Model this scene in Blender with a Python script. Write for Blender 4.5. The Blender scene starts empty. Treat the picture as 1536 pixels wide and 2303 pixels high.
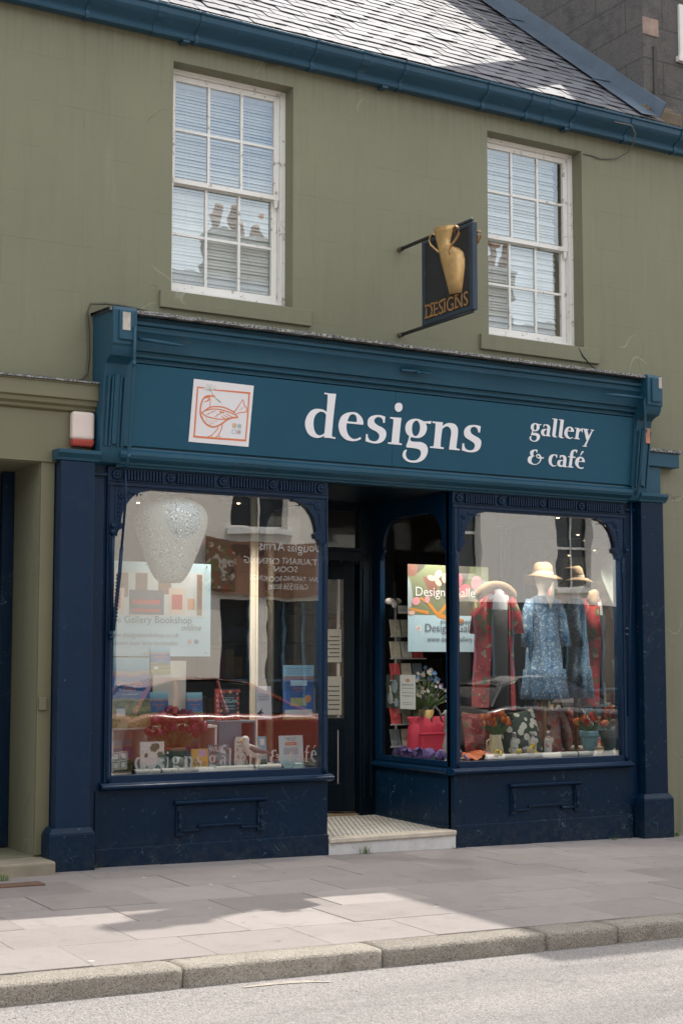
import bpy, bmesh, math, random
from mathutils import Vector, Matrix
random.seed(7)
SC = bpy.context.scene
COL = SC.collection
R = math.radians
# ---------------------------------------------------------------- camera
F_PX, PITCH, YAW, CX, CY = 3300.0, 0.086, 0.524, 768.0, 1209.5
CAM = Vector((0.0, -11.243, 1.6))
cam = bpy.data.cameras.new('camera'); cam_o = bpy.data.objects.new('camera', cam); COL.objects.link(cam_o)
cam.sensor_fit = 'VERTICAL'; cam.sensor_height = 36.0; cam.lens = F_PX / 2303.0 * 36.0
cam.shift_y = (CY - 1151.5) / 2303.0
cam.clip_start = 0.05; cam.clip_end = 2000.0
cam_o.location = CAM; cam_o.rotation_euler = (math.pi / 2 + PITCH, 0, -YAW)
SC.camera = cam_o
# ---------------------------------------------------------------- world, sun, exposure
SUN = Vector((0.466, 0.25, 1.0)).normalized()
ELEV = math.asin(SUN.z); AZ = math.atan2(SUN.x, SUN.y)
CLOUD = 7.2
w = bpy.data.worlds.new('World'); SC.world = w; w.use_nodes = True
nt = w.node_tree; nt.nodes.clear()
sky = nt.nodes.new('ShaderNodeTexSky'); sky.sky_type = 'NISHITA'; sky.sun_disc = False
sky.sun_elevation = ELEV; sky.sun_rotation = AZ; sky.air_density = 1.0; sky.dust_density = 2.2; sky.ozone_density = 1.0
bg = nt.nodes.new('ShaderNodeBackground'); bg.inputs[1].default_value = 0.14
wo = nt.nodes.new('ShaderNodeOutputWorld')
# broken bright cloud over the whole dome
tc = nt.nodes.new('ShaderNodeTexCoord'); mp = nt.nodes.new('ShaderNodeMapping'); mp.inputs[3].default_value = (1, 1, 2.4); nz = nt.nodes.new('ShaderNodeTexNoise'); nz.inputs['Scale'].default_value = 1.7; nz.inputs['Detail'].default_value = 7
cr = nt.nodes.new('ShaderNodeValToRGB'); cr.color_ramp.elements[0].position = .33; cr.color_ramp.elements[1].position = .62; mxs = nt.nodes.new('ShaderNodeMix'); mxs.data_type = 'RGBA'; mxs.inputs[7].default_value = (CLOUD, CLOUD * .985, CLOUD * .96, 1)
nt.links.new(tc.outputs['Generated'], mp.inputs[0]); nt.links.new(mp.outputs[0], nz.inputs['Vector']); nt.links.new(nz.outputs[0], cr.inputs[0]); nt.links.new(cr.outputs[0], mxs.inputs[0]); nt.links.new(sky.outputs[0], mxs.inputs[6])
nt.links.new(mxs.outputs[2], bg.inputs[0]); nt.links.new(bg.outputs[0], wo.inputs[0])
sl = bpy.data.lights.new('sun', 'SUN'); sl.energy = 2.25; sl.angle = R(0.35); sl.color = (1.0, 0.945, 0.87)
so = bpy.data.objects.new('sun', sl); COL.objects.link(so); so.rotation_euler = (-SUN).to_track_quat('-Z', 'Y').to_euler()
so.location = (20, 12, 40)
vs = SC.view_settings; vs.view_transform = 'Standard'; vs.look = 'None'; vs.gamma = 1.0; vs.exposure = 1.16
vs.use_curve_mapping = False
SC.render.engine = 'CYCLES'
cy = SC.cycles; cy.use_denoising = True; cy.max_bounces = 10; cy.transparent_max_bounces = 12; cy.glossy_bounces = 5
cy.diffuse_bounces = 4; cy.caustics_reflective = False; cy.caustics_refractive = False; cy.sample_clamp_indirect = 6.0
# ---------------------------------------------------------------- measuring helpers
_r = Vector((math.cos(YAW), -math.sin(YAW), 0)); _f = Vector((math.sin(YAW), math.cos(YAW), 0))
_F = _f * math.cos(PITCH) + Vector((0, 0, math.sin(PITCH))); _U = Vector((0, 0, math.cos(PITCH))) - _f * math.sin(PITCH)
def ray(px, py): return _F + _r * ((px - CX) / F_PX) - _U * ((py - CY) / F_PX)
def P(px, py, y):
    """photo measurement -> (x, z) on the upright plane at depth y"""
    d = ray(px, py); p = CAM + d * ((y - CAM.y) / d.y); return p.x, p.z
def PX(px, py, x): d = ray(px, py); return CAM + d * ((x - CAM.x) / d.x)
def PZ(px, py, z): d = ray(px, py); return CAM + d * ((z - CAM.z) / d.z)
def PN(px, py, o, n): d = ray(px, py); return CAM + d * ((Vector(o) - CAM).dot(n) / d.dot(n))
def proj(p):
    q = Vector(p) - CAM; w_ = q.dot(_F); return CX + F_PX * q.dot(_r) / w_, CY - F_PX * q.dot(_U) / w_
def ground_z(x, y): return -0.0155 * (x - 4.17) + 0.012 * y
# ---------------------------------------------------------------- object helpers
def thing(name, label, cat, loc=(0, 0, 0), group=None, kind=None):
    o = bpy.data.objects.new(name, None); COL.objects.link(o); o.location = loc; o.empty_display_size = 0.1
    return tag(o, label, cat, group, kind)
def tag(o, label=None, cat=None, group=None, kind=None):
    if label: o['label'] = label
    if cat: o['category'] = cat
    if group: o['group'] = group
    if kind: o['kind'] = kind
    return o
def worldloc(o):
    v = Vector(o.location); p = o.parent
    while p: v += Vector(p.location); p = p.parent
    return v
def adopt(o, parent):
    if parent is not None:
        o.parent = parent
        # world placement is kept: every empty here is only translated
        m = Matrix.Identity(4); q = parent
        o.matrix_parent_inverse = absmat(parent).inverted()
    return o
ABS = {}
def absmat(o):
    if o.name in ABS: return ABS[o.name]
    m = Matrix.LocRotScale(o.location, o.rotation_euler, o.scale)
    if o.parent: m = absmat(o.parent) @ o.matrix_parent_inverse @ m
    return m
def link(name, me, parent=None, mat=None, loc=None, rot=None):
    o = bpy.data.objects.new(name, me); COL.objects.link(o)
    if mat is not None:
        if not me.materials: me.materials.append(mat)
    if loc is not None: o.location = loc
    if rot is not None: o.rotation_euler = rot
    return adopt(o, parent)
def copy_tree(o, loc, rotz=None, parent=None):
    c = o.copy(); COL.objects.link(c)
    if parent is None:
        c.location = loc
        if rotz is not None: c.rotation_euler = (0, 0, rotz)
    else: c.parent = parent
    for ch in list(o.children): copy_tree(ch, None, None, c)
    return c
class MB:
    """collects faces and links them as one mesh object"""
    def __init__(s): s.v = []; s.f = []; s.m = []; s.cur = 0
    def add(s, vs, fs):
        n = len(s.v); s.v += [tuple(p) for p in vs]
        for f in fs: s.f.append([i + n for i in f]); s.m.append(s.cur)
        return s
    def box(s, x0, x1, y0, y1, z0, z1):
        if x0 > x1: x0, x1 = x1, x0
        if y0 > y1: y0, y1 = y1, y0
        if z0 > z1: z0, z1 = z1, z0
        return s.add([(x0, y0, z0), (x1, y0, z0), (x1, y1, z0), (x0, y1, z0), (x0, y0, z1), (x1, y0, z1), (x1, y1, z1), (x0, y1, z1)],
                     [(0, 3, 2, 1), (4, 5, 6, 7), (0, 1, 5, 4), (1, 2, 6, 5), (2, 3, 7, 6), (3, 0, 4, 7)])
    def hexa(s, a, b):
        """a: four points, b: the four points opposite"""
        return s.add(list(a) + list(b), [(0, 3, 2, 1), (4, 5, 6, 7), (0, 1, 5, 4), (1, 2, 6, 5), (2, 3, 7, 6), (3, 0, 4, 7)])
    def quad(s, a, b, c, d): return s.add([a, b, c, d], [(0, 1, 2, 3)])
    def prism(s, prof, axis, a0, a1, cap=True):
        """prof: 2D points in the two other axes (x:(y,z) y:(x,z) z:(x,y)), swept along axis"""
        def mk(p, a): return {'x': (a, p[0], p[1]), 'y': (p[0], a, p[1]), 'z': (p[0], p[1], a)}[axis]
        n = len(prof); vs = [mk(p, a0) for p in prof] + [mk(p, a1) for p in prof]
        fs = [(i, (i + 1) % n, n + (i + 1) % n, n + i) for i in range(n)]
        if cap: fs += [tuple(range(n))[::-1], tuple(range(n, 2 * n))]
        return s.add(vs, fs)
    def tube(s, pts, r, n=8, cap=True):
        pts = [Vector(p) for p in pts]; rs = r if isinstance(r, (list, tuple)) else [r] * len(pts)
        vs = []; up = Vector((0.13, 0.21, 0.97)).normalized()
        for i, p in enumerate(pts):
            t = (pts[min(i + 1, len(pts) - 1)] - pts[max(i - 1, 0)]).normalized()
            a = t.cross(up)
            if a.length < 1e-3: a = t.cross(Vector((1, 0, 0)))
            a.normalize(); b = t.cross(a)
            for k in range(n):
                an = 2 * math.pi * k / n; vs.append(p + (a * math.cos(an) + b * math.sin(an)) * rs[i])
        fs = []
        for i in range(len(pts) - 1):
            for k in range(n): fs.append((i * n + k, i * n + (k + 1) % n, (i + 1) * n + (k + 1) % n, (i + 1) * n + k))
        if cap: fs += [tuple(range(n))[::-1], tuple(range((len(pts) - 1) * n, len(pts) * n))]
        return s.add(vs, fs)
    def lathe(s, prof, c, n=20, ax='z', sx=1.0, sy=1.0):
        vs = []
        for (r_, h) in prof:
            for k in range(n):
                a = 2 * math.pi * k / n; u, v = r_ * math.cos(a) * sx, r_ * math.sin(a) * sy
                vs.append({'z': (c[0] + u, c[1] + v, c[2] + h), 'y': (c[0] + u, c[1] + h, c[2] + v), 'x': (c[0] + h, c[1] + u, c[2] + v)}[ax])
        fs = []
        for i in range(len(prof) - 1):
            for k in range(n): fs.append((i * n + k, i * n + (k + 1) % n, (i + 1) * n + (k + 1) % n, (i + 1) * n + k))
        fs += [tuple(range(n))[::-1], tuple(range((len(prof) - 1) * n, len(prof) * n))]
        return s.add(vs, fs)
    def ball(s, c, r, n=10, sq=(1, 1, 1)):
        prof = [(math.sin(math.pi * i / n) * r + 1e-5, -math.cos(math.pi * i / n) * r) for i in range(n + 1)]
        k = len(s.v); s.lathe(prof, (0, 0, 0), n)
        for i in range(k, len(s.v)):
            x, y, z = s.v[i]; s.v[i] = (c[0] + x * sq[0], c[1] + y * sq[1], c[2] + z * sq[2])
        return s
    def mesh(s, name, mats, smooth=False):
        me = bpy.data.meshes.new(name); me.from_pydata(s.v, [], s.f)
        for m in (mats if isinstance(mats, (list, tuple)) else [mats]): me.materials.append(m)
        if len(me.materials) > 1: me.polygons.foreach_set('material_index', s.m)
        if smooth: me.polygons.foreach_set('use_smooth', [True] * len(me.polygons))
        me.validate(); me.update()
        bm = bmesh.new(); bm.from_mesh(me); bmesh.ops.recalc_face_normals(bm, faces=bm.faces); bm.to_mesh(me); bm.free()
        return me
    def build(s, name, mat, parent=None, smooth=False, bevel=0.0, seg=2, auto=None):
        o = link(name, s.mesh(name, mat, smooth or auto is not None), parent)
        if bevel:
            b = o.modifiers.new('bevel', 'BEVEL'); b.width = bevel; b.segments = seg; b.limit_method = 'ANGLE'; b.angle_limit = R(35)
        if auto is not None: o.data.set_sharp_from_angle(angle=R(auto))
        return o
def box(name, mat, parent, x0, x1, y0, y1, z0, z1, bevel=0.0): return MB().box(x0, x1, y0, y1, z0, z1).build(name, mat, parent, bevel=bevel)
def wall_mb(x0, x1, z0, z1, holes, y0, y1, mb=None):
    """front face at y0 with rectangular holes (x0,x1,z0,z1,depth) and their reveals"""
    mb = mb or MB()
    xs = sorted({x0, x1} | {min(max(h[k], x0), x1) for h in holes for k in (0, 1)}); zs = sorted({z0, z1} | {min(max(h[k], z0), z1) for h in holes for k in (2, 3)})
    for a, b in zip(xs, xs[1:]):
        for c, d in zip(zs, zs[1:]):
            mx, mz = (a + b) / 2, (c + d) / 2
            if any(h[0] < mx < h[1] and h[2] < mz < h[3] for h in holes): continue
            mb.quad((a, y0, c), (b, y0, c), (b, y0, d), (a, y0, d))
    for (a, b, c, d, dep) in holes:
        e = y0 + dep
        mb.quad((a, y0, c), (a, e, c), (a, e, d), (a, y0, d)); mb.quad((b, y0, c), (b, y0, d), (b, e, d), (b, e, c))
        mb.quad((a, y0, d), (a, e, d), (b, e, d), (b, y0, d)); mb.quad((a, y0, c), (b, y0, c), (b, e, c), (a, e, c))
    return mb
# ---------------------------------------------------------------- flat shapes traced on a plane
def smooth_loop(pts, k=5):
    """points (x,y) are smooth, (x,y,1) are corners"""
    n = len(pts); out = []
    for i in range(n):
        p0, p1, p2, p3 = pts[i - 1], pts[i], pts[(i + 1) % n], pts[(i + 2) % n]
        c1, c2 = len(p1) > 2, len(p2) > 2
        A, B = Vector(p1[:2]), Vector(p2[:2])
        if c1 and c2: out.append(tuple(A)); continue
        t1 = (B - A) if c1 else (B - Vector(p0[:2])) * 0.5
        t2 = (B - A) if c2 else (Vector(p3[:2]) - A) * 0.5
        for j in range(k):
            t = j / k
            q = A * (2 * t**3 - 3 * t**2 + 1) + t1 * (t**3 - 2 * t**2 + t) + B * (-2 * t**3 + 3 * t**2) + t2 * (t**3 - t**2)
            out.append(tuple(q))
    return out
class Frame:
    """a plane in the scene: origin, right and up"""
    def __init__(s, o, ex=(1, 0, 0), ey=(0, 0, 1)):
        s.o = Vector(o); s.ex = Vector(ex).normalized(); s.ey = Vector(ey).normalized(); s.n = s.ex.cross(s.ey)
    def at(s, px, py):
        p = PN(px, py, s.o, s.n) - s.o; return p.dot(s.ex), p.dot(s.ey)
    def pt(s, a, b, h=0.0): return s.o + s.ex * a + s.ey * b + s.n * h
    def matrix(s, h=0.0):
        o = s.o + s.n * h
        return Matrix(((s.ex.x, s.ey.x, s.n.x, o.x), (s.ex.y, s.ey.y, s.n.y, o.y), (s.ex.z, s.ey.z, s.n.z, o.z), (0, 0, 0, 1)))
def eval_mesh(o, name):
    COL.objects.link(o); dg = bpy.context.evaluated_depsgraph_get()
    me = bpy.data.meshes.new_from_object(o.evaluated_get(dg)); me.name = name
    d = o.data; bpy.data.objects.remove(o); bpy.data.curves.remove(d)
    me.materials.clear()
    return me
def flat(name, loops, fr, h, thick, mat, parent):
    """filled outline (with holes) on a Frame, thick metres proud of height h"""
    cu = bpy.data.curves.new(name, 'CURVE'); cu.dimensions = '2D'; cu.fill_mode = 'BOTH'; cu.extrude = thick / 2
    for lp in loops:
        sp = cu.splines.new('POLY'); sp.points.add(len(lp) - 1); sp.use_cyclic_u = True
        for q, p in zip(sp.points, lp): q.co = (p[0], p[1], 0, 1)
    me = eval_mesh(bpy.data.objects.new(name, cu), name)
    me.transform(fr.matrix(h + thick / 2)); me.materials.append(mat)
    return link(name, me, parent)
def strokes(name, lines, fr, h, thick, mat, parent):
    """polylines [(points, width or (w0,w1))] as thin raised ribbons on a Frame"""
    mb = MB()
    for pts, wd in lines:
        pts = [Vector(p) for p in pts]; n = len(pts)
        for i in range(n - 1):
            a, b = pts[i], pts[i + 1]; d = (b - a)
            if d.length < 1e-6: continue
            nn = Vector((-d.y, d.x)).normalized()
            def wat(k):
                if isinstance(wd, (int, float)): return wd / 2
                return (wd[0] + (wd[1] - wd[0]) * k / (n - 1)) / 2
            e = d.normalized() * wat(i) * 0.35
            q = [a - nn * wat(i) - e, b - nn * wat(i + 1) + e, b + nn * wat(i + 1) + e, a + nn * wat(i) - e]
            k = 0.00002 * (len(mb.f) % 17)
            mb.hexa([fr.pt(p.x, p.y, h) for p in q], [fr.pt(p.x, p.y, h + thick + k) for p in q])
    return mb.build(name, mat, parent)
_txt = {}
def text_mesh(body):
    cu = bpy.data.curves.new('lettering', 'FONT'); cu.body = body; cu.size = 1.0; cu.resolution_u = 3; cu.align_x = 'LEFT'
    return eval_mesh(bpy.data.objects.new('lettering', cu), 'lettering')
def text(body, fr, a, b, width, mat, parent, height=None, name='lettering', h=0.0015, shear=0.0, mirror=False):
    """flat print: left end of the baseline at (a,b) on the Frame, fitted to a width"""
    if body not in _txt:
        me = text_mesh(body); xs = [v.co.x for v in me.vertices]; ys = [v.co.y for v in me.vertices]
        _txt[body] = (me, min(xs), max(xs), max(ys))
    src, x0, x1, top = _txt[body]; me = src.copy(); s = width / (x1 - x0); sy = s if height is None else height / top
    m = Matrix(((-s if mirror else s, shear * s, 0, a + (s * x1 if mirror else -s * x0)), (0, sy, 0, b), (0, 0, 1, 0), (0, 0, 0, 1)))
    me.transform(fr.matrix(h) @ m); me.materials.append(mat)
    return link(name, me, parent)
def text_px(body, fr, p0, p1, mat, parent, **k):
    a, b = fr.at(*p0); c, d = fr.at(*p1); return text(body, fr, a, b, c - a, mat, parent, **k)
# ---------------------------------------------------------------- materials
class N:
    def __init__(s, name):
        s.m = bpy.data.materials.new(name); s.m.use_nodes = True; s.t = s.m.node_tree; s.n = s.t.nodes; s.n.clear()
        s.out = s.n.new('ShaderNodeOutputMaterial')
    def node(s, typ, ins=None, **at):
        o = s.n.new('ShaderNode' + typ)
        for k, v in at.items(): setattr(o, k, v)
        for k, v in (ins or {}).items(): s.put(o.inputs[k], v)
        return o
    def put(s, sock, v):
        if hasattr(v, 'links'): s.t.links.new(v, sock)
        elif hasattr(v, 'outputs'): s.t.links.new(v.outputs[0], sock)
        elif isinstance(v, (tuple, list)) and len(v) == 3 and sock.type == 'RGBA': sock.default_value = (*v, 1)
        else: sock.default_value = v
    def coord(s, scale=(1, 1, 1), kind='Object', rnd=False):
        tc = s.node('TexCoord'); v = tc.outputs[kind]
        if rnd:
            oi = s.node('ObjectInfo'); mu = s.node('VectorMath', {0: oi.outputs['Location'], 1: (3.1, 3.7, 4.3)}, operation='MULTIPLY')
            v = s.node('VectorMath', {0: v, 1: mu.outputs[0]}, operation='ADD').outputs[0]
        return s.node('Mapping', {0: v, 3: scale}).outputs[0]
    def noise(s, vec, scale, detail=4, rough=.6, dist=0.0): return s.node('TexNoise', {'Vector': vec, 'Scale': scale, 'Detail': detail, 'Roughness': rough, 'Distortion': dist})
    def ramp(s, fac, stops):
        r = s.node('ValToRGB', {0: fac}); e = r.color_ramp.elements
        while len(e) < len(stops): e.new(0.5)
        for el, (p, c) in zip(e, stops): el.position = p; el.color = (*c, 1) if not isinstance(c, (int, float)) else (c, c, c, 1)
        return r.outputs[0]
    def mix(s, fac, a, b, blend='MIX'):
        m = s.node('Mix', data_type='RGBA', blend_type=blend); s.put(m.inputs[0], fac); s.put(m.inputs[6], a); s.put(m.inputs[7], b); return m.outputs[2]
    def math(s, op, a, b=0.0):
        m = s.node('Math', operation=op); s.put(m.inputs[0], a); s.put(m.inputs[1], b); return m.outputs[0]
    def bump(s, h, strength=.3, dist=.01, prev=None):
        b = s.node('Bump', {'Height': h, 'Strength': strength, 'Distance': dist})
        if prev is not None: s.put(b.inputs['Normal'], prev)
        return b.outputs[0]
    def done(s, col, rough=.6, nor=None, **k):
        p = s.node('BsdfPrincipled', {'Base Color': col, 'Roughness': rough})
        for kk, v in k.items(): s.put(p.inputs[kk.replace('_', ' ')], v)
        if nor is not None: s.put(p.inputs['Normal'], nor)
        s.t.links.new(p.outputs[0], s.out.inputs[0]); return s.m
def tint(c, f): return tuple(min(1, x * f) for x in c)
def M(name, col, rough=.6, var=.12, scale=6.0, bump=.15, bscale=60.0, rnd=False, rvar=0.0, **k):
    n = N(name); v = n.coord(rnd=rnd); a = n.noise(v, scale, 5); b = n.noise(v, bscale, 3)
    c = n.mix(a.outputs[0], tint(col, 1 - var * 1.6), tint(col, 1 + var * 1.6))
    if rvar:
        oi = n.node('ObjectInfo'); g = n.node('MapRange', {0: oi.outputs['Random'], 3: 1 - rvar, 4: 1 + rvar})
        c = n.mix(1.0, c, n.node('CombineColor', {0: g.outputs[0], 1: g.outputs[0], 2: g.outputs[0]}).outputs[0], 'MULTIPLY')
    r = n.node('MapRange', {0: a.outputs[0], 3: max(.02, rough - .08), 4: min(1, rough + .08)}).outputs[0]
    return n.done(c, r, n.bump(b.outputs[0], bump, .004) if bump else None, **k)
def paint(name, col, rough=.35, wear=.0, streak=.25, under=(.30, .29, .27), spec=.3):
    """brushed outdoor gloss: streaks down the grain, blotchy gloss, flecks worn through"""
    n = N(name); v = n.coord(); vz = n.coord((26, 26, 1.3)); a = n.noise(v, 2.2, 6, .6); st = n.noise(vz, 3.0, 4); f = n.noise(v, 24, 6, .7)
    c = n.mix(a.outputs[0], tint(col, .72), tint(col, 1.28)); c = n.mix(n.math('MULTIPLY', st.outputs[0], streak), c, tint(col, 1.7))
    dust = n.ramp(n.noise(v, 9, 5, .7).outputs[0], [(.55, 0.0), (.78, .22)]); c = n.mix(dust, c, tint(under, .35))
    if wear: c = n.mix(n.ramp(f.outputs[0], [(.70 - wear * .08, 0.0), (.72 - wear * .06, .8)]), c, under)
    if wear > .6:
        for sc_, col_ in ((3.1, (.10, .17, .20)), (5.3, (.16, .20, .22))):
            ff = n.math('ABSOLUTE', n.math('SUBTRACT', n.noise(v, sc_, 3, .5, 1.2).outputs[0], .5)); l = n.ramp(ff, [(0.0, .7), (.004, 0.0)])
            g = n.ramp(n.noise(n.node('VectorMath', {0: v, 1: (sc_, 9.1, 2.2)}, operation='ADD').outputs[0], 2.6, 3).outputs[0], [(.56, 0.0), (.62, 1.0)]); c = n.mix(n.math('MULTIPLY', l, g), c, col_)
        zz = n.node('SeparateXYZ', {0: v}).outputs[2]; sp_ = n.math('MULTIPLY', n.node('MapRange', {0: zz, 1: .30, 2: -.08, 3: 0.0, 4: .45}).outputs[0], n.ramp(n.noise(v, 14, 6, .75).outputs[0], [(.42, 0.0), (.66, 1.0)])); c = n.mix(sp_, c, (.055, .058, .055))
    rr = n.node('MapRange', {0: f.outputs[0], 3: rough - .1, 4: rough + .16}).outputs[0]
    nb = n.bump(st.outputs[0], .25, .004); nb = n.bump(n.noise(v, 70, 3).outputs[0], .12, .003, nb)
    return n.done(c, rr, nb, Specular_IOR_Level=spec)
def plain(name, col, rough=.6, **k): return N(name).done(col, rough, None, **k)
def glass(name, r0=.04, tintc=(.96, .975, .97), wav=0.0, gc=(1, 1, 1)):
    """thin sheet: each face reflects by Schlick's law and lets the rest straight through"""
    n = N(name); lw = n.node('LayerWeight', {'Blend': .5}); fac = n.math('ADD', n.math('MULTIPLY', n.math('POWER', lw.outputs['Facing'], 5.0), 1 - r0), r0)
    gl = n.node('BsdfGlossy', {'Color': gc, 'Roughness': 0.0}); tr = n.node('BsdfTransparent', {'Color': tintc})
    if wav: n.put(gl.inputs['Normal'], n.bump(n.noise(n.coord(), 1.6, 2).outputs[0], wav, .02))
    mx = n.node('MixShader', {0: fac, 1: tr, 2: gl}); n.t.links.new(mx.outputs[0], n.out.inputs[0]); return n.m

def mat_render():
    n = N('olive masonry paint'); v = n.coord(); a = n.noise(v, .9, 6, .62); b = n.noise(v, 120, 3); c_ = n.noise(n.coord((9, 9, .8)), 1.0, 5, .65)
    base = (.187, .186, .121)
    c = n.mix(a.outputs[0], tint(base, .86), tint(base, 1.13))
    c = n.mix(n.ramp(c_.outputs[0], [(.58, 0.0), (.80, .28)]), c, (.29, .285, .21))
    c = n.mix(n.ramp(n.noise(v, 34, 5, .75).outputs[0], [(.735, 0.0), (.755, .55)]), c, (.42, .41, .34))
    # grime washed down under gutter and sills, pale scratches and filled cracks
    sep = n.node('SeparateXYZ', {0: v}); drip = n.noise(n.coord((16, 16, .9)), 1.0, 6, .7)
    top = n.node('MapRange', {0: sep.outputs[2], 1: 6.45, 2: 6.95, 3: 0.0, 4: 1.0}).outputs[0]
    low = n.node('MapRange', {0: sep.outputs[2], 1: .75, 2: -.05, 3: 0.0, 4: 1.0}).outputs[0]
    gr_ = n.math('MULTIPLY', n.math('MAXIMUM', top, low), n.ramp(drip.outputs[0], [(.44, 0.0), (.70, 1.0)]))
    c = n.mix(n.math('MULTIPLY', gr_, .45), c, (.075, .070, .05))
    stn = n.ramp(n.noise(n.coord((7, 7, .55)), 1.3, 6, .7).outputs[0], [(.52, 0.0), (.72, .32)]); c = n.mix(stn, c, (.135, .128, .08))
    def hair(scale, w_, gate, col, amt, c):
        f = n.math('ABSOLUTE', n.math('SUBTRACT', n.noise(v, scale, 2, .5, 0.0).outputs[0], .5)); l = n.ramp(f, [(0.0, amt), (w_, 0.0)])
        g = n.ramp(n.noise(n.node('VectorMath', {0: v, 1: (7.7, 3.1, 5.5)}, operation='ADD').outputs[0], 1.1, 2).outputs[0], [(gate, 0.0), (gate + .05, 1.0)]); return n.mix(n.math('MULTIPLY', l, g), c, col)
    c = hair(.9, .0028, .60, (.36, .35, .28), .55, c); c = hair(1.3, .0025, .62, (.07, .065, .045), .6, c)
    br = n.node('TexBrick', {'Vector': n.node('CombineXYZ', {0: n.node('SeparateXYZ', {0: v}).outputs[0], 1: n.node('SeparateXYZ', {0: v}).outputs[2]}).outputs[0], 'Scale': 1.0, 'Mortar Size': .0028, 'Mortar Smooth': .4, 'Brick Width': 1.35, 'Row Height': .385, 'Color1': (1, 1, 1), 'Color2': (1, 1, 1), 'Mortar': (0, 0, 0)})
    gate = n.ramp(n.noise(v, 1.7, 3).outputs[0], [(.45, 0.0), (.56, 1.0)])
    line = n.math('MULTIPLY', br.outputs['Fac'], gate)
    c = n.mix(n.math('MULTIPLY', line, .3), c, tint(base, .4))
    nb = n.bump(b.outputs[0], .18, .003); nb = n.bump(n.noise(v, 9, 4).outputs[0], .12, .02, nb); nb = n.bump(line, .5, -.002, nb)
    return n.done(c, .78, nb)
def mat_white_wood():
    n = N('flaking white gloss on timber'); v = n.coord(); f = n.noise(n.coord((1, 1, 1)), 16, 6, .72); g = n.noise(v, 3.5, 3)
    mask = n.ramp(n.math('ADD', f.outputs[0], n.math('MULTIPLY', g.outputs[0], .25)), [(.735, 0.0), (.76, .9)])
    c = n.mix(g.outputs[0], (.80, .79, .75), (.74, .72, .67)); c = n.mix(mask, c, (.36, .33, .29))
    c = n.mix(n.ramp(n.noise(v, 45, 4, .7).outputs[0], [(.62, 0.0), (.8, .35)]), c, (.40, .38, .34))
    return n.done(c, .5, n.bump(mask, .5, -.003))
def mat_slate():
    n = N('weathered blue slate'); v = n.coord(rnd=True); a = n.noise(v, 6, 6, .65); s = n.noise(n.coord((3, 14, 14), rnd=True), 6, 4)
    oi = n.node('ObjectInfo')
    c = n.mix(a.outputs[0], (.10, .105, .12), (.235, .24, .255)); c = n.mix(n.math('MULTIPLY', oi.outputs['Random'], .45), c, (.10, .085, .095))
    c = n.mix(n.ramp(n.noise(v, 22, 5, .7).outputs[0], [(.63, 0.0), (.70, .65)]), c, (.33, .33, .27))
    r = n.node('MapRange', {0: a.outputs[0], 3: .44, 4: .62}).outputs[0]
    return n.done(c, r, n.bump(s.outputs[0], .5, .008), Specular_IOR_Level=.10)
def mat_asphalt():
    n = N('worn pale asphalt with aggregate'); v = n.coord(); vo = n.node('TexVoronoi', {'Vector': v, 'Scale': 90.0}); a = n.noise(v, .8, 5, .6); sp = n.noise(v, 75, 4)
    c = n.mix(a.outputs[0], (.178, .166, .157), (.285, .266, .252))
    c = n.mix(n.ramp(vo.outputs['Color'], [(.25, 0.0), (.75, .75)]), c, (.39, .362, .342))
    c = n.mix(n.ramp(sp.outputs[0], [(.58, 0.0), (.70, .6)]), c, (.085, .08, .075))
    c = n.mix(n.ramp(n.noise(n.coord((.35, 1.6, 1)), 1.0, 5, .6).outputs[0], [(.46, 0.0), (.70, .5)]), c, (.12, .112, .105)); c = n.mix(n.ramp(n.noise(v, 3.2, 6, .7).outputs[0], [(.60, 0.0), (.72, .55)]), c, (.10, .095, .09))
    nb = n.bump(vo.outputs['Distance'], .9, -.012); nb = n.bump(n.noise(v, 7, 5, .7).outputs[0], .4, .03, nb)
    return n.done(c, .85, nb)
def mat_flag():
    n = N('pinkish concrete paving'); v = n.coord(rnd=True); oi = n.node('ObjectInfo'); a = n.noise(v, 2.2, 6, .65); sp = n.noise(v, 190, 2)
    c = n.mix(a.outputs[0], (.212, .186, .174), (.300, .268, .253))
    g = n.node('MapRange', {0: oi.outputs['Random'], 3: .80, 4: 1.10}).outputs[0]
    c = n.mix(1.0, c, n.node('CombineColor', {0: g, 1: g, 2: g}).outputs[0], 'MULTIPLY')
    c = n.mix(n.ramp(sp.outputs[0], [(.58, 0.0), (.72, .55)]), c, (.16, .145, .135)); c = n.mix(n.ramp(n.noise(v, 160, 2).outputs[0], [(.62, 0.0), (.74, .5)]), c, (.60, .56, .53))
    c = n.mix(n.ramp(n.noise(v, 5, 5, .7).outputs[0], [(.54, 0.0), (.70, .5)]), c, (.165, .147, .135))
    gum = n.node('TexVoronoi', {'Vector': v, 'Scale': 3.4}); c = n.mix(n.ramp(gum.outputs['Distance'], [(.055, .75), (.075, 0.0)]), c, (.12, .11, .10))
    gum2 = n.node('TexVoronoi', {'Vector': n.node('VectorMath', {0: v, 1: (4.4, 2.2, 1)}, operation='ADD').outputs[0], 'Scale': 2.3}); c = n.mix(n.ramp(gum2.outputs['Distance'], [(.035, .6), (.05, 0.0)]), c, (.55, .52, .50))
    return n.done(c, .82, n.bump(sp.outputs[0], .3, .003))
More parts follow.
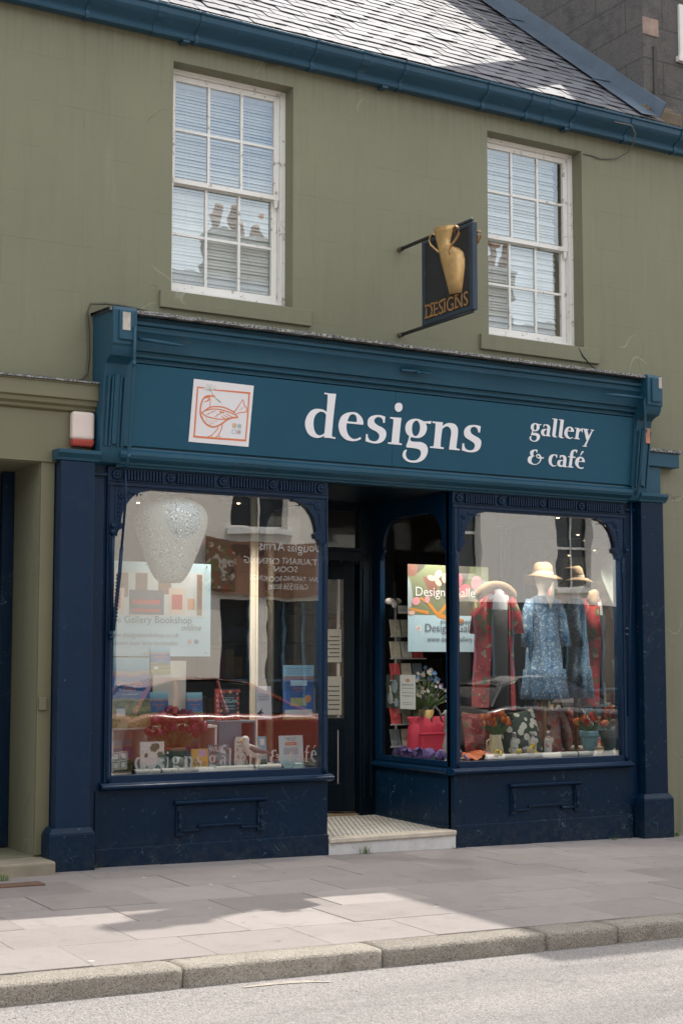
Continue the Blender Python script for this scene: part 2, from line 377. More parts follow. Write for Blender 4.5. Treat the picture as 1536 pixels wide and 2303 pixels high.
def mat_granite():
    n = N('rough sandy granite'); v = n.coord(rnd=True); vo = n.node('TexVoronoi', {'Vector': v, 'Scale': 120.0}); a = n.noise(v, 5, 5)
    c = n.mix(a.outputs[0], (.34, .30, .248), (.56, .505, .44)); c = n.mix(n.ramp(n.noise(v, 110, 3, .7).outputs[0], [(.50, 0.0), (.64, .75)]), c, (.085, .068, .05))
    c = n.mix(n.ramp(vo.outputs['Color'], [(.72, 0.0), (.85, .6)]), c, (.60, .56, .50))
    oi = n.node('ObjectInfo'); g = n.node('MapRange', {0: oi.outputs['Random'], 3: .86, 4: 1.08}).outputs[0]; c = n.mix(1.0, c, n.node('CombineColor', {0: g, 1: g, 2: n.math('MULTIPLY', g, .985)}).outputs[0], 'MULTIPLY'); c = n.mix(n.ramp(n.noise(v, 6, 6, .7).outputs[0], [(.56, 0.0), (.70, .5)]), c, (.16, .135, .105))
    nb = n.bump(n.noise(v, 45, 5, .75).outputs[0], 1.0, .03); return n.done(c, .85, nb)
def mat_lead():
    n = N('chalky blackened lead edging'); v = n.coord(); f = n.noise(v, 60, 6, .75)
    c = n.mix(n.ramp(f.outputs[0], [(.46, 0.0), (.60, 1.0)]), (.05, .05, .05), (.44, .43, .40)); c = n.mix(n.ramp(n.noise(v, 9, 4).outputs[0], [(.52, 0.0), (.7, .8)]), c, (.075, .10, .11))
    return n.done(c, .8, n.bump(f.outputs[0], .6, .01))
def mat_harl():
    n = N('dark weathered cement render'); v = n.coord(); a = n.noise(v, 1.3, 7, .7); st = n.noise(n.coord((6, 6, .7)), 1.2, 5)
    c = n.mix(a.outputs[0], (.06, .056, .052), (.155, .143, .13)); c = n.mix(n.math('MULTIPLY', st.outputs[0], .7), c, (.10, .092, .085))
    c = n.mix(n.ramp(n.noise(v, 40, 4, .7).outputs[0], [(.62, 0.0), (.72, .5)]), c, (.34, .31, .28))
    sp = n.node('SeparateXYZ', {0: v}); br = n.node('TexBrick', {'Vector': n.node('CombineXYZ', {0: n.math('ADD', sp.outputs[1], sp.outputs[0]), 1: sp.outputs[2]}).outputs[0], 'Scale': 1.0, 'Mortar Size': .008, 'Mortar Smooth': .3, 'Brick Width': .95, 'Row Height': .36, 'Color1': (1, 1, 1), 'Color2': (1, 1, 1), 'Mortar': (0, 0, 0)})
    c = n.mix(n.math('MULTIPLY', br.outputs['Fac'], .6), c, (.035, .032, .03)); c = n.mix(n.ramp(n.noise(v, 3.5, 7, .75).outputs[0], [(.5, 0.0), (.68, .7)]), c, (.045, .042, .04))
    nb = n.bump(n.noise(v, 26, 6, .75).outputs[0], .9, .03); return n.done(c, .9, n.bump(br.outputs['Fac'], .8, -.01, nb))
def mat_mosaic():
    n = N('worn pale lobby mosaic'); v = n.coord(); c = n.mix(n.noise(v, 7, 4).outputs[0], (.42, .40, .36), (.60, .58, .53)); return n.done(c, .45, n.bump(n.noise(v, 90, 2).outputs[0], .2, .003))
def mat_marble():
    n = N('chipped white stone'); v = n.coord(); a = n.noise(v, 7, 6, .7); c = n.mix(a.outputs[0], (.42, .41, .40), (.70, .69, .68)); c = n.mix(n.ramp(n.noise(v, 22, 5, .7).outputs[0], [(.58, 0.0), (.72, .6)]), c, (.28, .25, .21))
    return n.done(c, .6, n.bump(a.outputs[0], .3, .008))
def mat_print(name, cols, scale=9.0, ground=(.5, .05, .06), thr=.55, rough=.8, detail=2.0, vor=False, kind='Object'):
    """printed cloth or board: blots of several inks on one ground"""
    n = N(name); v = n.coord(kind=kind); c = ground
    for i, (col, s, th) in enumerate(cols):
        vv = n.node('VectorMath', {0: v, 1: (3.3 * i + 1, 1.7 * i, 2.2 * i)}, operation='ADD').outputs[0]
        if vor:
            t = n.node('TexVoronoi', {'Vector': vv, 'Scale': s}); f = n.ramp(t.outputs['Distance'], [(th - .04, 1.0), (th, 0.0)])
        else: f = n.ramp(n.noise(vv, s, detail).outputs[0], [(th, 0.0), (th + .025, 1.0)])
        c = n.mix(f, c, col)
    return n.done(c, rough, n.bump(n.noise(v, 90, 2).outputs[0], .15, .003))
def mat_glow(name, col, e):
    n = N(name); em = n.node('Emission', {'Color': col, 'Strength': e}); n.t.links.new(em.outputs[0], n.out.inputs[0]); return n.m
OLIVE = mat_render(); WHITEWOOD = mat_white_wood(); SLATE = mat_slate(); ASPHALT = mat_asphalt(); FLAG = mat_flag(); GRANITE = mat_granite(); LEAD = mat_lead(); HARL = mat_harl()
MOSAIC = mat_mosaic(); MARBLE = mat_marble()
TEAL = paint('teal blue gloss', (.012, .062, .100), .36, .15, .12); NAVY = paint('navy gloss', (.0012, .0150, .0420), .30, .35, .30, (.10, .14, .17), .26); NAVYWORN = paint('scuffed navy gloss', (.0008, .0125, .0330), .38, .8, .08, (.07, .11, .135), .2)
TEALFLAT = M('teal sign board', (.0150, .076, .122), .55, .07, 3, .06, 200, Specular_IOR_Level=.2); OLIVEGLOSS = M('olive gloss joinery', (.150, .142, .083), .42, .08, 2.5, .08, 90)
WHITEINK = plain('white vinyl', (.80, .79, .81), .5); GUTTERBLUE = paint('gutter blue gloss', (.017, .060, .098), .34, .5, .2)
NAVYSHADE = paint('shaded navy gloss', (.0008, .0050, .0105), .32, .2, .08, (.05, .06, .07), .18)  # darker copy of the navy, with the lobby's shade put into its colour
DARK = plain('dark shop lining', (.018, .017, .016), .8); BLACKM = M('black iron', (.02, .022, .024), .5, .3); STONE = M('buff sandstone', (.30, .25, .18), .85, .2, 5, .5, 40)
GLASS = glass('shop glass', .17, wav=.04); GLASS2 = glass('lobby glass', .05); PANE = glass('old sash glass', .12, wav=.15, gc=(.88, .96, 1.0))
# ================================================================ ground
KF, KB = -3.80, -3.56
def road_z(x, y): return ground_z(x, KF) - 0.112 + 0.008 * min(KF - y, 4.0)
def sheet(name, x0, x1, ys, zf, mat, nx=40, label=None):
    mb = MB(); xs = [x0 + (x1 - x0) * i / nx for i in range(nx + 1)]
    for a, b in zip(xs, xs[1:]):
        for c, d in zip(ys, ys[1:]): mb.quad((a, c, zf(a, c)), (b, c, zf(b, c)), (b, d, zf(b, d)), (a, d, zf(a, d)))
    return tag(mb.build(name, mat), kind='structure')
EARTH = M('dull earth', (.16, .15, .12), .95)
MORTAR = M('gritty joint mortar', (.15, .135, .115), .95, .3, 20, .5, 120)
tag(MB().quad((-400, -400, -3.2), (400, -400, -3.2), (400, 400, -3.2), (-400, 400, -3.2)).build('ground', EARTH), kind='structure')
road = sheet('road', -90, 90, [KF + .02, -4.6, -6, -8.2, -10.4, -12.62], road_z, ASPHALT, 60)
pav = sheet('pavement', -60, 60, [0.9, KB - .02], lambda x, y: ground_z(x, y) - .008, MORTAR, 60)
opav = sheet('opposite_pavement', -60, 60, [-12.6, -16.3], lambda x, y: ground_z(x, KF) - .01, M('grey paving', (.30, .28, .26), .85), 60)
FW, FD = 0.745, 0.5833
fm = MB().box(0, FW - .0045, -(FD - .004), 0, -.05, 0).mesh('flagstone', FLAG)
bm = bmesh.new(); bm.from_mesh(fm); bmesh.ops.bevel(bm, geom=[e for e in bm.edges if all(v.co.z > -.01 for v in e.verts)], offset=.0025, segments=1, affect='EDGES'); bm.to_mesh(fm); bm.free()
for r_ in range(6):
    y0 = -.06 - r_ * FD
    for c in range(21):
        x0 = -1.2 + c * FW + (0.37 if r_ % 2 else 0.0) + (.12 if r_ % 3 == 1 else 0)
        if x0 > 13.5: continue
        o = link('flagstone', fm, pav, loc=(x0 + random.uniform(-.002, .002), y0, ground_z(x0, y0) + random.uniform(-.0022, .0022)), rot=(.012 + random.uniform(-.002, .002), .0155 + random.uniform(-.002, .002), random.uniform(-.002, .002)))
# kerb: long granite stones, rough faces
kerb = tag(MB().box(-60, 60, KF + .05, KB - .01, -1.3, -1.1).build('kerb', GRANITE), kind='structure')
kx = [-1.9, -.62, .7, 1.95]
for px_ in (408, 858, 1197, 1340): kx.append(PN(px_, {408: 2172, 858: 2131, 1197: 2089, 1340: 2070}[px_], (4.17, 0, 0), Vector((.0155, -.012, 1)).normalized()).x)
kx += [kx[-1] + 1.15, kx[-1] + 2.2, kx[-1] + 3.5, kx[-1] + 4.6, kx[-1] + 5.8]
from mathutils import noise as mnoise
for a, b in zip(kx, kx[1:]):
    ln = b - a - .012; n = max(6, int(ln / .045)); prof = []
    H_, W_ = .30, KB - KF
    base = [(0.006, -H_), (.0, -.2), (-.002, -.13), (.0, -.09), (.0, -.045), (.001, -.020), (.008, -.005), (.024, 0), (.10, .003), (.17, .002), (W_, 0), (W_, -H_)]
    mb = MB(); vs = []; fs = []; m = len(base)
    for i in range(n + 1):
        x = ln * i / n; endr = .012 * (max(0, 1 - x / .03) ** 2 + max(0, 1 - (ln - x) / .03) ** 2)
        for (yy, zz) in base:
            q = Vector((x + a, yy * 3, zz * 3)); d = mnoise.noise(q * 9) * .0045 + mnoise.noise(q * 23) * .003 + mnoise.noise(q * 2.1) * .008
            vs.append((x, yy + d + endr, zz + d * (.5 if zz > -.03 else .1) - endr * .6))
    for i in range(n):
        for k in range(m): fs.append((i * m + k, i * m + (k + 1) % m, (i + 1) * m + (k + 1) % m, (i + 1) * m + k))
    fs += [tuple(range(m)), tuple(range(n * m, (n + 1) * m))]
    mb.add(vs, fs); me = mb.mesh('kerb_stone', GRANITE, True)
    link('kerb_stone', me, kerb, loc=(a + .006, KF, ground_z(a, KF)), rot=(0, .0155, 0))
# grit and leaf litter lying in the channel
gm = MB(); rg = random.Random(3)
for i in range(420):
    x = rg.uniform(1.6, 8.6); y = KF - abs(rg.gauss(0, .35)) - .02
    if rg.random() < .3: y = KF - rg.uniform(0, 1.7)
    s = rg.choice([.002, .003, .003, .004, .008]) * rg.uniform(.7, 1.3); z = road_z(x, y)
    a = rg.uniform(0, 6.28); ca, sa = math.cos(a) * s, math.sin(a) * s
    gm.add([(x + ca, y + sa, z), (x - sa, y + ca, z), (x - ca, y - sa, z), (x + sa, y - ca, z), (x, y, z + s * .45)], [(0, 1, 4), (1, 2, 4), (2, 3, 4), (3, 0, 4)])
tag(gm.build('gravel', M('dark grit', (.12, .10, .085), .95)), 'fine dark grit lying on the road along the kerb', 'gravel', kind='stuff')
# faded trace of paint on the road
rp = [PZ(px_, py_, -.165) for px_, py_ in ((548, 2229), (580, 2224), (620, 2219), (660, 2215), (700, 2213), (744, 2214))]
mk_ = MB(); n_ = len(rp); vs_ = []
for i, p_ in enumerate(rp): w_ = (.012, .022, .028, .03, .028, .01)[i]; z_ = road_z(p_.x, p_.y) + .004; vs_ += [(p_.x, p_.y - w_, z_), (p_.x, p_.y + w_, z_)]
tag(mk_.add(vs_, [(2 * i, 2 * i + 2, 2 * i + 3, 2 * i + 1) for i in range(n_ - 1)]).build('road_marking', M('faded cream road paint', (.34, .305, .26), .95, .3, 18, .3, 90)), kind='structure')
# ================================================================ the olive building
WL, WR, WZ0, WZ1 = (4.84, 6.00), (8.12, 9.28), 4.735, 6.745
bld = thing('shop_building', 'two storey olive green rendered building with slate roof above the blue shopfront', 'building', (7, 0, 0))
wall = wall_mb(-5.0, 14.5, -.6, 6.98, [(WL[0], WL[1], WZ0, WZ1, .30), (WR[0], WR[1], WZ0, WZ1, .30), (4.16, 9.84, -.6, 3.30, .25), (2.86, 3.725, .11, 3.20, 1.3)], 0.0, .3)
wall.build('front_wall', OLIVE, bld)
for (a, b) in (WL, WR):   # stone sill, painted with the wall
    MB().box(a - .11, b + .175, -.035, .10, WZ0 - .15, WZ0 - .002).build('window_sill', OLIVE, bld, bevel=.006)
def sash_window(x0, x1):
    fr = MB(); z0, z1 = WZ0 + .035, WZ1
    yb = .150
    fr.box(x0 - .03, x0 + .045, yb, yb + .12, z0 - .03, z1); fr.box(x1 - .045, x1 + .03, yb, yb + .12, z0 - .03, z1)
    fr.box(x0 + .045, x1 - .045, yb + .001, yb + .12, z1 - .04, z1 + .02); fr.box(x0 + .045, x1 - .045, yb - .03, yb + .13, z0 - .034, z0 + .022)
    w_ = fr.build('window', WHITEWOOD, bld, bevel=.004)
    mid = (z0 + z1) / 2 + .01
    def sash(y, za, zb, rt, rb, nm):
        s = MB(); a, b = x0 + .048, x1 - .048; st = .052
        s.box(a, a + st, y, y + .038, za, zb); s.box(b - st, b, y, y + .038, za, zb)
        s.box(a + st, b - st, y + .001, y + .037, zb - rt, zb - .001); s.box(a + st, b - st, y + .001, y + .037, za + .001, za + rb)
        ga, gb, gz0, gz1 = a + st, b - st, za + rb, zb - rt; pw = (gb - ga) / 3; ph = (gz1 - gz0) / 2
        for i in (1, 2): s.box(ga + i * pw - .012, ga + i * pw + .012, y + .004, y + .034, gz0, gz1)
        s.box(ga, gb, y + .006, y + .032, gz0 + ph - .012, gz0 + ph + .012)
        if nm == 'upper_sash':   # horns
            for xx in (a, b - st): s.prism([(xx + .006, za), (xx + st - .006, za), (xx + st - .014, za - .06), (xx + .016, za - .075)], 'y', y + .004, y + .034)
        s.build(nm, WHITEWOOD, w_, bevel=.003)
        for i in range(3):
            for j in range(2):
                cx_, cz = ga + (i + .5) * pw, gz0 + (j + .5) * ph; t = random.uniform(-.004, .004); u = random.uniform(-.004, .004)
                g = MB().box(-pw / 2 + .008, pw / 2 - .008, -.0015, .0015, -ph / 2 + .008, ph / 2 - .008).build('pane', PANE, None)
                g.location = (cx_, y + .02, cz); g.rotation_euler = (t, 0, u); adopt(g, w_)
    sash(.175, mid - .022, z1 - .042, .05, .045, 'upper_sash'); sash(.217, z0 + .022, mid + .02, .045, .085, 'lower_sash')
    return w_
sash_window(*WL); sash_window(*WR)
box('room_lining', DARK, bld, 4.4, 9.9, 1.6, 1.62, 4.2, 6.9)
room = MB().box(4.3, 10.0, .32, 1.7, 6.86, 6.9).box(4.3, 10.0, .32, 1.7, 4.3, 4.34).build('room_lining', M('dim upstairs plaster', (.30, .28, .25), .9), bld)
# blinds hang behind the sashes
BLIND = M('cream aluminium slat', (.74, .75, .74), .45, .04)
for (a, b), lab, cut in ((WL, 'closed cream venetian blind behind the upper window nearer the chimney pot reflection', 0.0), (WR, 'closed cream venetian blind behind the upper window beside the hanging sign', .10)):
    vb = thing('venetian_blind', lab.replace(' nearer the chimney pot reflection', ' away from the hanging sign'), 'blind', ((a + b) / 2, .31, WZ0), 'venetian blinds upstairs')
    hr = MB().box(a + .02, b - .03 - cut,   .275, .315, WZ1 - .10, WZ1 - .06).build('head_rail', BLIND, vb)
    sm = MB().hexa([(a + .02, -.011, -.014), (b - .03 - cut, -.011, -.014), (b - .03 - cut, -.009, -.0145), (a + .02, -.009, -.0145)], [(a + .02, .009, .0145), (b - .03 - cut, .009, .0145), (b - .03 - cut, .011, .014), (a + .02, .011, .014)]).mesh('slat', BLIND)
    z = WZ1 - .12
    while z > WZ0 + .07:
        link('slat', sm, vb, loc=(0, .292, z), rot=(random.uniform(-.05, .05) + (.25 if z < 5.7 else 0), 0, random.uniform(-.001, .001))); z -= .0285
    for xx in (a + .25, b - .3): MB().tube([(xx, .279, WZ0 + .06), (xx, .279, WZ1 - .1)], .0018, 5).build('ladder_cord', BLIND, vb)
# ---- roof: slates one by one
EY, EZ, SL = -.20, 7.135, .837
RX0, RX1 = -5.0, 10.15
rc, rs_ = math.cos(math.atan(SL)), math.sin(math.atan(SL))
RIDGE = 5.2
def roofp(x, s, h=0.0): return (x, EY + s * rc - h * rs_, EZ + s * rs_ + h * rc)
rm = MB(); rm.quad(roofp(RX0, .02, -.03), roofp(RX1, .02, -.03), roofp(RX1, RIDGE, -.03), roofp(RX0, RIDGE, -.03))
ry = EY + RIDGE * rc; rz = EZ + RIDGE * rs_
rm.quad((RX0, ry, rz - .03), (RX1, ry, rz - .03), (RX1, 2 * ry, EZ), (RX0, 2 * ry, EZ))
roof = rm.build('roof', M('roof boarding', (.05, .045, .04), .9), bld)
SW, SE_, TH = .262, .168, .007
def slate_mesh(seed):
    r = random.Random(seed); w2 = SW - .011; L_ = .30
    j = lambda q: r.uniform(-q, q)
    bot = [(0 + j(.002), j(.006)), (w2 * .3, j(.005)), (w2 * .7, j(.005)), (w2 + j(.002), j(.006))]
    if r.random() < .25: bot[0] = (.0, .016 + j(.006)); bot[1] = (w2 * .12, .0)
    top = [(w2, L_), (0, L_)]
    poly = bot + top; n = len(poly); th = TH * r.uniform(.8, 1.4)
    def h(p): return .019 - .016 * p[1] / L_
    mb = MB(); vs = [(p[0], p[1], h(p)) for p in poly] + [(p[0] + .001, p[1] + .003, h(p) - th) for p in poly]
    mb.add(vs, [tuple(range(n)), tuple(range(n, 2 * n))[::-1]] + [(i, (i + 1) % n, n + (i + 1) % n, n + i) for i in range(n)])
    return mb
smb = [slate_mesh(i) for i in range(7)]; sme = [m.mesh('slate', SLATE) for m in smb]
rrot = Matrix(((1, 0, 0), (0, rc, -rs_), (0, rs_, rc)))
cand = []
for row in range(30):
    x = RX0 + (row % 2) * SW / 2 + .03
    while x < RX1 - .14:
        s = row * SE_ + .0 + random.uniform(-.004, .004); p = roofp(x + SW / 2, s + .08); q = proj(p)
        # rank by how large it shows: in frame and near the eye
        ins = -40 < q[0] < 1570 and q[1] > -25
        cand.append((0 if ins else 1, (Vector(p) - CAM).length, x + random.uniform(-.004, .004), s)); x += SW
cand.sort(); rest = MB()
for i, (o_, d_, x, s) in enumerate(cand):
    k = random.randrange(7); tw = random.uniform(-.014, .014); lift = random.uniform(0, .006)
    loc = Vector(roofp(x, s, lift)); mt = Matrix.Translation(loc) @ (rrot @ Matrix.Rotation(tw, 3, 'Z') @ Matrix.Rotation(random.uniform(-.03, .03), 3, 'Y')).to_4x4()
    if i < 300:
        o = bpy.data.objects.new('slate', sme[k]); COL.objects.link(o); o.matrix_local = mt; o.parent = roof; o.matrix_parent_inverse = absmat(roof).inverted()
    elif x > -1 and s < 4.6:
        rest.add([mt @ Vector(v) for v in smb[k].v], smb[k].f)
tag(rest.build('more_slates', SLATE, roof), kind='stuff')
MB().box(RX0, RX1, EY - .012, EY + .05, EZ - .05, EZ - .012).build('eaves_board', M('black mossy eaves', (.03, .03, .027), .95, .4, 12, .6, 50), bld)
# gutter: ogee, on brackets, joints
gp = [(-.035, 6.905), (-.115, 6.905), (-.125, 6.93), (-.118, 6.958), (-.150, 6.985), (-.205, 7.005), (-.238, 7.040), (-.243, 7.085), (-.262, 7.092), (-.262, 7.112), (-.228, 7.112), (-.222, 7.045), (-.19, 7.02), (-.05, 7.00)]
gut = MB().prism(gp, 'x', -4.9, 14.4).build('gutter', GUTTERBLUE, bld, bevel=.003, auto=40)
for gx in (2.9, 4.02, 5.0, 6.12, 7.05, 7.98, 8.5, 9.05, 9.75, 10.42, 11.3):
    MB().prism([(y - .012, z - .004) if z > 6.95 else (y - .006, z - .012) for y, z in gp[:10]] + [(-.25, 7.116), (-.02, 7.03)], 'x', gx - .016, gx + .016).build('gutter_bracket', GUTTERBLUE, gut, bevel=.002)
for gx in (4.63, 6.62, 8.74):
    MB().prism([(y - .007, z - (.007 if z < 6.95 else 0)) for y, z in gp[:10]] + [(-.2, 7.118), (-.02, 7.03)], 'x', gx - .035, gx + .035).build('gutter_union', GUTTERBLUE, gut, bevel=.003)
    MB().box(gx + .25, gx + .31, -.11, -.02, 6.885, 6.903).build('lug', GUTTERBLUE, gut)
# ================================================================ taller neighbour whose gable rises over the slates
nb_ = thing('neighbour_house', 'taller house with dark rendered gable wall rising above the slate roof', 'building', (12, 0, 7))
gy0, gz0, gz1 = .03, 7.16, 9.0
mb = MB(); yb = 6.0
gz2 = gz1 + .84 * (4.6 - gy0)
for xx in (10.15, 14.5): mb.add([(xx, gy0, gz0 - .1), (xx, 9.2, gz0 - .1), (xx, 9.2, gz1), (xx, 4.6, gz2), (xx, gy0, gz1)], [(0, 1, 2, 3, 4)])
mb.quad((10.15, gy0, gz0 - .1), (14.5, gy0, gz0 - .1), (14.5, gy0, gz1), (10.15, gy0, gz1)); mb.quad((10.15, gy0, gz1), (14.5, gy0, gz1), (14.5, 4.6, gz2), (10.15, 4.6, gz2)); mb.quad((10.15, 9.2, gz1), (14.5, 9.2, gz1), (14.5, 4.6, gz2), (10.15, 4.6, gz2))
mb.build('gable_wall', HARL, nb_)
MB().box(10.08, 10.55, -.10, .36, 7.19, 7.34).box(10.1, 10.5, -.04, .34, 7.34, 7.40).build('skew_stone', M('mossy brown stone', (.13, .10, .065), .95, .4, 9, .7, 30), nb_, bevel=.02)
BRK = M('flaking pink render', (.26, .185, .15), .95, .4, 9, .6, 40)
MB().box(10.142, 10.36, gy0 - .012, gy0 + .002, 8.17, 8.36).build('patch', BRK, nb_, bevel=.008)
MB().box(10.64, 10.95, gy0 - .03, gy0 + .02, 8.02, 8.60).box(10.60, 11.0, gy0 - .06, gy0, 7.96, 8.02).build('window', M('white stucco margin', (.62, .60, .56), .6), nb_, bevel=.006)
MB().box(10.28, 10.32, gy0 - .02, gy0 + .001, 7.4, 8.06).build('crack_strip', M('sooty stone', (.06, .055, .05), .9), nb_)
# lead flashing lapped up the slope
LEADBLUE = M('blue grey lead sheet', (.075, .105, .14), .55, .25, 5, .3, 30)
for i in range(5):
    s0, s1 = .02 + i * .98, .02 + (i + 1) * .98 + .03; hh = .045 + .006 * (i % 2)
    a = [roofp(9.90, s0, hh), roofp(10.148, s0, hh + .012), roofp(10.148, s1, hh + .006), roofp(9.90, s1, hh - .004)]
    b = [(p[0], p[1], p[2] + .006) for p in a]
    m_ = MB().hexa(a, b)
    up = [roofp(10.128, s0, hh + .012), roofp(10.149, s0, hh + .012), roofp(10.149, s0, .20), roofp(10.134, s0, .20)]
    up2 = [roofp(10.128, s1, hh + .006), roofp(10.149, s1, hh + .006), roofp(10.149, s1, .19), roofp(10.134, s1, .19)]
    m_.hexa(up, up2).build('lead_flashing', LEADBLUE, nb_, bevel=.004)
# chimney on the neighbour, above the frame; its shade falls on the pavement
MB().box(10.20, 10.52, .90, 1.30, 8.9, 13.9).box(10.17, 10.55, .86, 1.34, 13.9, 14.05).build('chimney', STONE, nb_, bevel=.02)
for k in (0, 1): MB().lathe([(.13, 0), (.12, .5), (.15, .52), (.15, .6)], (10.28 + .17 * k, 1.1, 14.05), 12).build('chimney_pot', M('clay pot', (.45, .2, .1), .8), nb_)
# the tall block farther along the street that shades the pavement and the end of the roof
tb = thing('tall_building', 'tall grey stone block standing farther along the street beyond the gable', 'building', (16, 0, 0))
tw = wall_mb(13.25, 24, -.6, 16.2, [(13.8 + 2.4 * i, 15.0 + 2.4 * i, 1.0 + 3.2 * j, 2.9 + 3.2 * j, .25) for i in range(4) for j in range(5)], -.02, .3)
tw.quad((13.25, -.02, -.6), (13.25, 9, -.6), (13.25, 9, 16.2), (13.25, -.02, 16.2)); tw.quad((13.25, -.02, 16.2), (24, -.02, 16.2), (24, 9, 16.2), (13.25, 9, 16.2)); tw.quad((24, -.02, -.6), (24, 9, -.6), (24, 9, 16.2), (24, -.02, 16.2)); tw.quad((13.25, 9, -.6), (24, 9, -.6), (24, 9, 16.2), (13.25, 9, 16.2))
tw.build('wall', STONE, tb)
for i in range(4):
    for j in range(5): box('window', GLASS if False else plain('dark window', (.03, .035, .04), .1) if (i, j) == (0, 0) else bpy.data.materials['dark window'], tb, 13.8 + 2.4 * i, 15.0 + 2.4 * i, .22, .26, 1.0 + 3.2 * j, 2.9 + 3.2 * j)
# ---- dark doorway at the edge of the frame: olive entablature, jamb, stone step
ds = thing('door_surround', 'olive painted doorway entablature and jamb beside the blue pilaster', 'door surround', (3.2, 0, 0))
MB().prism([(0, 3.862), (-.165, 3.845), (-.165, 3.835), (-.150, 3.835), (-.150, 3.715), (-.125, 3.705), (-.120, 3.672), (-.085, 3.655), (-.08, 3.632), (-.045, 3.62), (0, 3.62)], 'x', .8, 4.165).build('cornice', OLIVEGLOSS, ds, bevel=.003)
MB().prism([(.0, 3.885), (-.175, 3.862), (-.18, 3.846), (0, 3.864)], 'x', .8, 4.20).build('lead_cap', LEAD, ds, bevel=.003)
MB().box(.9, 4.13, -.045, .0, 3.205, 3.62).build('frieze_board', OLIVEGLOSS, ds, bevel=.004)
MB().box(3.728, 3.84, -.03, .0, .12, 3.205).build('jamb', OLIVEGLOSS, ds, bevel=.004)
MB().box(3.735, 3.80, -.055, -.03, 1.24, 1.345).build('bell_push', OLIVEGLOSS, ds, bevel=.006)
dr = MB().box(2.40, 3.78, 1.28, 1.34, .05, 3.3).build('door', NAVY, ds)
MB().box(3.62, 3.715, .62, .70, .12, 3.19).build('door_frame', NAVYWORN, ds, bevel=.005)
stp = MB(); stp.box(1.9, 3.80, -.33, 1.35, -.25, .105); tag(stp.build('door_step', M('worn buff step stone', (.26, .225, .165), .9, .35, 4, .6, 50), None, bevel=.02, seg=3), 'worn buff stone doorstep beside the blue pilaster base', 'step')
gr = thing('drain_cover', 'small rusty iron drain plate set in the pavement by the doorstep', 'drain cover', (3.3, -.52, 0))
MB().box(2.95, 3.52, -.72, -.46, -.0, .0).build('frame', BLACKM, gr) if False else None
p0 = PZ(0, 1998, 0); MB().box(p0.x - .4, p0.x + .33, p0.y - .03, p0.y + .13, ground_z(3.3, -.5) - .02, ground_z(3.3, -.5) + .006).build('plate', M('rusty iron plate', (.13, .075, .05), .9, .4, 20, .6, 80), gr, bevel=.003)
# ================================================================ shopfront joinery
sf = thing('shopfront', 'dark blue Victorian timber shopfront with two arched display windows and recessed entry', 'shopfront', (7, -.1, 0))
DX = {'a': (4.27, 6.315, 4.335, 6.255), 'b': (7.635, 9.70, 7.705, 9.625)}   # frame and glass widths of the two displays
ZS, ZG0, ZG1, ZF = .60, .712, 3.028, 3.205
YF, YG = -.080, -.045
# pilasters with block bases and moulded caps
for (a, b) in ((3.845, 4.128), (9.843, 10.132)):
    g0 = ground_z(a, -.2) - .03
    pl = MB().box(a, b, -.16, .0, .30, 3.215).build('pilaster', NAVYWORN if a > 9 else NAVY, sf, bevel=.006)
    q = .045; c0, c1 = a - .065, b + .03
    bb = MB(); bb.box(c0, c1, -.205, .0, g0, .285); bb.hexa([(c0, -.205, .285), (c1, -.205, .285), (c1, 0, .285), (c0, 0, .285)], [(c0 + q * .8, -.165, .335), (c1 - q * .5, -.165, .335), (c1 - q * .5, 0, .335), (c0 + q * .8, 0, .335)])
    bb.build('base_block', NAVYWORN, pl, bevel=.007)
    MB().prism([(0, 3.215), (-.170, 3.215), (-.178, 3.235), (-.205, 3.262), (-.212, 3.268), (-.212, 3.298), (0, 3.306)], 'x', a - .035, b + .035).build('capital', TEAL, pl, bevel=.003)
# recessed strips between pilaster and window
for (a, b) in ((4.128, 4.272), (9.698, 9.843)):
    s_ = MB().box(a, b, -.045, 0, ground_z(a, 0) - .05, 3.21).build('side_strip', NAVY, sf)
    MB().box(a + .018, b - .018, -.060, -.045, .22, 3.10).build('bead', NAVY, s_, bevel=.008)
    MB().box(a - .0, b, -.075, -.045, 3.12, 3.15).build('bead', NAVY, s_, bevel=.006)
def rosette(mb, c, r):
    for k in range(8):
        a = k * math.pi / 4; mb.ball((c[0] + math.cos(a) * r * .6, c[1], c[2] + math.sin(a) * r * .6), r * .42, 5, (1, .6, 1))
    mb.ball((c[0], c[1] - r * .2, c[2]), r * .4, 6, (1, .7, 1))
def spandrel(x, sgn, fr):
    """leafy bracket filling one upper corner; sgn +1 grows to the right"""
    z = ZG1 + .006
    lp = [(0, 0, 1), (.30, 0, 1), (.285, -.018, 1), (.22, -.030), (.15, -.075), (.095, -.145), (.064, -.225), (.055, -.285), (.075, -.300), (.066, -.335), (.035, -.350), (.020, -.40, 1), (0, -.40, 1)]
    return [(x + sgn * p[0], z + p[1]) for p in smooth_loop(lp, 4)]
FY = Frame((0, YF, 0))
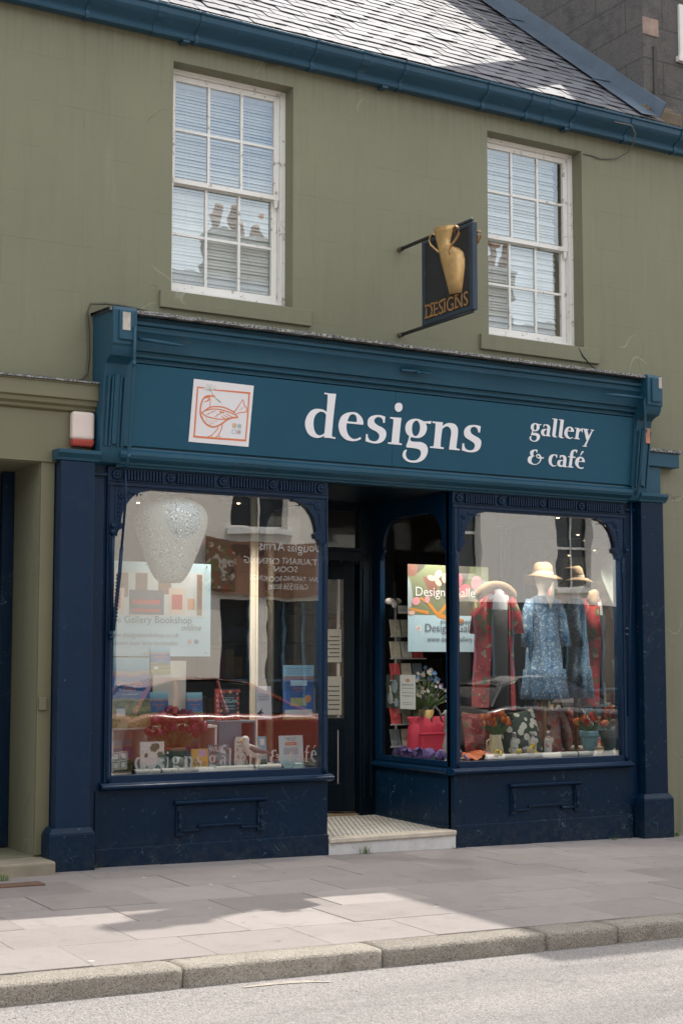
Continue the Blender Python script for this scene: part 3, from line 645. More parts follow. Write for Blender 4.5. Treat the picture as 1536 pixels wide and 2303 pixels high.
for key, (fa, fb, ga, gb) in DX.items():
    dw = MB(); dw.box(fa, ga, YF, .03, .640, ZF); dw.box(gb, fb, YF, .03, .640, ZF)
    dw.box(ga, gb, YF, .03, .640, ZG0); dw.box(ga, gb, YF, .03, ZG1, ZF)
    win = dw.build('display_window', NAVY, sf, bevel=.004)
    MB().box(ga - .01, gb + .01, YG - .003, YG + .003, ZG0 - .01, ZG1 + .01).build('pane', GLASS, win)
    for x, s in ((ga - .004, 1), (gb + .004, -1)):
        flat('spandrel', [spandrel(x, s, FY)], FY, -.030, .036, NAVY, win)
        m_ = MB(); rosette(m_, (x + s * .055, YF - .010, ZG1 - .055), .034)
        for t in range(5): m_.ball((x + s * (.10 + .030 * t), YF - .008, ZG1 - .030 - .004 * t), .015 - .0015 * t, 5, (1.2, .6, .8)); m_.ball((x + s * (.036 - .003 * t), YF - .008, ZG1 - .12 - .034 * t), .016 - .0015 * t, 5, (.8, .6, 1.2))
        m_.build('carved_leaf', NAVY, win, smooth=True)
    # mouldings round the opening
    md = MB(); md.box(fa + .012, fa + .022, YF - .010, YF, .66, 3.05); md.box(fb - .022, fb - .012, YF - .010, YF, .66, 3.05)
    md.box(fa, fb, YF - .016, YF, 3.046, 3.062); md.box(fa, fb, YF - .012, YF, 3.082, 3.090); md.box(fa, fb, YF - .014, YF, 3.188, 3.200)
    md.build('bead', NAVY, win, bevel=.003)
    fl = MB(); x = fa + .06; nros = 5; span = (fb - fa - .12)
    rx = [fa + .075 + (fb - fa - .15) * i / 4 for i in range(5)]
    while x < fb - .06:
        if min(abs(x - r_) for r_ in rx) > .058: fl.box(x - .008, x + .008, YF - .024, YF, 3.096, 3.180)
        x += .0275
    tag(fl.build('fluting', NAVY, win, bevel=.003), kind='stuff')
    for r_ in rx:
        m_ = MB(); rosette(m_, (r_, YF - .012, 3.138), .046); m_.build('rosette', NAVY, win, smooth=True)
    # slim colonnettes on the stiles
    for x in (fa + .034, fb - .034):
        m_ = MB(); m_.lathe([(.016, 0), (.020, .05), (.013, .08), (.013, 1.80), (.020, 1.83), (.024, 1.86), (.014, 1.90), (.022, 1.95), (.010, 2.0)], (x, YF - .004, .66), 10); m_.build('colonnette', NAVY, win, smooth=True)
# moulded sills, stall risers, plinths
sp = [(0, .592), (-.088, .592), (-.096, .598), (-.128, .606), (-.140, .618), (-.140, .632), (-.128, .640), (-.112, .645), (-.105, .654), (-.085, .658), (0, .66)]
for (a, b, w0, w1) in ((4.235, 6.350, 4.20, 6.315), (7.598, 9.725, 7.635, 9.725)):
    rr = MB().box(w0, w1, -.075, .02, -.25, .598).build('stall_riser', NAVYWORN, sf, bevel=.003)
    MB().prism(sp, 'x', a, b).build('sill', NAVY, rr, bevel=.003)
    MB().hexa([(w0, -.098, -.3), (w1, -.098, -.3), (w1, -.07, -.3), (w0, -.07, -.3)], [(w0, -.092, .138), (w1, -.092, .138), (w1, -.07, .146), (w0, -.07, .146)]).build('plinth', NAVYWORN, rr, bevel=.004)
for (a, b) in ((4.885, 5.70), (8.255, 9.075)):   # moulded vent panels
    v_ = MB(); v_.prism([(-.075, .452), (-.100, .455), (-.118, .466), (-.122, .478), (-.122, .487), (-.075, .494)], 'x', a - .012, b + .012)
    vp_ = v_.build('vent_panel', NAVY, sf, bevel=.003)
    for x in (a + .005, b - .065):
        m_ = MB(); m_.box(x, x + .06, -.092, -.074, .215, .452); m_.box(x + .008, x + .052, -.104, -.09, .40, .447); m_.lathe([(.012, 0), (.017, .03), (.011, .06), (.018, .10), (.012, .15)], (x + .03, -.098, .245), 8); m_.box(x - .003, x + .063, -.102, -.075, .208, .224); m_.build('baluster', NAVYWORN, vp_, bevel=.003)
    m_ = MB(); c = (a + b) / 2
    m_.box(a + .065, c - .185, -.094, -.074, .236, .254); m_.box(c + .185, b - .065, -.094, -.074, .236, .254); m_.box(c - .185, c + .185, -.094, -.074, .268, .286)
    m_.box(c - .199, c - .185, -.094, -.074, .236, .286); m_.box(c + .185, c + .199, -.094, -.074, .236, .286); m_.build('bead', NAVYWORN, vp_, bevel=.004)
# ---- fascia and cornice
bp = [(0, 3.198), (-.115, 3.198), (-.120, 3.212), (-.140, 3.218), (-.145, 3.236), (-.170, 3.246), (-.200, 3.262), (-.214, 3.288), (-.212, 3.312), (-.196, 3.330), (-.182, 3.336), (-.178, 3.352), (-.165, 3.356), (0, 3.36)]
fas = MB().prism(bp, 'x', 4.325, 9.705).build('fascia', TEAL, sf, bevel=.002, auto=30)
cp = [(0, 4.03), (-.268, 4.036), (-.272, 4.05), (-.250, 4.056), (-.250, 4.072), (-.286, 4.080), (-.290, 4.100), (-.270, 4.106), (-.272, 4.124), (-.302, 4.130), (-.306, 4.160), (-.316, 4.205), (-.334, 4.248), (-.360, 4.272), (-.364, 4.296), (-.346, 4.302), (-.346, 4.318), (-.372, 4.326), (-.374, 4.352), (-.330, 4.356), (-.330, 4.398), (0, 4.41)]
MB().prism(cp, 'x', 4.34, 9.705).build('cornice', TEAL, fas, bevel=.002, auto=30)
lm = MB(); rl = random.Random(5); x = 4.13; prev = None      # ragged lead over the top
while x < 9.93:
    st = .06; d0 = -.435 + rl.uniform(-.006, .006); zz = 4.398 + rl.uniform(-.004, .004)
    cur = [(x, .0, 4.462), (x, d0 + .02, 4.430), (x, d0, zz + .024), (x, d0 - .003, zz), (x, d0 + .03, zz + .004), (x, 0, 4.44)]
    if prev: 
        n = len(lm.v); lm.v += prev + cur; k = len(cur)
        for i in range(k): lm.f.append([n + i, n + (i + 1) % k, n + k + (i + 1) % k, n + k + i]); lm.m.append(0)
    prev = cur; x += st
lm.build('lead_capping', LEAD, fas)
MB().box(4.32, 9.71, -.160, 0, 3.355, 4.035).build('backing', TEAL, fas)
for xa, xb in ((4.34, 4.425), (9.672, 9.705)):   # side linings of the panel
    MB().hexa([(xa, -.215, 3.355), (xb, -.195, 3.355), (xb, -.15, 3.355), (xa, -.15, 3.355)], [(xa, -.290, 4.034), (xb, -.272, 4.034), (xb, -.15, 4.034), (xa, -.15, 4.034)]).build('panel_frame', TEAL, fas, bevel=.004)
# consoles closing both ends
cs = [(0, 4.44), (-.445, 4.435), (-.462, 4.405), (-.458, 4.135), (-.440, 4.120), (-.432, 4.085), (-.405, 4.045), (-.345, 4.028), (-.298, 4.000), (-.290, 3.955), (-.272, 3.90), (-.205, 3.31), (-.19, 3.265), (-.15, 3.22), (0, 3.2)]
for a, b in ((4.152, 4.352), (9.690, 9.882)):
    c_ = MB().prism(cs, 'x', a, b).build('console', TEAL, sf, bevel=.006, auto=30)
    MB().box(a + .045, b - .035, -.478, -.455, 4.165, 4.40).build('block', TEAL, c_, bevel=.006)
    m_ = MB()
    for u in (.028, .062, .130, .165): m_.hexa([(a + u, -.300, 3.90), (a + u + .018, -.300, 3.90), (a + u + .018, -.26, 3.90), (a + u, -.26, 3.90)], [(a + u, -.226, 3.345), (a + u + .018, -.226, 3.345), (a + u + .018, -.18, 3.345), (a + u, -.18, 3.345)])
    m_.build('reed', TEAL, c_, bevel=.003)
    m_ = MB(); m_.hexa([(a + .084, -.306, 3.92), (a + .126, -.306, 3.92), (a + .126, -.26, 3.92), (a + .084, -.26, 3.92)], [(a + .084, -.236, 3.36), (a + .126, -.236, 3.36), (a + .126, -.18, 3.36), (a + .084, -.18, 3.36)]); m_.build('drop', TEAL, c_, bevel=.006)
    if a < 5: MB().box(a + .07, a + .135, -.484, -.476, 4.24, 4.385).build('bare_patch', M('flaked pale undercoat', (.42, .38, .33), .9, .35, 14, .5, 60), c_)
    else:
        MB().box(b - .085, b - .03, -.3015, -.29, 3.78, 3.93).build('bare_patch', M('bare pink timber', (.42, .19, .12), .9, .3, 14, .5, 60), c_)
        MB().box(b - .07, b - .03, -.484, -.476, 4.30, 4.41).build('bare_patch', bpy.data.materials['flaked pale undercoat'], c_)
# remains of the next fascia past the far pilaster
MB().box(9.90, 10.40, -.12, 0, 3.590, 3.735).build('fascia_stub', TEAL, sf, bevel=.006)
MB().box(9.90, 10.17, -.09, 0, 3.30, 3.590).build('fascia_stub', TEAL, sf, bevel=.006)
MB().box(9.90, 10.43, -.145, 0, 3.735, 3.768).build('lead_capping', LEAD, sf, bevel=.004)
# ---- recessed entry
XA, XB, YD = 6.315, 7.635, 1.33
zt = lambda y: .095 + .02 * max(0, y)
lob = MB().hexa([(XA, .02, -.2), (XB, .02, -.2), (XB, YD + .4, -.2), (XA, YD + .4, -.2)], [(XA, .02, zt(.02)), (XB, .02, zt(.02)), (XB, YD + .4, zt(YD + .4)), (XA, YD + .4, zt(YD + .4))]).build('lobby_floor', MOSAIC, sf)
tl = MB()
for i in range(26):
    for j in range(22):
        x = XA + .06 + i * .05 + (.025 if j % 2 else 0); y = .10 + j * .055
        if x > XB - .03: continue
        z = zt(y) + .0012; q = .0125; tl.add([(x - q, y, z), (x, y - q * 1.15, z), (x + q, y, z), (x, y + q * 1.15, z)], [(0, 1, 2, 3)])
tag(tl.build('black_tiles', plain('black tile', (.03, .03, .033), .4), lob), kind='stuff')
MB().box(XA + .002, XB - .002, -.118, .045, .062, .104).build('nosing', M('worn cream nosing stone', (.52, .46, .37), .55, .25, 9, .3, 70), sf, bevel=.008)
MB().box(XA + .002, XB - .002, -.100, .02, -.3, .062).build('step_riser', MARBLE, sf, bevel=.004)
MB().box(XA - .1, XB + .1, -.04, 1.9, 3.19, 3.22).build('lobby_ceiling', NAVYSHADE, sf)
def side_window(x, s):
    """glazed return of a display facing the lobby; s=+1 faces left"""
    x1 = x + s * .055; m_ = MB()
    m_.box(x, x1, -.02, .045, .66, ZF); m_.box(x, x1, YD - .13, YD, .66, ZF); m_.box(x, x1, .045, YD - .13, .66, ZG0); m_.box(x, x1, .045, YD - .13, 3.03, ZF)
    r_ = m_.build('return_window', NAVY, sf, bevel=.004)
    MB().box(x + s * .025, x + s * .031, .04, YD - .12, ZG0 - .01, 3.04).build('pane', GLASS2, r_)
    fs = Frame((x + s * .004, 0, 0), (0, -s, 0), (0, 0, 1))
    for y, g in ((.042, 1), (YD - .127, -1)):
        lp = [(-s * (y + g * (p[0] - 0)), p[1]) for p in [(abs(q[0]), q[1]) for q in spandrel(0, 1, None)]]
        flat('spandrel', [lp], fs, -.03, .034, NAVY, r_)
    q = MB().box(x, x + s * .06, -.02, YD, -.1, .60).build('stall_riser', NAVYWORN, sf)
    MB().prism([(x + s * .06, .592), (x - s * .012, .592), (x - s * .05, .606), (x - s * .056, .622), (x - s * .05, .640), (x - s * .02, .652), (x + s * .06, .66)], 'y', -.02, YD + .0).build('sill', NAVY, q, bevel=.003)
    MB().box(x - s * .016, x + s * .05, .0, YD, -.1, .135).build('plinth', NAVYWORN, q, bevel=.003)
    cr = MB().box(x + s * .008, x + s * .02, YD - .125, YD - .118, .72, 2.70).build('cream_edge', M('cream bead', (.62, .56, .44), .6), r_)
side_window(XB, 1); side_window(XA, -1)
# door frame, transom and half open glazed door at the back of the lobby
dx0, dz = P(740, 1215, YD); dj = P(806, 1300, YD)[0]
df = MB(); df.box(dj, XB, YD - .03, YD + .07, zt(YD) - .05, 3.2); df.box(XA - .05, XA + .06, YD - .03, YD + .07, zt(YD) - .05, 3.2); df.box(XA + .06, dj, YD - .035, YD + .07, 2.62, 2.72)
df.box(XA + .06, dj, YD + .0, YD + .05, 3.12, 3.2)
dfr = df.build('door_frame', NAVYSHADE, sf, bevel=.006)
m_ = MB(); x = XA + .08
while x < dj - .03: m_.box(x, x + .02, YD - .055, YD - .035, 2.585, 2.62); x += .036
m_.box(XA + .06, dj, YD - .075, YD - .03, 2.715, 2.75); m_.build('dentil', NAVYSHADE, dfr, bevel=.003)
MB().box(XA + .06, dj, YD + .02, YD + .026, 2.74, 3.12).build('fanlight', GLASS2, dfr)
for k, xx in enumerate((dj + .03, dj + .11, dj + .2)): MB().box(xx, xx + .035, YD - .045, YD - .03, .3, 2.55).build('bead', NAVYSHADE, dfr, bevel=.006)
MB().box(XA + .02, dj, YD + .0, YD + .10, .09, zt(YD) + .015).build('threshold', M('worn oak', (.22, .16, .09), .6), dfr)
hinge = Vector((dj - .01, YD + .06, 0)); ang = R(38); ux = Vector((-math.cos(ang), math.sin(ang), 0)); un = Vector((ux.y, -ux.x, 0))
DW = .86
def dleaf(name, a, b, z0, z1, t0, t1, mat, par, bev=.004):
    A = [hinge + ux * u + un * t for u, t in ((a, t0), (b, t0), (b, t1), (a, t1))]
    return MB().hexa([(*p[:2], z0) for p in A], [(*p[:2], z1) for p in A]).build(name, mat, par, bevel=bev)
doo = dleaf('door', 0, .11, .15, 2.60, 0, .045, NAVYSHADE, sf)
for a, b, z0, z1 in ((DW - .11, DW, .15, 2.60), (.11, DW - .11, .15, .42), (.11, DW - .11, .95, 1.07), (.11, DW - .11, 2.45, 2.60)): dleaf('rail', a, b, z0, z1, 0, .045, NAVYSHADE, doo)
dleaf('panel', .11, DW - .11, .42, .95, .012, .03, NAVYSHADE, doo); dleaf('pane', .11, DW - .11, 1.07, 2.45, .02, .025, GLASS2, doo)
dleaf('handle', DW - .08, DW - .05, 1.02, 1.20, .045, .09, M('brass', (.5, .36, .14), .3, metal=0) if False else plain('brass', (.5, .36, .14), .3, Metallic=1.0), doo)
PAPER = M('cream notice paper', (.30, .285, .25), .8, .05); nt_ = dleaf('notice', .13, .31, 1.10, 1.48, -.004, -.001, PAPER, None, 0); tag(nt_, 'cream opening notice taped low on the glass of the open door', 'notice')
nt2 = dleaf('notice', .13, .29, 1.62, 1.95, -.004, -.001, PAPER, None, 0); tag(nt2, 'cream notice taped higher on the glass of the open door', 'notice')
for k in range(6): dleaf('print_line', .15, .27 - .02 * (k % 2), 1.67 + .04 * k, 1.68 + .04 * k, -.0055, -.0045, BLACKM, nt2, 0)
for k in range(6): dleaf('print_line', .15, .29 - .03 * (k % 2), 1.15 + .045 * k, 1.16 + .045 * k, -.0055, -.0045, BLACKM, nt_, 0)
# pale strip whose colour stands for light catching the door's edge
x_, z_ = P(760, 1270, 1.52); wl_ = MB().box(x_ - .012, x_ + .012, 1.50, 1.53, .3, z_).build('lit_door_edge', M('grey white lit edge', (.5, .45, .42), .6), sf)
# ---- awning gear: old iron arms and the pole leaning in front of the window
ag = thing('awning_gear', 'blue painted iron awning pipe running down the fascia end beside the bird logo', 'awning gear', (4.4, -.3, 3))
F1 = -.49
def W(px_, py_, y): x, z = P(px_, py_, y); return (x, y, z)
MB().tube([W(304, 735, -.49), W(303, 800, -.47), W(297, 905, -.40), W(291, 1010, -.33), W(288, 1040, -.30), W(278, 1056, -.2)], .0125, 8).build('pipe', TEAL, ag, smooth=True)
for p_, y_ in (((302, 822), -.465), ((290, 1030), -.32)): MB().lathe([(.017, 0), (.019, .01), (.017, .04)], W(*p_, y_), 8).build('collar', TEAL, ag, smooth=True)
MB().tube([W(312, 762, -.40), W(350, 768, -.40), W(395, 775, -.40), W(424, 779, -.40)], [.016, .017, .014, .006], 8).build('arm', TEAL, ag, smooth=True)
ar = thing('awning_gear', 'blue painted iron awning arm at the gallery and cafe end of the fascia', 'awning gear', (9.6, -.3, 3))
MB().tube([W(1358, 886, -.40), W(1385, 889, -.41), W(1448, 895, -.42)], [.006, .018, .012], 8).build('arm', TEAL, ar, smooth=True)
MB().tube([W(1448, 895, -.42), W(1450, 930, -.41), W(1449, 965, -.38), W(1442, 1040, -.32), W(1434, 1100, -.25), W(1422, 1122, -.14)], .012, 8).build('pipe', TEAL, ar, smooth=True)
MB().tube([W(1418, 1124, -.12), W(1419, 1300, -.10), W(1415, 1420, -.10), W(1412, 1610, -.10)], .011, 8).build('rod', NAVY, ar, smooth=True)
for py_ in (1238, 1415, 1428): MB().lathe([(.016, -.02), (.022, 0), (.016, .02)], W(1409, py_, -.105), 8).build('collar', NAVY, ar, smooth=True)
ac = thing('awning_catch', 'small iron catch fixed on the cornice above the letters', 'catch', W(935, 837, -.35))
MB().tube([W(902, 832, -.345), W(940, 836, -.35)], [.014, .018], 8).build('bolt', TEAL, ac, smooth=True); MB().tube([W(938, 836, -.36), W(972, 842, -.35)], [.010, .008], 8).build('bar', TEAL, ac, smooth=True); MB().ball(W(940, 838, -.365), .018, 6).build('knuckle', TEAL, ac, smooth=True)
ap = thing('awning_pole', 'dark blue awning pole with twisted lower end leaning across the bookshop window', 'pole', (4.3, -.15, 1.5))
MB().tube([W(283, 1058, -.17), W(284, 1120, -.15), W(274, 1235, -.14)], .0105, 8).build('rod', NAVY, ap, smooth=True)
MB().tube([W(274, 1232, -.14), W(270, 1290, -.14), W(259, 1385, -.14), W(256, 1418, -.14)], .015, 8).build('sleeve', NAVY, ap, smooth=True)
tw_ = []; A_, B_ = Vector(W(268, 1290, -.14)), Vector(W(259, 1395, -.14))
for i in range(91):
    t = i / 90; p_ = A_.lerp(B_, t); a = t * 2 * math.pi * 13; tw_.append(p_ + Vector((math.cos(a) * .017, math.sin(a) * .017, 0)))
MB().tube(tw_, .0055, 5).build('twist', NAVY, ap, smooth=True)
MB().tube([W(255, 1190, -.105), W(254, 1260, -.105), W(252, 1422, -.105)], .014, 8).build('bracket_tube', NAVY, ap, smooth=True)
for py_, xx in ((1182, 255), (1196, 254), (1424, 250), (1434, 251)): MB().lathe([(.014, -.02), (.024, 0), (.014, .02)], W(xx, py_, -.115), 8).build('collar', NAVY, ap, smooth=True)
# alarm box
al = thing('alarm_box', 'white burglar alarm box with red lower edge beside the fascia console', 'alarm box', (4.04, -.1, 3.34))
MB().box(3.945, 4.135, -.135, -.046, 3.392, 3.622).build('cover', M('aged cream plastic', (.68, .58, .52), .45, .06, 9, .05), al, bevel=.028, seg=4)
MB().hexa([(3.955, -.12, 3.338), (4.125, -.12, 3.338), (4.125, -.046, 3.338), (3.955, -.046, 3.338)], [(3.943, -.137, 3.394), (4.137, -.137, 3.394), (4.137, -.046, 3.394), (3.943, -.046, 3.394)]).build('strobe_lens', M('faded red plastic', (.42, .06, .045), .35, .1), al, bevel=.014, seg=3)
# cables
CAB = M('weathered grey cable', (.12, .115, .10), .7); CAB2 = M('olive painted cable', (.075, .07, .05), .6)
tag(MB().tube([W(-40, 836, -.035), W(30, 842, -.045), W(100, 848, -.045), W(160, 858, -.035), W(185, 853, -.035), W(197, 840, -.035), W(201, 800, -.035), W(200, 745, -.035), W(197, 705, -.035), W(204, 684, -.045), W(240, 683, -.05), W(280, 688, -.06), W(330, 700, -.05)], .0105, 6).build('cable', CAB2, smooth=True), 'olive cable looping round the top of the fascia console above the alarm box', 'cable')
tag(MB().tube([W(1288, 785, -.02), W(1300, 782, -.03), W(1310, 800, -.04), W(1330, 824, -.03), W(1345, 834, -.03)], .007, 6).build('cable', BLACKM, smooth=True), 'short black cable dropping from the sill below the hanging sign side window to the cornice', 'cable')
tag(MB().tube([(9.05, 2.6, 9.6), (9.25, 1.2, 8.42), W(1330, 250, .3), W(1385, 275, -.26), W(1420, 282, -.29), W(1428, 300, -.28), W(1424, 322, -.2), W(1410, 343, -.06), W(1385, 357, -.02), W(1350, 357, -.015), W(1325, 348, -.012), W(1310, 347, .0)], .0065, 6).build('aerial_cable', CAB, smooth=True), 'thin grey aerial cable crossing the slates and looping under the gutter', 'cable')
# ================================================================ fascia sign: boards, traced lettering, bird logo
fs_ = thing('fascia_sign', 'long teal shop sign board with white lettering and square bird logo', 'sign', (7, -.25, 3.36))
FO = Vector((4.40, -.172, 3.36)); FT = Vector((0, -.078, .674)).normalized()
FF = Frame((4.40, -.172, 3.362), (1, 0, 0), FT)
JX = FF.at(884, 960)[0]
for a, b in ((.025, JX - .0015), (JX + .0015, 5.275)):
    MB().hexa([FF.pt(a, .006), FF.pt(b, .006), FF.pt(b, .672), FF.pt(a, .672)], [FF.pt(a, .006, .012), FF.pt(b, .006, .012), FF.pt(b, .672, .012), FF.pt(a, .672, .012)]).build('board', TEALFLAT, fs_, bevel=.0015)
FH = .0125
def glyph(crop, loops):
    x0, y0, k, dx, dy = crop
    def cv(p): return FF.at(x0 + p[0] * k + dx, y0 + p[1] * k + dy)
    flat('letter', [[cv(q) for q in smooth_loop(lp, 5)] for lp in loops], FF, FH, .006, WHITEINK, fs_)
K1 = (680, 876, 140 / 1536, 0, 0); K2 = (810, 900, 150 / 1536, 0, 0); K3 = (950, 930, 140 / 1536, 0, 0); K4 = (1180, 936, 80 / 1536, 0, 0); K5 = (1255, 940, 90 / 1536, 0, 0); K6 = (1178, 1004, 142 / 1536, 0, 0)
c = 1
G_d = [[(525,78,c),(650,100),(808,108,c),(770,420),(735,750),(706,1080),(704,1140),(725,1168),(793,1182,c),(790,1220,c),(660,1198),(512,1190,c),(525,1142,c),(440,1178),(340,1195),(210,1160),(110,1070),(55,930),(50,800),(85,680),(160,560),(260,490),(370,478),(490,500),(580,560,c),(595,350),(605,140,c),(590,125),(525,118,c)], [(565,630,c),(520,570),(430,548),(340,590),(275,690),(250,830),(265,980),(310,1080),(380,1130),(450,1125),(525,1080,c)]]
G_e = [[(1475,872,c),(1068,832,c),(1060,930),(1080,1050),(1130,1150),(1220,1215),(1320,1215),(1412,1172,c),(1420,1225,c),(1320,1265),(1200,1275),(1050,1235),(930,1120),(875,960),(880,820),(940,670),(1050,590),(1190,560),(1320,580),(1430,680),(1475,790)], [(1318,808,c),(1320,720),(1290,640),(1220,610),(1140,650),(1085,785,c)]]
G_s = [[(552,380,c),(540,525,c),(505,522,c),(495,450),(460,410),(400,390),(340,405),(300,460),(310,520),(380,580),(480,630),(550,690),(575,770),(550,880),(480,960),(360,998),(230,985),(100,945,c),(115,780,c),(150,785,c),(155,850),(200,920),(290,950),(370,930),(415,860),(410,790),(340,720),(240,670),(170,610),(148,530),(170,430),(240,370),(340,345),(450,350)]]
G_i = [[(670,388,c),(925,410,c),(905,560),(870,940),(880,985),(935,1000,c),(930,1035,c),(615,1005,c),(620,970,c),(680,972),(700,950),(722,700),(743,480),(720,435),(668,425,c)]]
G_dot = [[(860,62),(920,80),(945,140),(935,220),(880,268),(820,260),(780,210),(778,130),(810,80)]]
G_g = [[(1614,481,c),(1594,548,c),(1480,532,c),(1506,610),(1500,700),(1450,800),(1360,860),(1270,872),(1145,850,c),(1125,905),(1150,945),(1250,960),(1370,965),(1480,1020),(1528,1120),(1515,1240),(1440,1360),(1320,1425),(1190,1438),(1050,1405),(965,1320),(955,1240),(985,1170),(1040,1135,c),(1045,1160,c),(1025,1210),(1030,1290),(1080,1365),(1170,1390),(1280,1375),(1355,1300),(1375,1220),(1350,1150),(1270,1115),(1150,1098),(1045,1090,c),(1035,1050,c),(1075,950),(1105,835,c),(1040,760),(1015,650),(1040,540),(1110,465),(1220,430),(1330,440),(1440,490,c)], [(1270,470),(1330,520),(1355,620),(1340,730),(1300,805),(1245,828),(1190,790),(1165,690),(1175,570),(1215,500)]]
G_n = [[(218,195,c),(472,218,c),(462,318,c),(550,255),(650,235),(760,260),(830,340),(845,450),(835,580),(806,810),(815,858),(890,878,c),(882,912,c),(628,888,c),(635,840),(660,640),(682,480),(665,390),(615,330),(540,325),(460,380,c),(435,560),(416,790),(430,825),(495,835,c),(490,878,c),(160,845,c),(165,812,c),(225,812),(248,790),(275,560),(296,290),(280,245),(218,235,c)]]
G_s2 = [[(1405,318,c),(1385,472,c),(1350,468,c),(1335,400),(1290,345),(1230,330),(1170,360),(1150,420),(1175,490),(1250,545),(1350,600),(1405,660),(1418,730),(1390,850),(1310,930),(1190,958),(1060,945),(942,908,c),(960,735,c),(1000,740,c),(1005,810),(1050,880),(1140,910),(1220,890),(1262,820),(1250,740),(1190,690),(1090,630),(1020,570),(995,480),(1020,380),(1100,305),(1220,283),(1320,292)]]
H_g = [[(665,345,c),(640,400,c),(565,385,c),(580,470),(560,560),(490,630),(400,655),(300,645,c),(290,690),(310,715),(400,720),(500,745),(580,810),(598,890),(570,990),(490,1070),(380,1105),(260,1085),(170,1020),(150,940),(175,880),(225,850,c),(230,875,c),(210,940),(240,1020),(310,1060),(390,1055),(450,1000),(465,920),(440,860),(370,830),(215,822,c),(215,790,c),(270,625,c),(215,550),(205,470),(235,370),(320,310),(420,300),(530,345,c)], [(400,345),(450,390),(462,480),(445,570),(395,615),(345,580),(325,490),(345,390)]]
H_a = [[(745,480,c),(760,365,c),(840,355),(940,365),(1010,420),(1040,500),(1030,600),(1005,810),(1055,850,c),(1035,882,c),(880,862,c),(885,835,c),(800,865),(720,840),(660,770),(645,690),(670,610),(740,560),(830,550),(915,575,c),(915,480),(880,415),(820,395),(785,410),(772,482,c)], [(905,605,c),(840,595),(790,640),(770,720),(790,790),(840,815),(890,790,c)]]
H_l = [[(1135,95,c),(1345,125,c),(1300,500),(1265,820),(1290,880),(1345,885,c),(1335,910,c),(1250,918),(1165,885),(1132,800),(1170,480),(1205,170),(1190,140),(1135,125,c)]]
H_e = [[(545,540,c),(310,508,c),(305,600),(335,700),(400,755),(460,755),(505,732,c),(512,755,c),(440,798),(360,802),(250,745),(190,640),(190,540),(240,420),(320,350),(400,335),(480,365),(535,430),(548,500)], [(440,492,c),(440,430),(410,380),(370,380),(315,480,c)]]
H_r = [[(595,372,c),(765,395,c),(745,495,c),(800,430),(890,398,c),(882,550,c),(855,545,c),(848,500),(810,490),(745,570),(715,770,c),(770,795,c),(768,825,c),(550,800,c),(555,775,c),(605,775,c),(635,600),(655,410,c),(590,400,c)]]
H_y = [[(890,405,c),(1108,432,c),(1100,462,c),(1060,462,c),(1115,700,c),(1245,485,c),(1195,472,c),(1198,445,c),(1328,462,c),(1320,485,c),(1280,490,c),(1010,1070,c),(1045,1080,c),(1038,1112,c),(885,1092,c),(890,1065,c),(945,1062,c),(1055,845,c),(1020,835,c),(935,440,c),(890,435,c)]]
I_amp = [[(300,85,c),(292,150,c),(278,148,c),(262,110),(230,105),(200,150),(195,210),(235,238,c),(200,245),(165,280),(150,350),(180,410),(240,430),(310,410),(360,340),(365,300),(320,295),(275,260),(270,215),(305,185),(350,190),(385,240),(400,270,c),(460,262,c),(432,302,c),(395,295,c),(380,350),(330,415),(240,448),(140,430),(75,380),(65,310),(95,250),(150,225,c),(120,180),(130,120),(180,85),(250,75)], [(300,212),(335,232),(345,265),(310,265),(285,240)]]
I_c = [[(778,205,c),(772,282,c),(755,280,c),(745,240),(715,215),(680,235),(650,290),(640,370),(660,440),(710,470),(760,452,c),(755,470,c),(700,490),(630,470),(580,410),(570,330),(590,250),(640,205),(710,192)]]
I_a = [[(838,285,c),(845,218,c),(890,213),(950,220),(990,260),(1000,310),(985,470,c),(1005,488,c),(998,508,c),(910,498,c),(912,482,c),(860,500),(800,470),(778,410),(800,350),(850,328),(930,335,c),(930,285),(905,250),(870,245),(855,287,c)], [(925,355,c),(880,350),(850,390),(850,440),(880,465),(912,455,c)]]
I_f = [[(1268,90,c),(1255,158,c),(1240,155,c),(1225,115),(1195,115),(1170,160),(1158,245,c),(1225,255,c),(1215,285,c),(1150,275,c),(1125,485,c),(1170,502,c),(1168,520,c),(1020,505,c),(1022,490,c),(1060,488,c),(1088,268,c),(1042,258,c),(1045,240,c),(1090,240,c),(1100,170),(1140,100),(1200,78)]]
I_e = [[(1448,385,c),(1298,372,c),(1292,440),(1320,500),(1370,515),(1420,505,c),(1420,525,c),(1370,545),(1300,530),(1235,470),(1215,400),(1235,310),(1290,262),(1350,250),(1410,280),(1442,340)], [(1385,358,c),(1380,310),(1350,285),(1320,310),(1302,355,c)]]
I_ac = [[(1428,120,c),(1345,220,c),(1335,210,c),(1385,115,c)]]
for cr, g in ((K1, G_d), (K1, G_e), (K2, G_s), (K2, G_i), (K2, G_dot), (K2, G_g), (K3, G_n), (K3, G_s2), (K4, H_g), (K4, H_a), (K4, H_l), ((1180, 936, 80 / 1536, 14.6, 1.9), H_l), (K5, H_e), (K5, H_r), (K5, H_y), (K6, I_amp), (K6, I_c), (K6, I_a), (K6, I_f), (K6, I_e), (K6, I_ac)): glyph(cr, g)
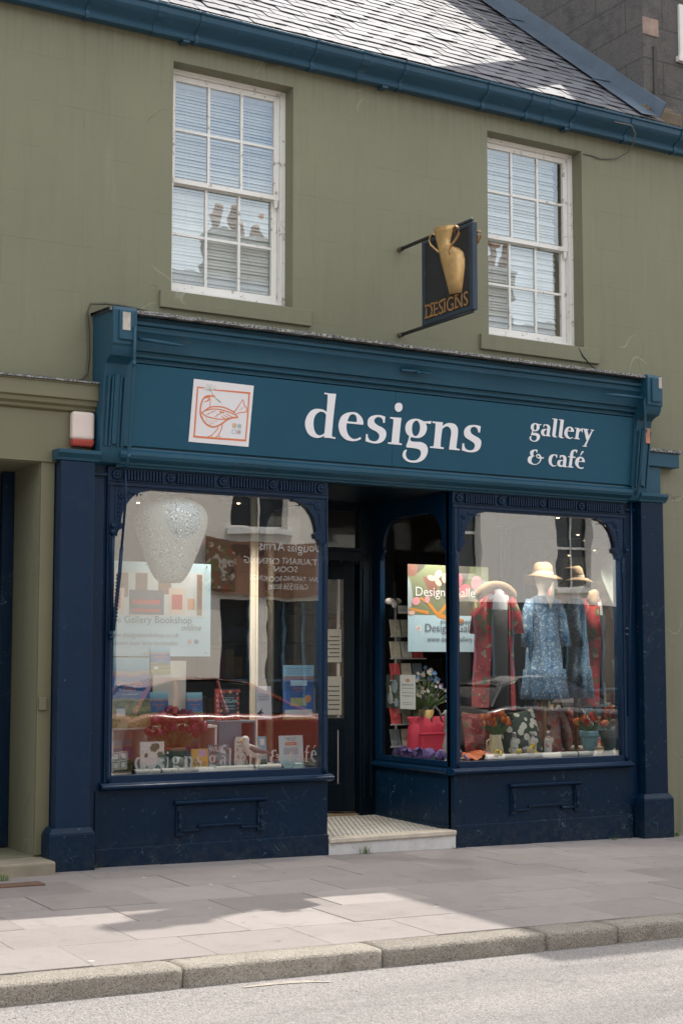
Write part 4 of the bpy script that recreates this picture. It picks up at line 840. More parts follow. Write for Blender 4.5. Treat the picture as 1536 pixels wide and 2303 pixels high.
# ---- bird logo on its white square
K7 = (415, 840, 170 / 1536)
def lg(p): return FF.at(K7[0] + p[0] * K7[2], K7[1] + p[1] * K7[2])
LK = FF.at(500, 930); lpx = (FF.at(560, 930)[0] - FF.at(440, 930)[0]) / 120 * K7[2]
ORANGE = plain('orange print', (.66, .20, .085), .6); SAGE = plain('sage print', (.36, .36, .24), .6); SKY = plain('pale blue print', (.18, .42, .58), .6); LIME = plain('lime print', (.45, .48, .15), .6)
lgp = flat('logo_panel', [[lg(p) for p in ((180, 110), (1393, 252), (1283, 1492), (68, 1385))]], FF, FH, .005, M('white logo board', (.74, .72, .73), .55, .03), fs_)
def curve(pts, n=4):
    out = []
    for i in range(len(pts) - 1):
        p0, p1, p2, p3 = [Vector(pts[max(0, min(len(pts) - 1, j))]) for j in (i - 1, i, i + 1, i + 2)]
        for j in range(n):
            t = j / n; out.append(.5 * ((2 * p1) + (-p0 + p2) * t + (2 * p0 - 5 * p1 + 4 * p2 - p3) * t * t + (-p0 + 3 * p1 - 3 * p2 + p3) * t**3))
    return out + [Vector(pts[-1])]
def ink(name, lines, mat, h=.0): return strokes(name, [([lg(p) for p in curve(pts)], (w_[0] * lpx, w_[1] * lpx) if isinstance(w_, tuple) else w_ * lpx) for pts, w_ in lines], FF, FH + .005 + h, .0012, mat, lgp)
ink('border', [([(255, 275), (228, 640), (205, 960), (180, 1290)], 30), ([(168, 1278), (560, 1315), (1225, 1362)], 36), ([(1222, 1378), (1265, 900), (1298, 398)], 28), ([(1314, 402), (1000, 372), (700, 345), (580, 335)], (36, 18)), ([(245, 280), (370, 295)], 26)], ORANGE)
ink('bird', [([(600, 468), (540, 458), (430, 464), (370, 515), (325, 620), (308, 740), (315, 850), (370, 960), (450, 1045), (560, 1085), (650, 1070), (760, 1010), (850, 940), (960, 900), (1060, 893)], 30), ([(335, 800), (420, 740), (500, 692), (620, 672), (780, 690), (900, 740), (1010, 790)], 24), ([(400, 755), (560, 722), (740, 740), (880, 785), (1020, 840), (1070, 893)], 20), ([(335, 805), (430, 870), (570, 910), (720, 930), (860, 920), (1060, 893)], 20), ([(512, 530), (500, 685)], 12), ([(985, 805), (1060, 700), (1110, 620), (1170, 530)], (18, 12)), ([(1170, 530), (1205, 650), (1245, 705), (1240, 785)], 17), ([(1240, 785), (1110, 797), (1020, 830)], 17), ([(1108, 745), (1190, 685)], 8), ([(445, 832), (492, 808)], 16), ([(520, 800), (555, 783)], 14), ([(560, 770), (620, 765)], 12), ([(700, 778), (790, 798)], 26), ([(640, 842), (725, 815)], 15), ([(600, 876), (655, 858)], 14), ([(830, 820), (960, 890)], 12), ([(780, 850), (900, 908)], 12), ([(740, 872), (800, 912)], 12), ([(660, 1070), (655, 1130), (540, 1250), (450, 1290)], 15), ([(540, 1250), (555, 1300)], 11), ([(740, 1030), (745, 1100), (670, 1260), (590, 1310)], 17), ([(670, 1260), (715, 1305)], 11), ([(390, 575), (450, 560), (495, 515)], (10, 34)), ([(400, 490), (500, 480)], 30)] + [([(x, y), (x + 16, y + 20)], 8) for x, y in ((350, 880), (410, 910), (450, 935), (510, 945), (560, 965), (600, 960), (640, 955), (420, 960), (480, 985), (530, 1010), (560, 1000), (500, 1030))], ORANGE, .0001)
ink('seed_head', [([(515, 350), (600, 490)], 10), ([(600, 490), (715, 585)], (12, 26))] + [([(515, 355), ((515 + x) / 2 - 6, (355 + y) / 2 + 12), (x, y)], 6) for x, y in ((385, 310), (395, 262), (440, 215), (490, 225), (540, 222), (600, 250), (632, 290))], SAGE, .0003)
for (x, y), ring, fill in (((997, 1062), ORANGE, LIME), ((1098, 1072), SAGE, SKY), ((988, 1182), SKY, None), ((1088, 1190), SKY, ORANGE)):
    r_ = [(x - 36, y - 40, c), (x, y - 46), (x + 38, y - 38, c), (x + 41, y), (x + 34, y + 42, c), (x, y + 46), (x - 40, y + 40, c), (x - 41, y)]
    inn = [(x + (p[0] - x) * .76, y + (p[1] - y) * .78) + tuple(p[2:]) for p in r_]
    flat('square', [[lg(q) for q in smooth_loop(r_, 3)], [lg(q) for q in smooth_loop(inn, 3)]], FF, FH + .005, .0012, ring, lgp)
    if fill: flat('square', [[lg(q) for q in smooth_loop([(x + (p[0] - x) * .5, y + (p[1] - y) * .5) for p in r_], 3)]], FF, FH + .005, .0012, fill, lgp)
# ================================================================ projecting sign
hs = thing('hanging_sign', 'black projecting sign board with gilded jug relief above the fascia', 'sign', (7.1, 0, 4.6))
hx = 7.11; dirv = Vector((.04, -1, 0)).normalized(); SO = Vector((hx, 0, 0)); side = Vector((-1, -.04, 0)).normalized()
SIGNBLK = M('weathered black sign board', (.013, .014, .016), .6, .5, 5, .3, 40); SIGNEDGE = paint('dull navy edge', (.025, .038, .055), .4, .5); GILT = M('scuffed gold paint', (.56, .36, .15), .38, .28, 14, .2, 40, Metallic=.45); GILTDK = M('tarnished gilt letter', (.30, .155, .05), .55, .3, 20, .2, 60)
def S(u, z, t=0.0): return SO + dirv * u + side * t + Vector((0, 0, z))
u0, u1, zb, zt_ = .40, 1.14, 4.625, 5.385
def sbox(name, a, b, z0, z1, t0, t1, mat, par, bev=.003): return MB().hexa([S(a, z0, t0), S(b, z0, t0), S(b, z0, t1), S(a, z0, t1)], [S(a, z1, t0), S(b, z1, t0), S(b, z1, t1), S(a, z1, t1)]).build(name, mat, par, bevel=bev)
bd = sbox('board', u0, u1, zb, zt_, -.018, .018, SIGNBLK, hs)
for a, b, z0, z1 in ((u0 - .004, u0 + .04, zb - .004, zt_ + .002), (u1 - .04, u1 + .006, zb - .004, zt_ + .002), (u0 + .04, u1 - .04, zb - .004, zb + .035), (u0 + .04, u1 - .04, zt_ - .03, zt_ + .002)): sbox('edge_strip', a, b, z0, z1, -.026, .026, SIGNEDGE, bd, .004)
for z in (5.438 - .02, 4.615):
    br_ = MB().tube([S(-.02, z), S(u1 - .03, z - .0)], .017, 8).build('bracket', BLACKM, hs, smooth=True)
    MB().tube([S(-.02, z), S(.055, z)], .024, 8).build('socket', M('rusty socket', (.10, .075, .05), .8, .4) if z > 5 else bpy.data.materials['rusty socket'], br_, smooth=True)
JR = []
for py_, l_, r_ in ((512, 958, 1005), (522, 961, 1001), (535, 963, 996), (548, 966, 993), (556, 968, 999), (563, 970, 1013), (573, 972, 1022), (588, 975, 1025), (605, 979, 1025), (630, 985, 1022), (659, 991, 1018)):
    A, B = PX(l_, py_, 7.03), PX(r_, py_ - (r_ - l_) * .16, 7.03); JR.append(((A.z + B.z) / 2, (-A.y - B.y) / 2, (A.y - B.y) / 2 * .92, (B.z - A.z) / 2))
def JU(px_, py_, x=7.0): p = PX(px_, py_, x); return -p.y, p.z
def jug(t):
    s = 1 if t > 0 else -1; n = 13; vs = []
    for z, cu, ru, dz_ in JR:
        for k in range(n):
            c_ = math.cos(math.pi * k / (n - 1)); vs.append(S(cu + ru * c_, z + dz_ * c_ * .6, s * (.019 + .45 * ru * math.sin(math.pi * k / (n - 1)))))
    m = len(JR)
    j = MB().add(vs, [(i * n + k, i * n + k + 1, (i + 1) * n + k + 1, (i + 1) * n + k) for i in range(m - 1) for k in range(n - 1)] + [tuple(range(n)), tuple(range((m - 1) * n, m * n))]).build('jug', GILT, hs, smooth=True)
    MB().tube([S(*JU(*p), s * t_) for p, t_ in (((1002, 522), .05), ((1004, 512), .08), ((1011, 506), .09), ((1018, 510), .10), ((1020, 523), .10), ((1015, 538), .11), ((1008, 550), .12), ((1006, 562), .14), ((1010, 572), .15))], [.010, .011, .012, .012, .012, .012, .012, .011, .007], 7).build('handle', GILTDK, j, smooth=True)
    MB().tube([S(*JU(*p), s * .05) for p in ((960, 525), (954, 523), (949, 529), (947, 538), (951, 548), (960, 557), (968, 564))], .009, 7).build('handle', GILT, j, smooth=True)
    MB().tube([S(*JU(*p, 7.17), s * .05) for p in ((1063, 528), (1066, 520), (1072, 519), (1074, 529), (1069, 541), (1063, 549))], .009, 7).build('handle', GILTDK, j, smooth=True) if s < 0 else None
jug(1); jug(-1)
SF = Frame(S(u0, 4.70, .0195), tuple(dirv), (0, 0, 1))
SFB = Frame(SO + side * .0195, tuple(dirv), (0, 0, 1))
text('DESIGNS', SFB, u0 + .045, 4.675, u1 - u0 - .12, GILTDK, hs, height=.125, h=.0)
for o in list(hs.children):
    if o.name.startswith('lettering'):
        o.modifiers.new('thick', 'SOLIDIFY').thickness = .014
# serifs that square the letters off
ser = MB()
tm = (u1 - u0 - .12) / 7
for i, (k, feet) in enumerate(zip('DESIGNS', ((0, .0), (0, .0), None, (.5, .5), None, (0, 1), None))):
    if feet is None: continue
    uu = u0 + .052 + i * tm + (.008 if k != 'I' else .0)
    for z in (4.677, 4.786): ser.hexa([S(uu - .02, z, .017), S(uu + .03, z, .017), S(uu + .03, z, .0275), S(uu - .02, z, .0275)], [S(uu - .02, z + .014, .017), S(uu + .03, z + .014, .017), S(uu + .03, z + .014, .0275), S(uu - .02, z + .014, .0275)])
ser.build('lettering', GILTDK, hs)
# ================================================================ shop interior
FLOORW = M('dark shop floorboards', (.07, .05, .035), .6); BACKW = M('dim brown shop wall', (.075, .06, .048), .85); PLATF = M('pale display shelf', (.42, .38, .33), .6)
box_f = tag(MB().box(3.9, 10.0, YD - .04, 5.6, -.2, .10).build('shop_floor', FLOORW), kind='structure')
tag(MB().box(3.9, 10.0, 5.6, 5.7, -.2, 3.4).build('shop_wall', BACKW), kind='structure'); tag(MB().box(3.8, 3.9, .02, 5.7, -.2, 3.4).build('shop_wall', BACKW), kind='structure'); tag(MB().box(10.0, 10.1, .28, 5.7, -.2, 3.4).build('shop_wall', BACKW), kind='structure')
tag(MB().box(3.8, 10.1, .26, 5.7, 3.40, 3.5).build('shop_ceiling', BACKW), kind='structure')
tag(MB().box(3.9, 6.26, .02, 1.30, .645, .700).build('display_platform', PLATF), 'pale display platform inside the bookshop window', 'platform')
tag(MB().box(7.69, 9.72, .02, 1.30, .645, .700).build('display_platform', PLATF), 'pale display platform inside the clothing window', 'platform')
# splayed looking-glass cheek at the far end of the clothing window
n = N('silvered looking glass'); MIRROR = n.done((.80, .83, .82), .02, None, Metallic=1.0)
mr = thing('mirror', 'tall splayed mirror lining the far cheek of the clothing window', 'mirror', (9.4, .6, .7))
a_, b_ = Vector((9.665, .05)), Vector((9.16, 1.25)); d_ = (b_ - a_).normalized(); q_ = Vector((-d_.y, d_.x)) * -.012
MB().hexa([(a_.x, a_.y, .70), (b_.x, b_.y, .70), (b_.x + q_.x, b_.y + q_.y, .70), (a_.x + q_.x, a_.y + q_.y, .70)], [(a_.x, a_.y, 3.02), (b_.x, b_.y, 3.02), (b_.x + q_.x, b_.y + q_.y, 3.02), (a_.x + q_.x, a_.y + q_.y, 3.02)]).build('glass', MIRROR, mr)
MB().box(b_.x - .02, b_.x + .03, b_.y - .01, b_.y + .05, .70, 3.05).build('frame', NAVY, mr, bevel=.004)
x_ = P(570, 1300, 1.15)[0]; tag(MB().box(x_ - .03, x_ + .015, 1.12, 1.16, .7, 3.2).box(x_ + .022, x_ + .035, 1.11, 1.15, .7, 3.2).build('display_post', M('cream painted post', (.60, .54, .44), .6), None, bevel=.004), 'slim cream post standing at the back of the bookshop window', 'post')
# small spot lamps fixed at the head of each display (their warm glow shows in the photograph)
for x_, y_, lab, e_ in ((4.95, .95, 'small warm spot lamp above the paper lantern', 50), (5.75, .55, 'small warm spot lamp near the cream post in the bookshop window', 75), (8.05, .55, 'small warm spot lamp near the corner post of the clothing window', 52), (9.05, .16, 'small warm spot lamp above the straw hat', 46)):
    lp_ = thing('spot_lamp', lab, 'lamp', (x_, y_, 3.1), 'spot lamps in the displays')
    MB().lathe([(.035, 0), (.045, .02), (.045, .08), (.02, .10), (.012, .14)], (x_, y_, 3.04), 14).build('housing', BLACKM, lp_, smooth=True); MB().ball((x_, y_, 3.042), .026, 8, (.7, .7, .4)).build('bulb', mat_glow('warm bulb', (1, .72, .42), 5.0) if 'warm bulb' not in bpy.data.materials else bpy.data.materials['warm bulb'], lp_, smooth=True)
    L_ = bpy.data.lights.new('spot_light', 'SPOT'); L_.energy = e_; L_.color = (1, .88, .74); L_.spot_size = R(140); L_.spot_blend = .6; L_.shadow_soft_size = .05; lo = bpy.data.objects.new('spot_light', L_); COL.objects.link(lo); lo.location = (x_, y_, 3.00); adopt(lo, lp_)
# ---------------------------------------------------------------- builders for flat goods
def slab(name, label, cat, bx, y, th, mat, yaw=0.0, lean=0.0, group=None, z0=None):
    """a board or book standing on its lower edge; bx = left, top, right, bottom as measured"""
    l, t, r_, b = bx; x0, zb = P((l + r_) / 2, b, y); x1 = P(r_, (t + b) / 2, y)[0]; xl = P(l, (t + b) / 2, y)[0]; zt__ = P((l + r_) / 2, t, y)[1]
    if z0 is not None: zb = z0
    W_, H_ = (x1 - xl) / math.cos(yaw), (zt__ - zb)
    ex = Vector((math.cos(yaw), math.sin(yaw), 0)); back = Vector((-math.sin(yaw), math.cos(yaw), 0)); ey = (Vector((0, 0, math.cos(lean))) + back * math.sin(lean))
    fr = Frame((xl, y, zb), ex, ey)
    root = thing(name, label, cat, (xl, y, zb), group)
    def pl(nm, a, b_, c_, d, h0, h1, m, par=None, bev=0.0): return MB().hexa([fr.pt(a, c_, h0), fr.pt(b_, c_, h0), fr.pt(b_, d, h0), fr.pt(a, d, h0)], [fr.pt(a, c_, h1), fr.pt(b_, c_, h1), fr.pt(b_, d, h1), fr.pt(a, d, h1)]).build(nm, m, par or root, bevel=bev)
    root_cover = pl('cover' if th > .01 else 'sheet', 0, W_, 0, H_, -.002 if th > .01 else -th, 0, mat)
    if th > .01:
        pl('pages', .003, W_ - .004, .004, H_ - .004, -th + .002, -.002, bpy.data.materials['paper block']); pl('back_cover', 0, W_, 0, H_, -th, -th + .002, mat); pl('spine', -.003, 0.0, 0, H_, -th, 0, mat)
    return root, fr, W_, H_, pl
M('paper block', (.62, .58, .50), .9, .05)
def words(sl, items):
    """items: (text, left fraction, baseline fraction, width fraction, material[, height fraction])"""
    root, fr, W_, H_, pl = sl
    for it in items:
        text(it[0], fr, it[1] * W_, it[2] * H_, it[3] * W_, it[4], root, height=it[5] * H_ if len(it) > 5 else None, h=.0012)
def patches(sl, items):
    root, fr, W_, H_, pl = sl
    for i, (a, b, c_, d, m) in enumerate(items): pl('print', a * W_, b * W_, c_ * H_, d * H_, .0002, .0006 + .00002 * i, m)
def cover_landscape():
    n = N('painted landscape cover'); g = n.node('TexCoord'); sep = n.node('SeparateXYZ', {0: g.outputs['Generated']}); v = n.coord(kind='Generated')
    z = n.math('ADD', sep.outputs[2], n.math('MULTIPLY', n.math('SUBTRACT', n.noise(v, 5, 3).outputs[0], .5), .13))
    sky_ = n.ramp(z, [(.0, (.30, .30, .12)), (.16, (.42, .38, .17)), (.20, (.10, .14, .08)), (.26, (.38, .36, .17)), (.36, (.10, .13, .075)), (.395, (.30, .29, .15)), (.41, (.03, .12, .33)), (.70, (.025, .10, .30)), (.73, (.20, .12, .24)), (.78, (.38, .26, .22)), (.83, (.13, .34, .48)), (1.0, (.30, .52, .62))])
    low = n.ramp(z, [(.38, 1.0), (.40, 0.0)]); dots = n.ramp(n.noise(v, 26, 4, .7).outputs[0], [(.5, 0.0), (.6, .75)])
    c_ = n.mix(n.math('MULTIPLY', low, dots), sky_, (.05, .075, .03)); return n.done(c_, .45)
DEV = cover_landscape(); TITLE = plain('rust title ink', (.55, .20, .10), .5); PALE = plain('pale ink', (.66, .68, .70), .5); INK = plain('slate ink', (.10, .11, .14), .6); PBLUE = M('pale blue poster vinyl', (.42, .60, .70), .5, .04); CREAMP = M('cream card', (.64, .60, .53), .7, .04)
def landscape_book(bx, y, label, z0=None, yaw=0.0, big=False, th=.025, lean=.10, group='landscape cover books'):
    s = slab('poster' if big else 'book', label, 'poster' if big else 'book', bx, y, th, DEV, yaw, lean, None if big else group, z0)
    words(s, [('Devorgilla', .16, .60, .66, TITLE), ('Days', .34, .52, .30, TITLE), ('KATHLEEN HART', .30, .46, .40, PALE)])
    root, fr, W_, H_, pl = s
    hs_ = pl('print', .14 * W_, .36 * W_, .17 * H_, .27 * H_, .0002, .0008, PALE); pl('print', .12 * W_, .38 * W_, .27 * H_, .31 * H_, .0002, .0009, plain('slate roof ink', (.16, .17, .2), .5) if 'slate roof ink' not in bpy.data.materials else bpy.data.materials['slate roof ink'])
    return s
# ---------------------------------------------------------------- the bookshop window
# big patterned paper lantern
ln = thing('paper_lantern', 'large white patterned paper lantern hanging in the bookshop window', 'lantern', (*P(382, 1110, .22)[:1], .22, 2.4))
def lantern_mat():
    n = N('fan patterned paper'); v = n.coord(); vo = n.node('TexVoronoi', {'Vector': v, 'Scale': 21.0}, feature='F1'); wv = n.math('SINE', n.math('MULTIPLY', vo.outputs['Distance'], 24.0))
    c_ = n.mix(n.ramp(wv, [(.1, 0.0), (.6, 1.0)]), (.44, .48, .45), (.86, .88, .84)); n.done(c_, .8)
    p = [q for q in n.n if q.type == 'BSDF_PRINCIPLED'][0]; tr = n.node('BsdfTranslucent', {'Color': c_}); mx = n.node('MixShader', {0: .08, 1: p, 2: tr}); n.t.links.new(mx.outputs[0], n.out.inputs[0]); return n.m
lx, lz = P(383, 1310, .22); s_ = 1 / 276.0
prof = [(26, 0), (36, 10), (48, 30), (58, 55), (68, 82), (78, 108), (85, 130), (87, 148), (84, 165), (74, 180), (56, 192), (30, 199), (10, 200)]
MB().lathe([(r_ * s_, h * s_) for r_, h in prof], (lx, .22, lz), 40).build('shade', lantern_mat(), ln, smooth=True)
MB().tube([(lx, .22, lz + .71), (lx, .22, 3.19)], .004, 6).build('flex', BLACKM, ln)
# banner
bn = slab('poster', 'pale blue bookshop banner with a photograph of books, hung below the paper lantern', 'poster', (205, 1264, 474, 1476), .66, .003, PBLUE)
patches(bn, [(.03, .95, .42, .90, M('washed out photo', (.52, .56, .58), .6, .1)), (.20, .30, .62, .88, M('photo brown', (.20, .12, .08), .6)), (.36, .46, .66, .88, bpy.data.materials['photo brown']), (.55, .66, .66, .88, bpy.data.materials['photo brown']), (.88, .925, .44, .88, bpy.data.materials['photo brown']), (.18, .27, .46, .72, M('photo cream book', (.6, .5, .42), .6)), (.31, .60, .44, .70, M('photo slate book', (.10, .11, .15), .6)), (.335, .57, .55, .60, M('photo red', (.45, .06, .05), .6)), (.335, .57, .47, .50, bpy.data.materials['photo red']), (.64, .78, .45, .73, bpy.data.materials['photo cream book']), (.665, .755, .50, .66, bpy.data.materials['photo red']), (.19, .24, .50, .68, bpy.data.materials['photo red']), (.80, .86, .50, .62, M('photo orange', (.55, .25, .10), .6))])
for bdy, p0, p1 in (('Designs Gallery Bookshop', (206, 1399), (432, 1402)), ('online', (408, 1418), (452, 1419)), ('www.designsbookshop.co.uk', (243, 1432), (403, 1433)), ('Support your local bookseller', (246, 1450), (402, 1451))): text_px(bdy, bn[1], p0, p1, INK, bn[0], shear=.25 if bdy == 'online' else 0)
for px_, m_ in ((427, TITLE), (442, INK)):
    a, b = bn[1].at(px_, 1443); rr = .020; lp = [(a + rr * (math.cos(t) if m_ is INK else max(-.85, min(.85, 1.3 * math.cos(t)))), b + rr * (math.sin(t) if m_ is INK else max(-.85, min(.85, 1.3 * math.sin(t))))) for t in [i * math.pi / 10 for i in range(20)]]
    if m_ is INK: flat('icon', [lp], bn[1], .0012, .0006, m_, bn[0]); text('f', bn[1], a - .006, b - .014, .014, PBLUE, bn[0], height=.028, h=.003)
    else: flat('icon', [lp, [(a + (p[0] - a) * .72, b + (p[1] - b) * .72) for p in lp]], bn[1], .0012, .0006, m_, bn[0]); flat('icon', [[(a + .009 * math.cos(t), b + .009 * math.sin(t)) for t in [i * math.pi / 6 for i in range(12)]]], bn[1], .0012, .0006, m_, bn[0])
for px_, py_ in ((466, 1275), (330, 1270), (463, 1468), (325, 1470)): a, b = bn[1].at(px_, py_); MB().ball(bn[1].pt(a, b, .002), .006, 6, (1, .4, 1)).build('eyelet', BLACKM, bn[0])
# shelf, cube, boards and books
SHELF = M('white shelf board', (.66, .66, .64), .5, .04); CUBE = M('teal painted cube', (.075, .20, .27), .5, .06)
xa, zs_ = P(252, 1636, .36); xb_ = P(489, 1628, .36)[0]; sh = thing('shelf_unit', 'low white open shelf carrying upright books in the bookshop window', 'shelf', (xa, .5, .7))
for nm, q in (('top', (xa, xb_, .36, .66, zs_ - .022, zs_)), ('side', (xa, xa + .02, .362, .658, .701, zs_ - .022)), ('side', (xb_ - .02, xb_, .362, .658, .701, zs_ - .022)), ('side', (xa + .30, xa + .32, .362, .658, .701, zs_ - .022)), ('back', (xa + .02, xb_ - .02, .645, .656, .701, zs_ - .022))): box(nm, SHELF, sh, *q, bevel=.002)
xc, zc = P(490, 1622, .42); xd = P(574, 1617, .42)[0]; cb = thing('display_cube', 'open teal cube stand under the vegan cookbook', 'cube stand', (xc, .5, .7))
xc = P(405, 1622, .45)[0] + .35
for nm, q in (('top', (xc, xd, .40, .72, zc - .018, zc)), ('side', (xc, xc + .018, .402, .718, .702, zc - .018)), ('side', (xd - .018, xd, .402, .718, .702, zc - .018)), ('side', (xc + .20, xc + .218, .404, .716, .702, zc - .018)), ('back', (xc + .018, xd - .018, .70, .716, .702, zc - .018)), ('front', (xc + .018, xc + .20, .404, .416, .702, zc - .018))): box(nm, CUBE, cb, *q, bevel=.002)
landscape_book((252, 1478, 341, 1636), .35, 'tall landscape painting poster board at the edge of the bookshop window', big=True, th=.006)
landscape_book((342, 1455, 385, 1515), .56, 'landscape cover book perched highest, just below the banner', group='landscape cover books')
landscape_book((341, 1556, 381, 1622), .48, 'landscape cover book on the white shelf next to the tall poster board', z0=zs_ + .001)
landscape_book((424, 1557, 458, 1620), .48, 'landscape cover book on the white shelf next to the teal cube', z0=zs_ + .001)
landscape_book((258, 1662, 300, 1722), .56, 'landscape cover book low on the platform behind the leaf book', z0=.701)
landscape_book((410, 1662, 448, 1722), .60, 'landscape cover book low on the platform behind the yellow book', z0=.701)
tag(MB().box(*[v for v in (P(386, 1600, .62)[0] - .02, P(416, 1600, .62)[0], .60, .63)], zs_ + .001, P(400, 1486, .62)[1]).box(P(342, 1600, .6)[0], P(386, 1600, .6)[0], .575, .60, zs_ + .001, P(360, 1515, .58)[1]).build('book_riser', CREAMP), 'cream cardboard riser behind the books on the white shelf', 'riser')
RED = plain('tomato red print', (.48, .06, .045), .5); BLK = plain('black cover', (.025, .025, .04), .5); AQUA = plain('aqua ink', (.35, .62, .60), .5)
vg = slab('book', 'black vegan cookbook with red tomatoes printed round its edge', 'book', (497, 1549, 540, 1620), .50, .035, BLK, .0, .08, None, zc + .001)
words(vg, [('VEGAN', .17, .55, .72, AQUA, .115), ('cooking for', .24, .44, .54, AQUA), ('everyone', .26, .35, .48, AQUA), ('THE HAPPY PEAR', .26, .70, .48, PALE)])
rr = random.Random(4)
for k in range(26):
    t = k / 26 * 4; e = rr.uniform(.03, .10); a, b = ((t, e) if t < 1 else (1 - e, t - 1) if t < 2 else (3 - t, 1 - e) if t < 3 else (e, 4 - t)); r_ = rr.uniform(.008, .017)
    flat('print', [[(a * vg[2] + r_ * math.cos(u), b * vg[3] + r_ * math.sin(u)) for u in [i * math.pi / 5 for i in range(10)]]], vg[1], .0006 + .00004 * k, .0004, RED if k % 4 else plain('orange fruit', (.6, .25, .12), .5) if k == 0 else bpy.data.materials['orange fruit'], vg[0])
vg[4]('print', -.042, -.004, 0, vg[3], -.03, -.002, RED)
text('VEGAN', Frame(vg[1].pt(-.012, .06, -.001), (0, 0, 1), (-1, 0, 0)), 0, 0, vg[3] * .62, PALE, vg[0], height=.022) if False else None
for i, ch in enumerate('VEGAN'): text(ch, vg[1], -.035, vg[3] * (.74 - .155 * i), .024, PALE, vg[0], height=.026, h=-.0008)
lf = slab('book', 'white plant book with green monstera leaves on its cover', 'book', (318, 1668, 371, 1738), .16, .04, plain('white cover', (.66, .68, .66), .5), .0, .06, None, .701)
words(lf, [('LEAF', .16, .40, .56, PALE, .11), ('SUPPLY', .14, .26, .62, PALE, .10)])
GRN = plain('deep leaf green', (.03, .12, .075), .5)
for (a, b, s, rt) in ((.55, .80, .30, .4), (.82, .58, .24, -.7), (.22, .55, .14, 1.3), (.75, .12, .2, 2.0), (.28, .20, .12, 1.0), (.9, .3, .14, .2)):
    lp = []
    for i in range(36):
        t = i / 36 * 2 * math.pi; rad = s * (.9 - .35 * abs(math.sin(t / 2)) + (-.22 if i % 6 == 0 and 4 < i < 32 else 0)); u, v = rad * math.cos(t), rad * math.sin(t) * .85
        lp.append(((a + u * math.cos(rt) - v * math.sin(rt)) * lf[2], b * lf[3] + (u * math.sin(rt) + v * math.cos(rt)) * lf[2]))
    lp = [(min(max(p[0], .002), lf[2] - .002), min(max(p[1], .002), lf[3] - .002)) for p in lp]
    flat('leaf_print', [lp], lf[1], .0004 + .0003 * a, .0004, GRN, lf[0])
yb = slab('book', 'yellow paperback with purple flower print low in the bookshop window', 'book', (433, 1684, 469, 1729), .14, .022, plain('mustard cover', (.58, .36, .08), .5), 0, .06, None, .701)
words(yb, [('DARA', .10, .46, .42, BLK), ('McANULTY', .06, .28, .86, BLK, .15), ('DIARY OF A', .10, .12, .5, RED)]); patches(yb, [(.40, .88, .68, .95, plain('lilac print', (.50, .36, .52), .5))])
wd = slab('book', 'large blue WILD photo book standing behind the yellow paperback', 'book', (470, 1675, 515, 1727), .30, .03, mat_print('moor photo cover', [((.10, .13, .13), 14, .52), ((.55, .62, .66), 9, .60)], ground=(.12, .26, .34)), 0, .06, None, .701)
words(wd, [('WILD', .08, .72, .62, PALE, .21)])
hb = slab('book', 'pale floral paperback leaning beside the seagull ornament', 'book', (532, 1657, 558, 1716), .30, .025, mat_print('wildflower cover', [((.10, .14, .16), 30, .56), ((.55, .14, .14), 22, .66)], ground=(.58, .60, .58)), .0, .08, None, .701)
words(hb, [('MELISSA', .08, .80, .80, BLK), ('HARRISON', .06, .68, .88, BLK)])
bc = slab('card', 'narrow blue greeting card tilted behind the seagull ornament', 'card', (584, 1656, 606, 1720), .26, .004, plain('sky blue card', (.14, .42, .55), .5), .25, .12, None, .701)
patches(bc, [(.3, .8, .72, .92, PALE), (.2, .9, .06, .28, GRN)])
lt = slab('leaflet', 'pale blue leaflet propped at the doorway end of the bookshop window', 'leaflet', (630, 1654, 684, 1730), .07, .003, M('pale blue leaflet paper', (.48, .66, .70), .7, .03), 0, .10, None, .701)
patches(lt, [(.25, .75, .70, .80, TITLE)] + [(.18 + .03 * (k % 2), .82 - .04 * (k % 3), .44 + .035 * k, .452 + .035 * k, INK) for k in range(6)])
words(lt, [('Designs Gallery', .25, .90, .5, INK), ('Bookshop', .36, .84, .3, INK), ('BOOKSHOP', .30, .73, .40, PALE)])
pk = slab('card', 'pale lilac card with a dark bird silhouette behind the cookbook stand', 'card', (578, 1543, 612, 1618), .62, .003, M('lilac grey card', (.48, .48, .54), .7, .03), 0, .08)
patches(pk, [(.12, .85, .58 + .05 * k, .592 + .05 * k, INK) for k in range(4)]); flat('print', [[(0.0, .05), (.03, .075), (.06, .10), (.05, .07), (.075, .06), (.04, .05), (.06, .02), (.03, .04)]], pk[1], .001, .0005, BLK, pk[0])
ev = slab('poster', 'blue event poster showing a landscape book, hung beside the doorway', 'poster', (637, 1496, 706, 1618), .10, .003, DEV, 0, 0)
patches(ev, [(.0, 1.0, .80, 1.0, plain('poster sky', (.30, .55, .72), .5)), (.0, 1.0, .14, .52, plain('poster blue', (.03, .13, .42), .5)), (.06, .94, .05, .18, PALE), (.24, .77, .25, .58, DEV), (.24, .77, .40, .62, plain('poster deep blue', (.025, .09, .30), .5)), (.24, .77, .62, .72, PBLUE), (.24, .77, .25, .40, M('poster meadow', (.36, .38, .18), .6, .4, 30))])
words(ev, [('A fictional diary of village life', .06, .93, .84, INK), ('and starting over in Wigtown', .12, .885, .74, INK), ("Scotland's national book town", .14, .84, .70, INK), ('Devorgilla', .30, .56, .40, TITLE), ('Days', .42, .505, .18, TITLE)])
flat('sticker', [[(.80 * ev[2] + .034 * math.cos(t), .38 * ev[3] + .034 * math.sin(t)) for t in [i * math.pi / 10 for i in range(20)]]], ev[1], .001, .0006, plain('orange sticker', (.66, .30, .12), .5), ev[0])
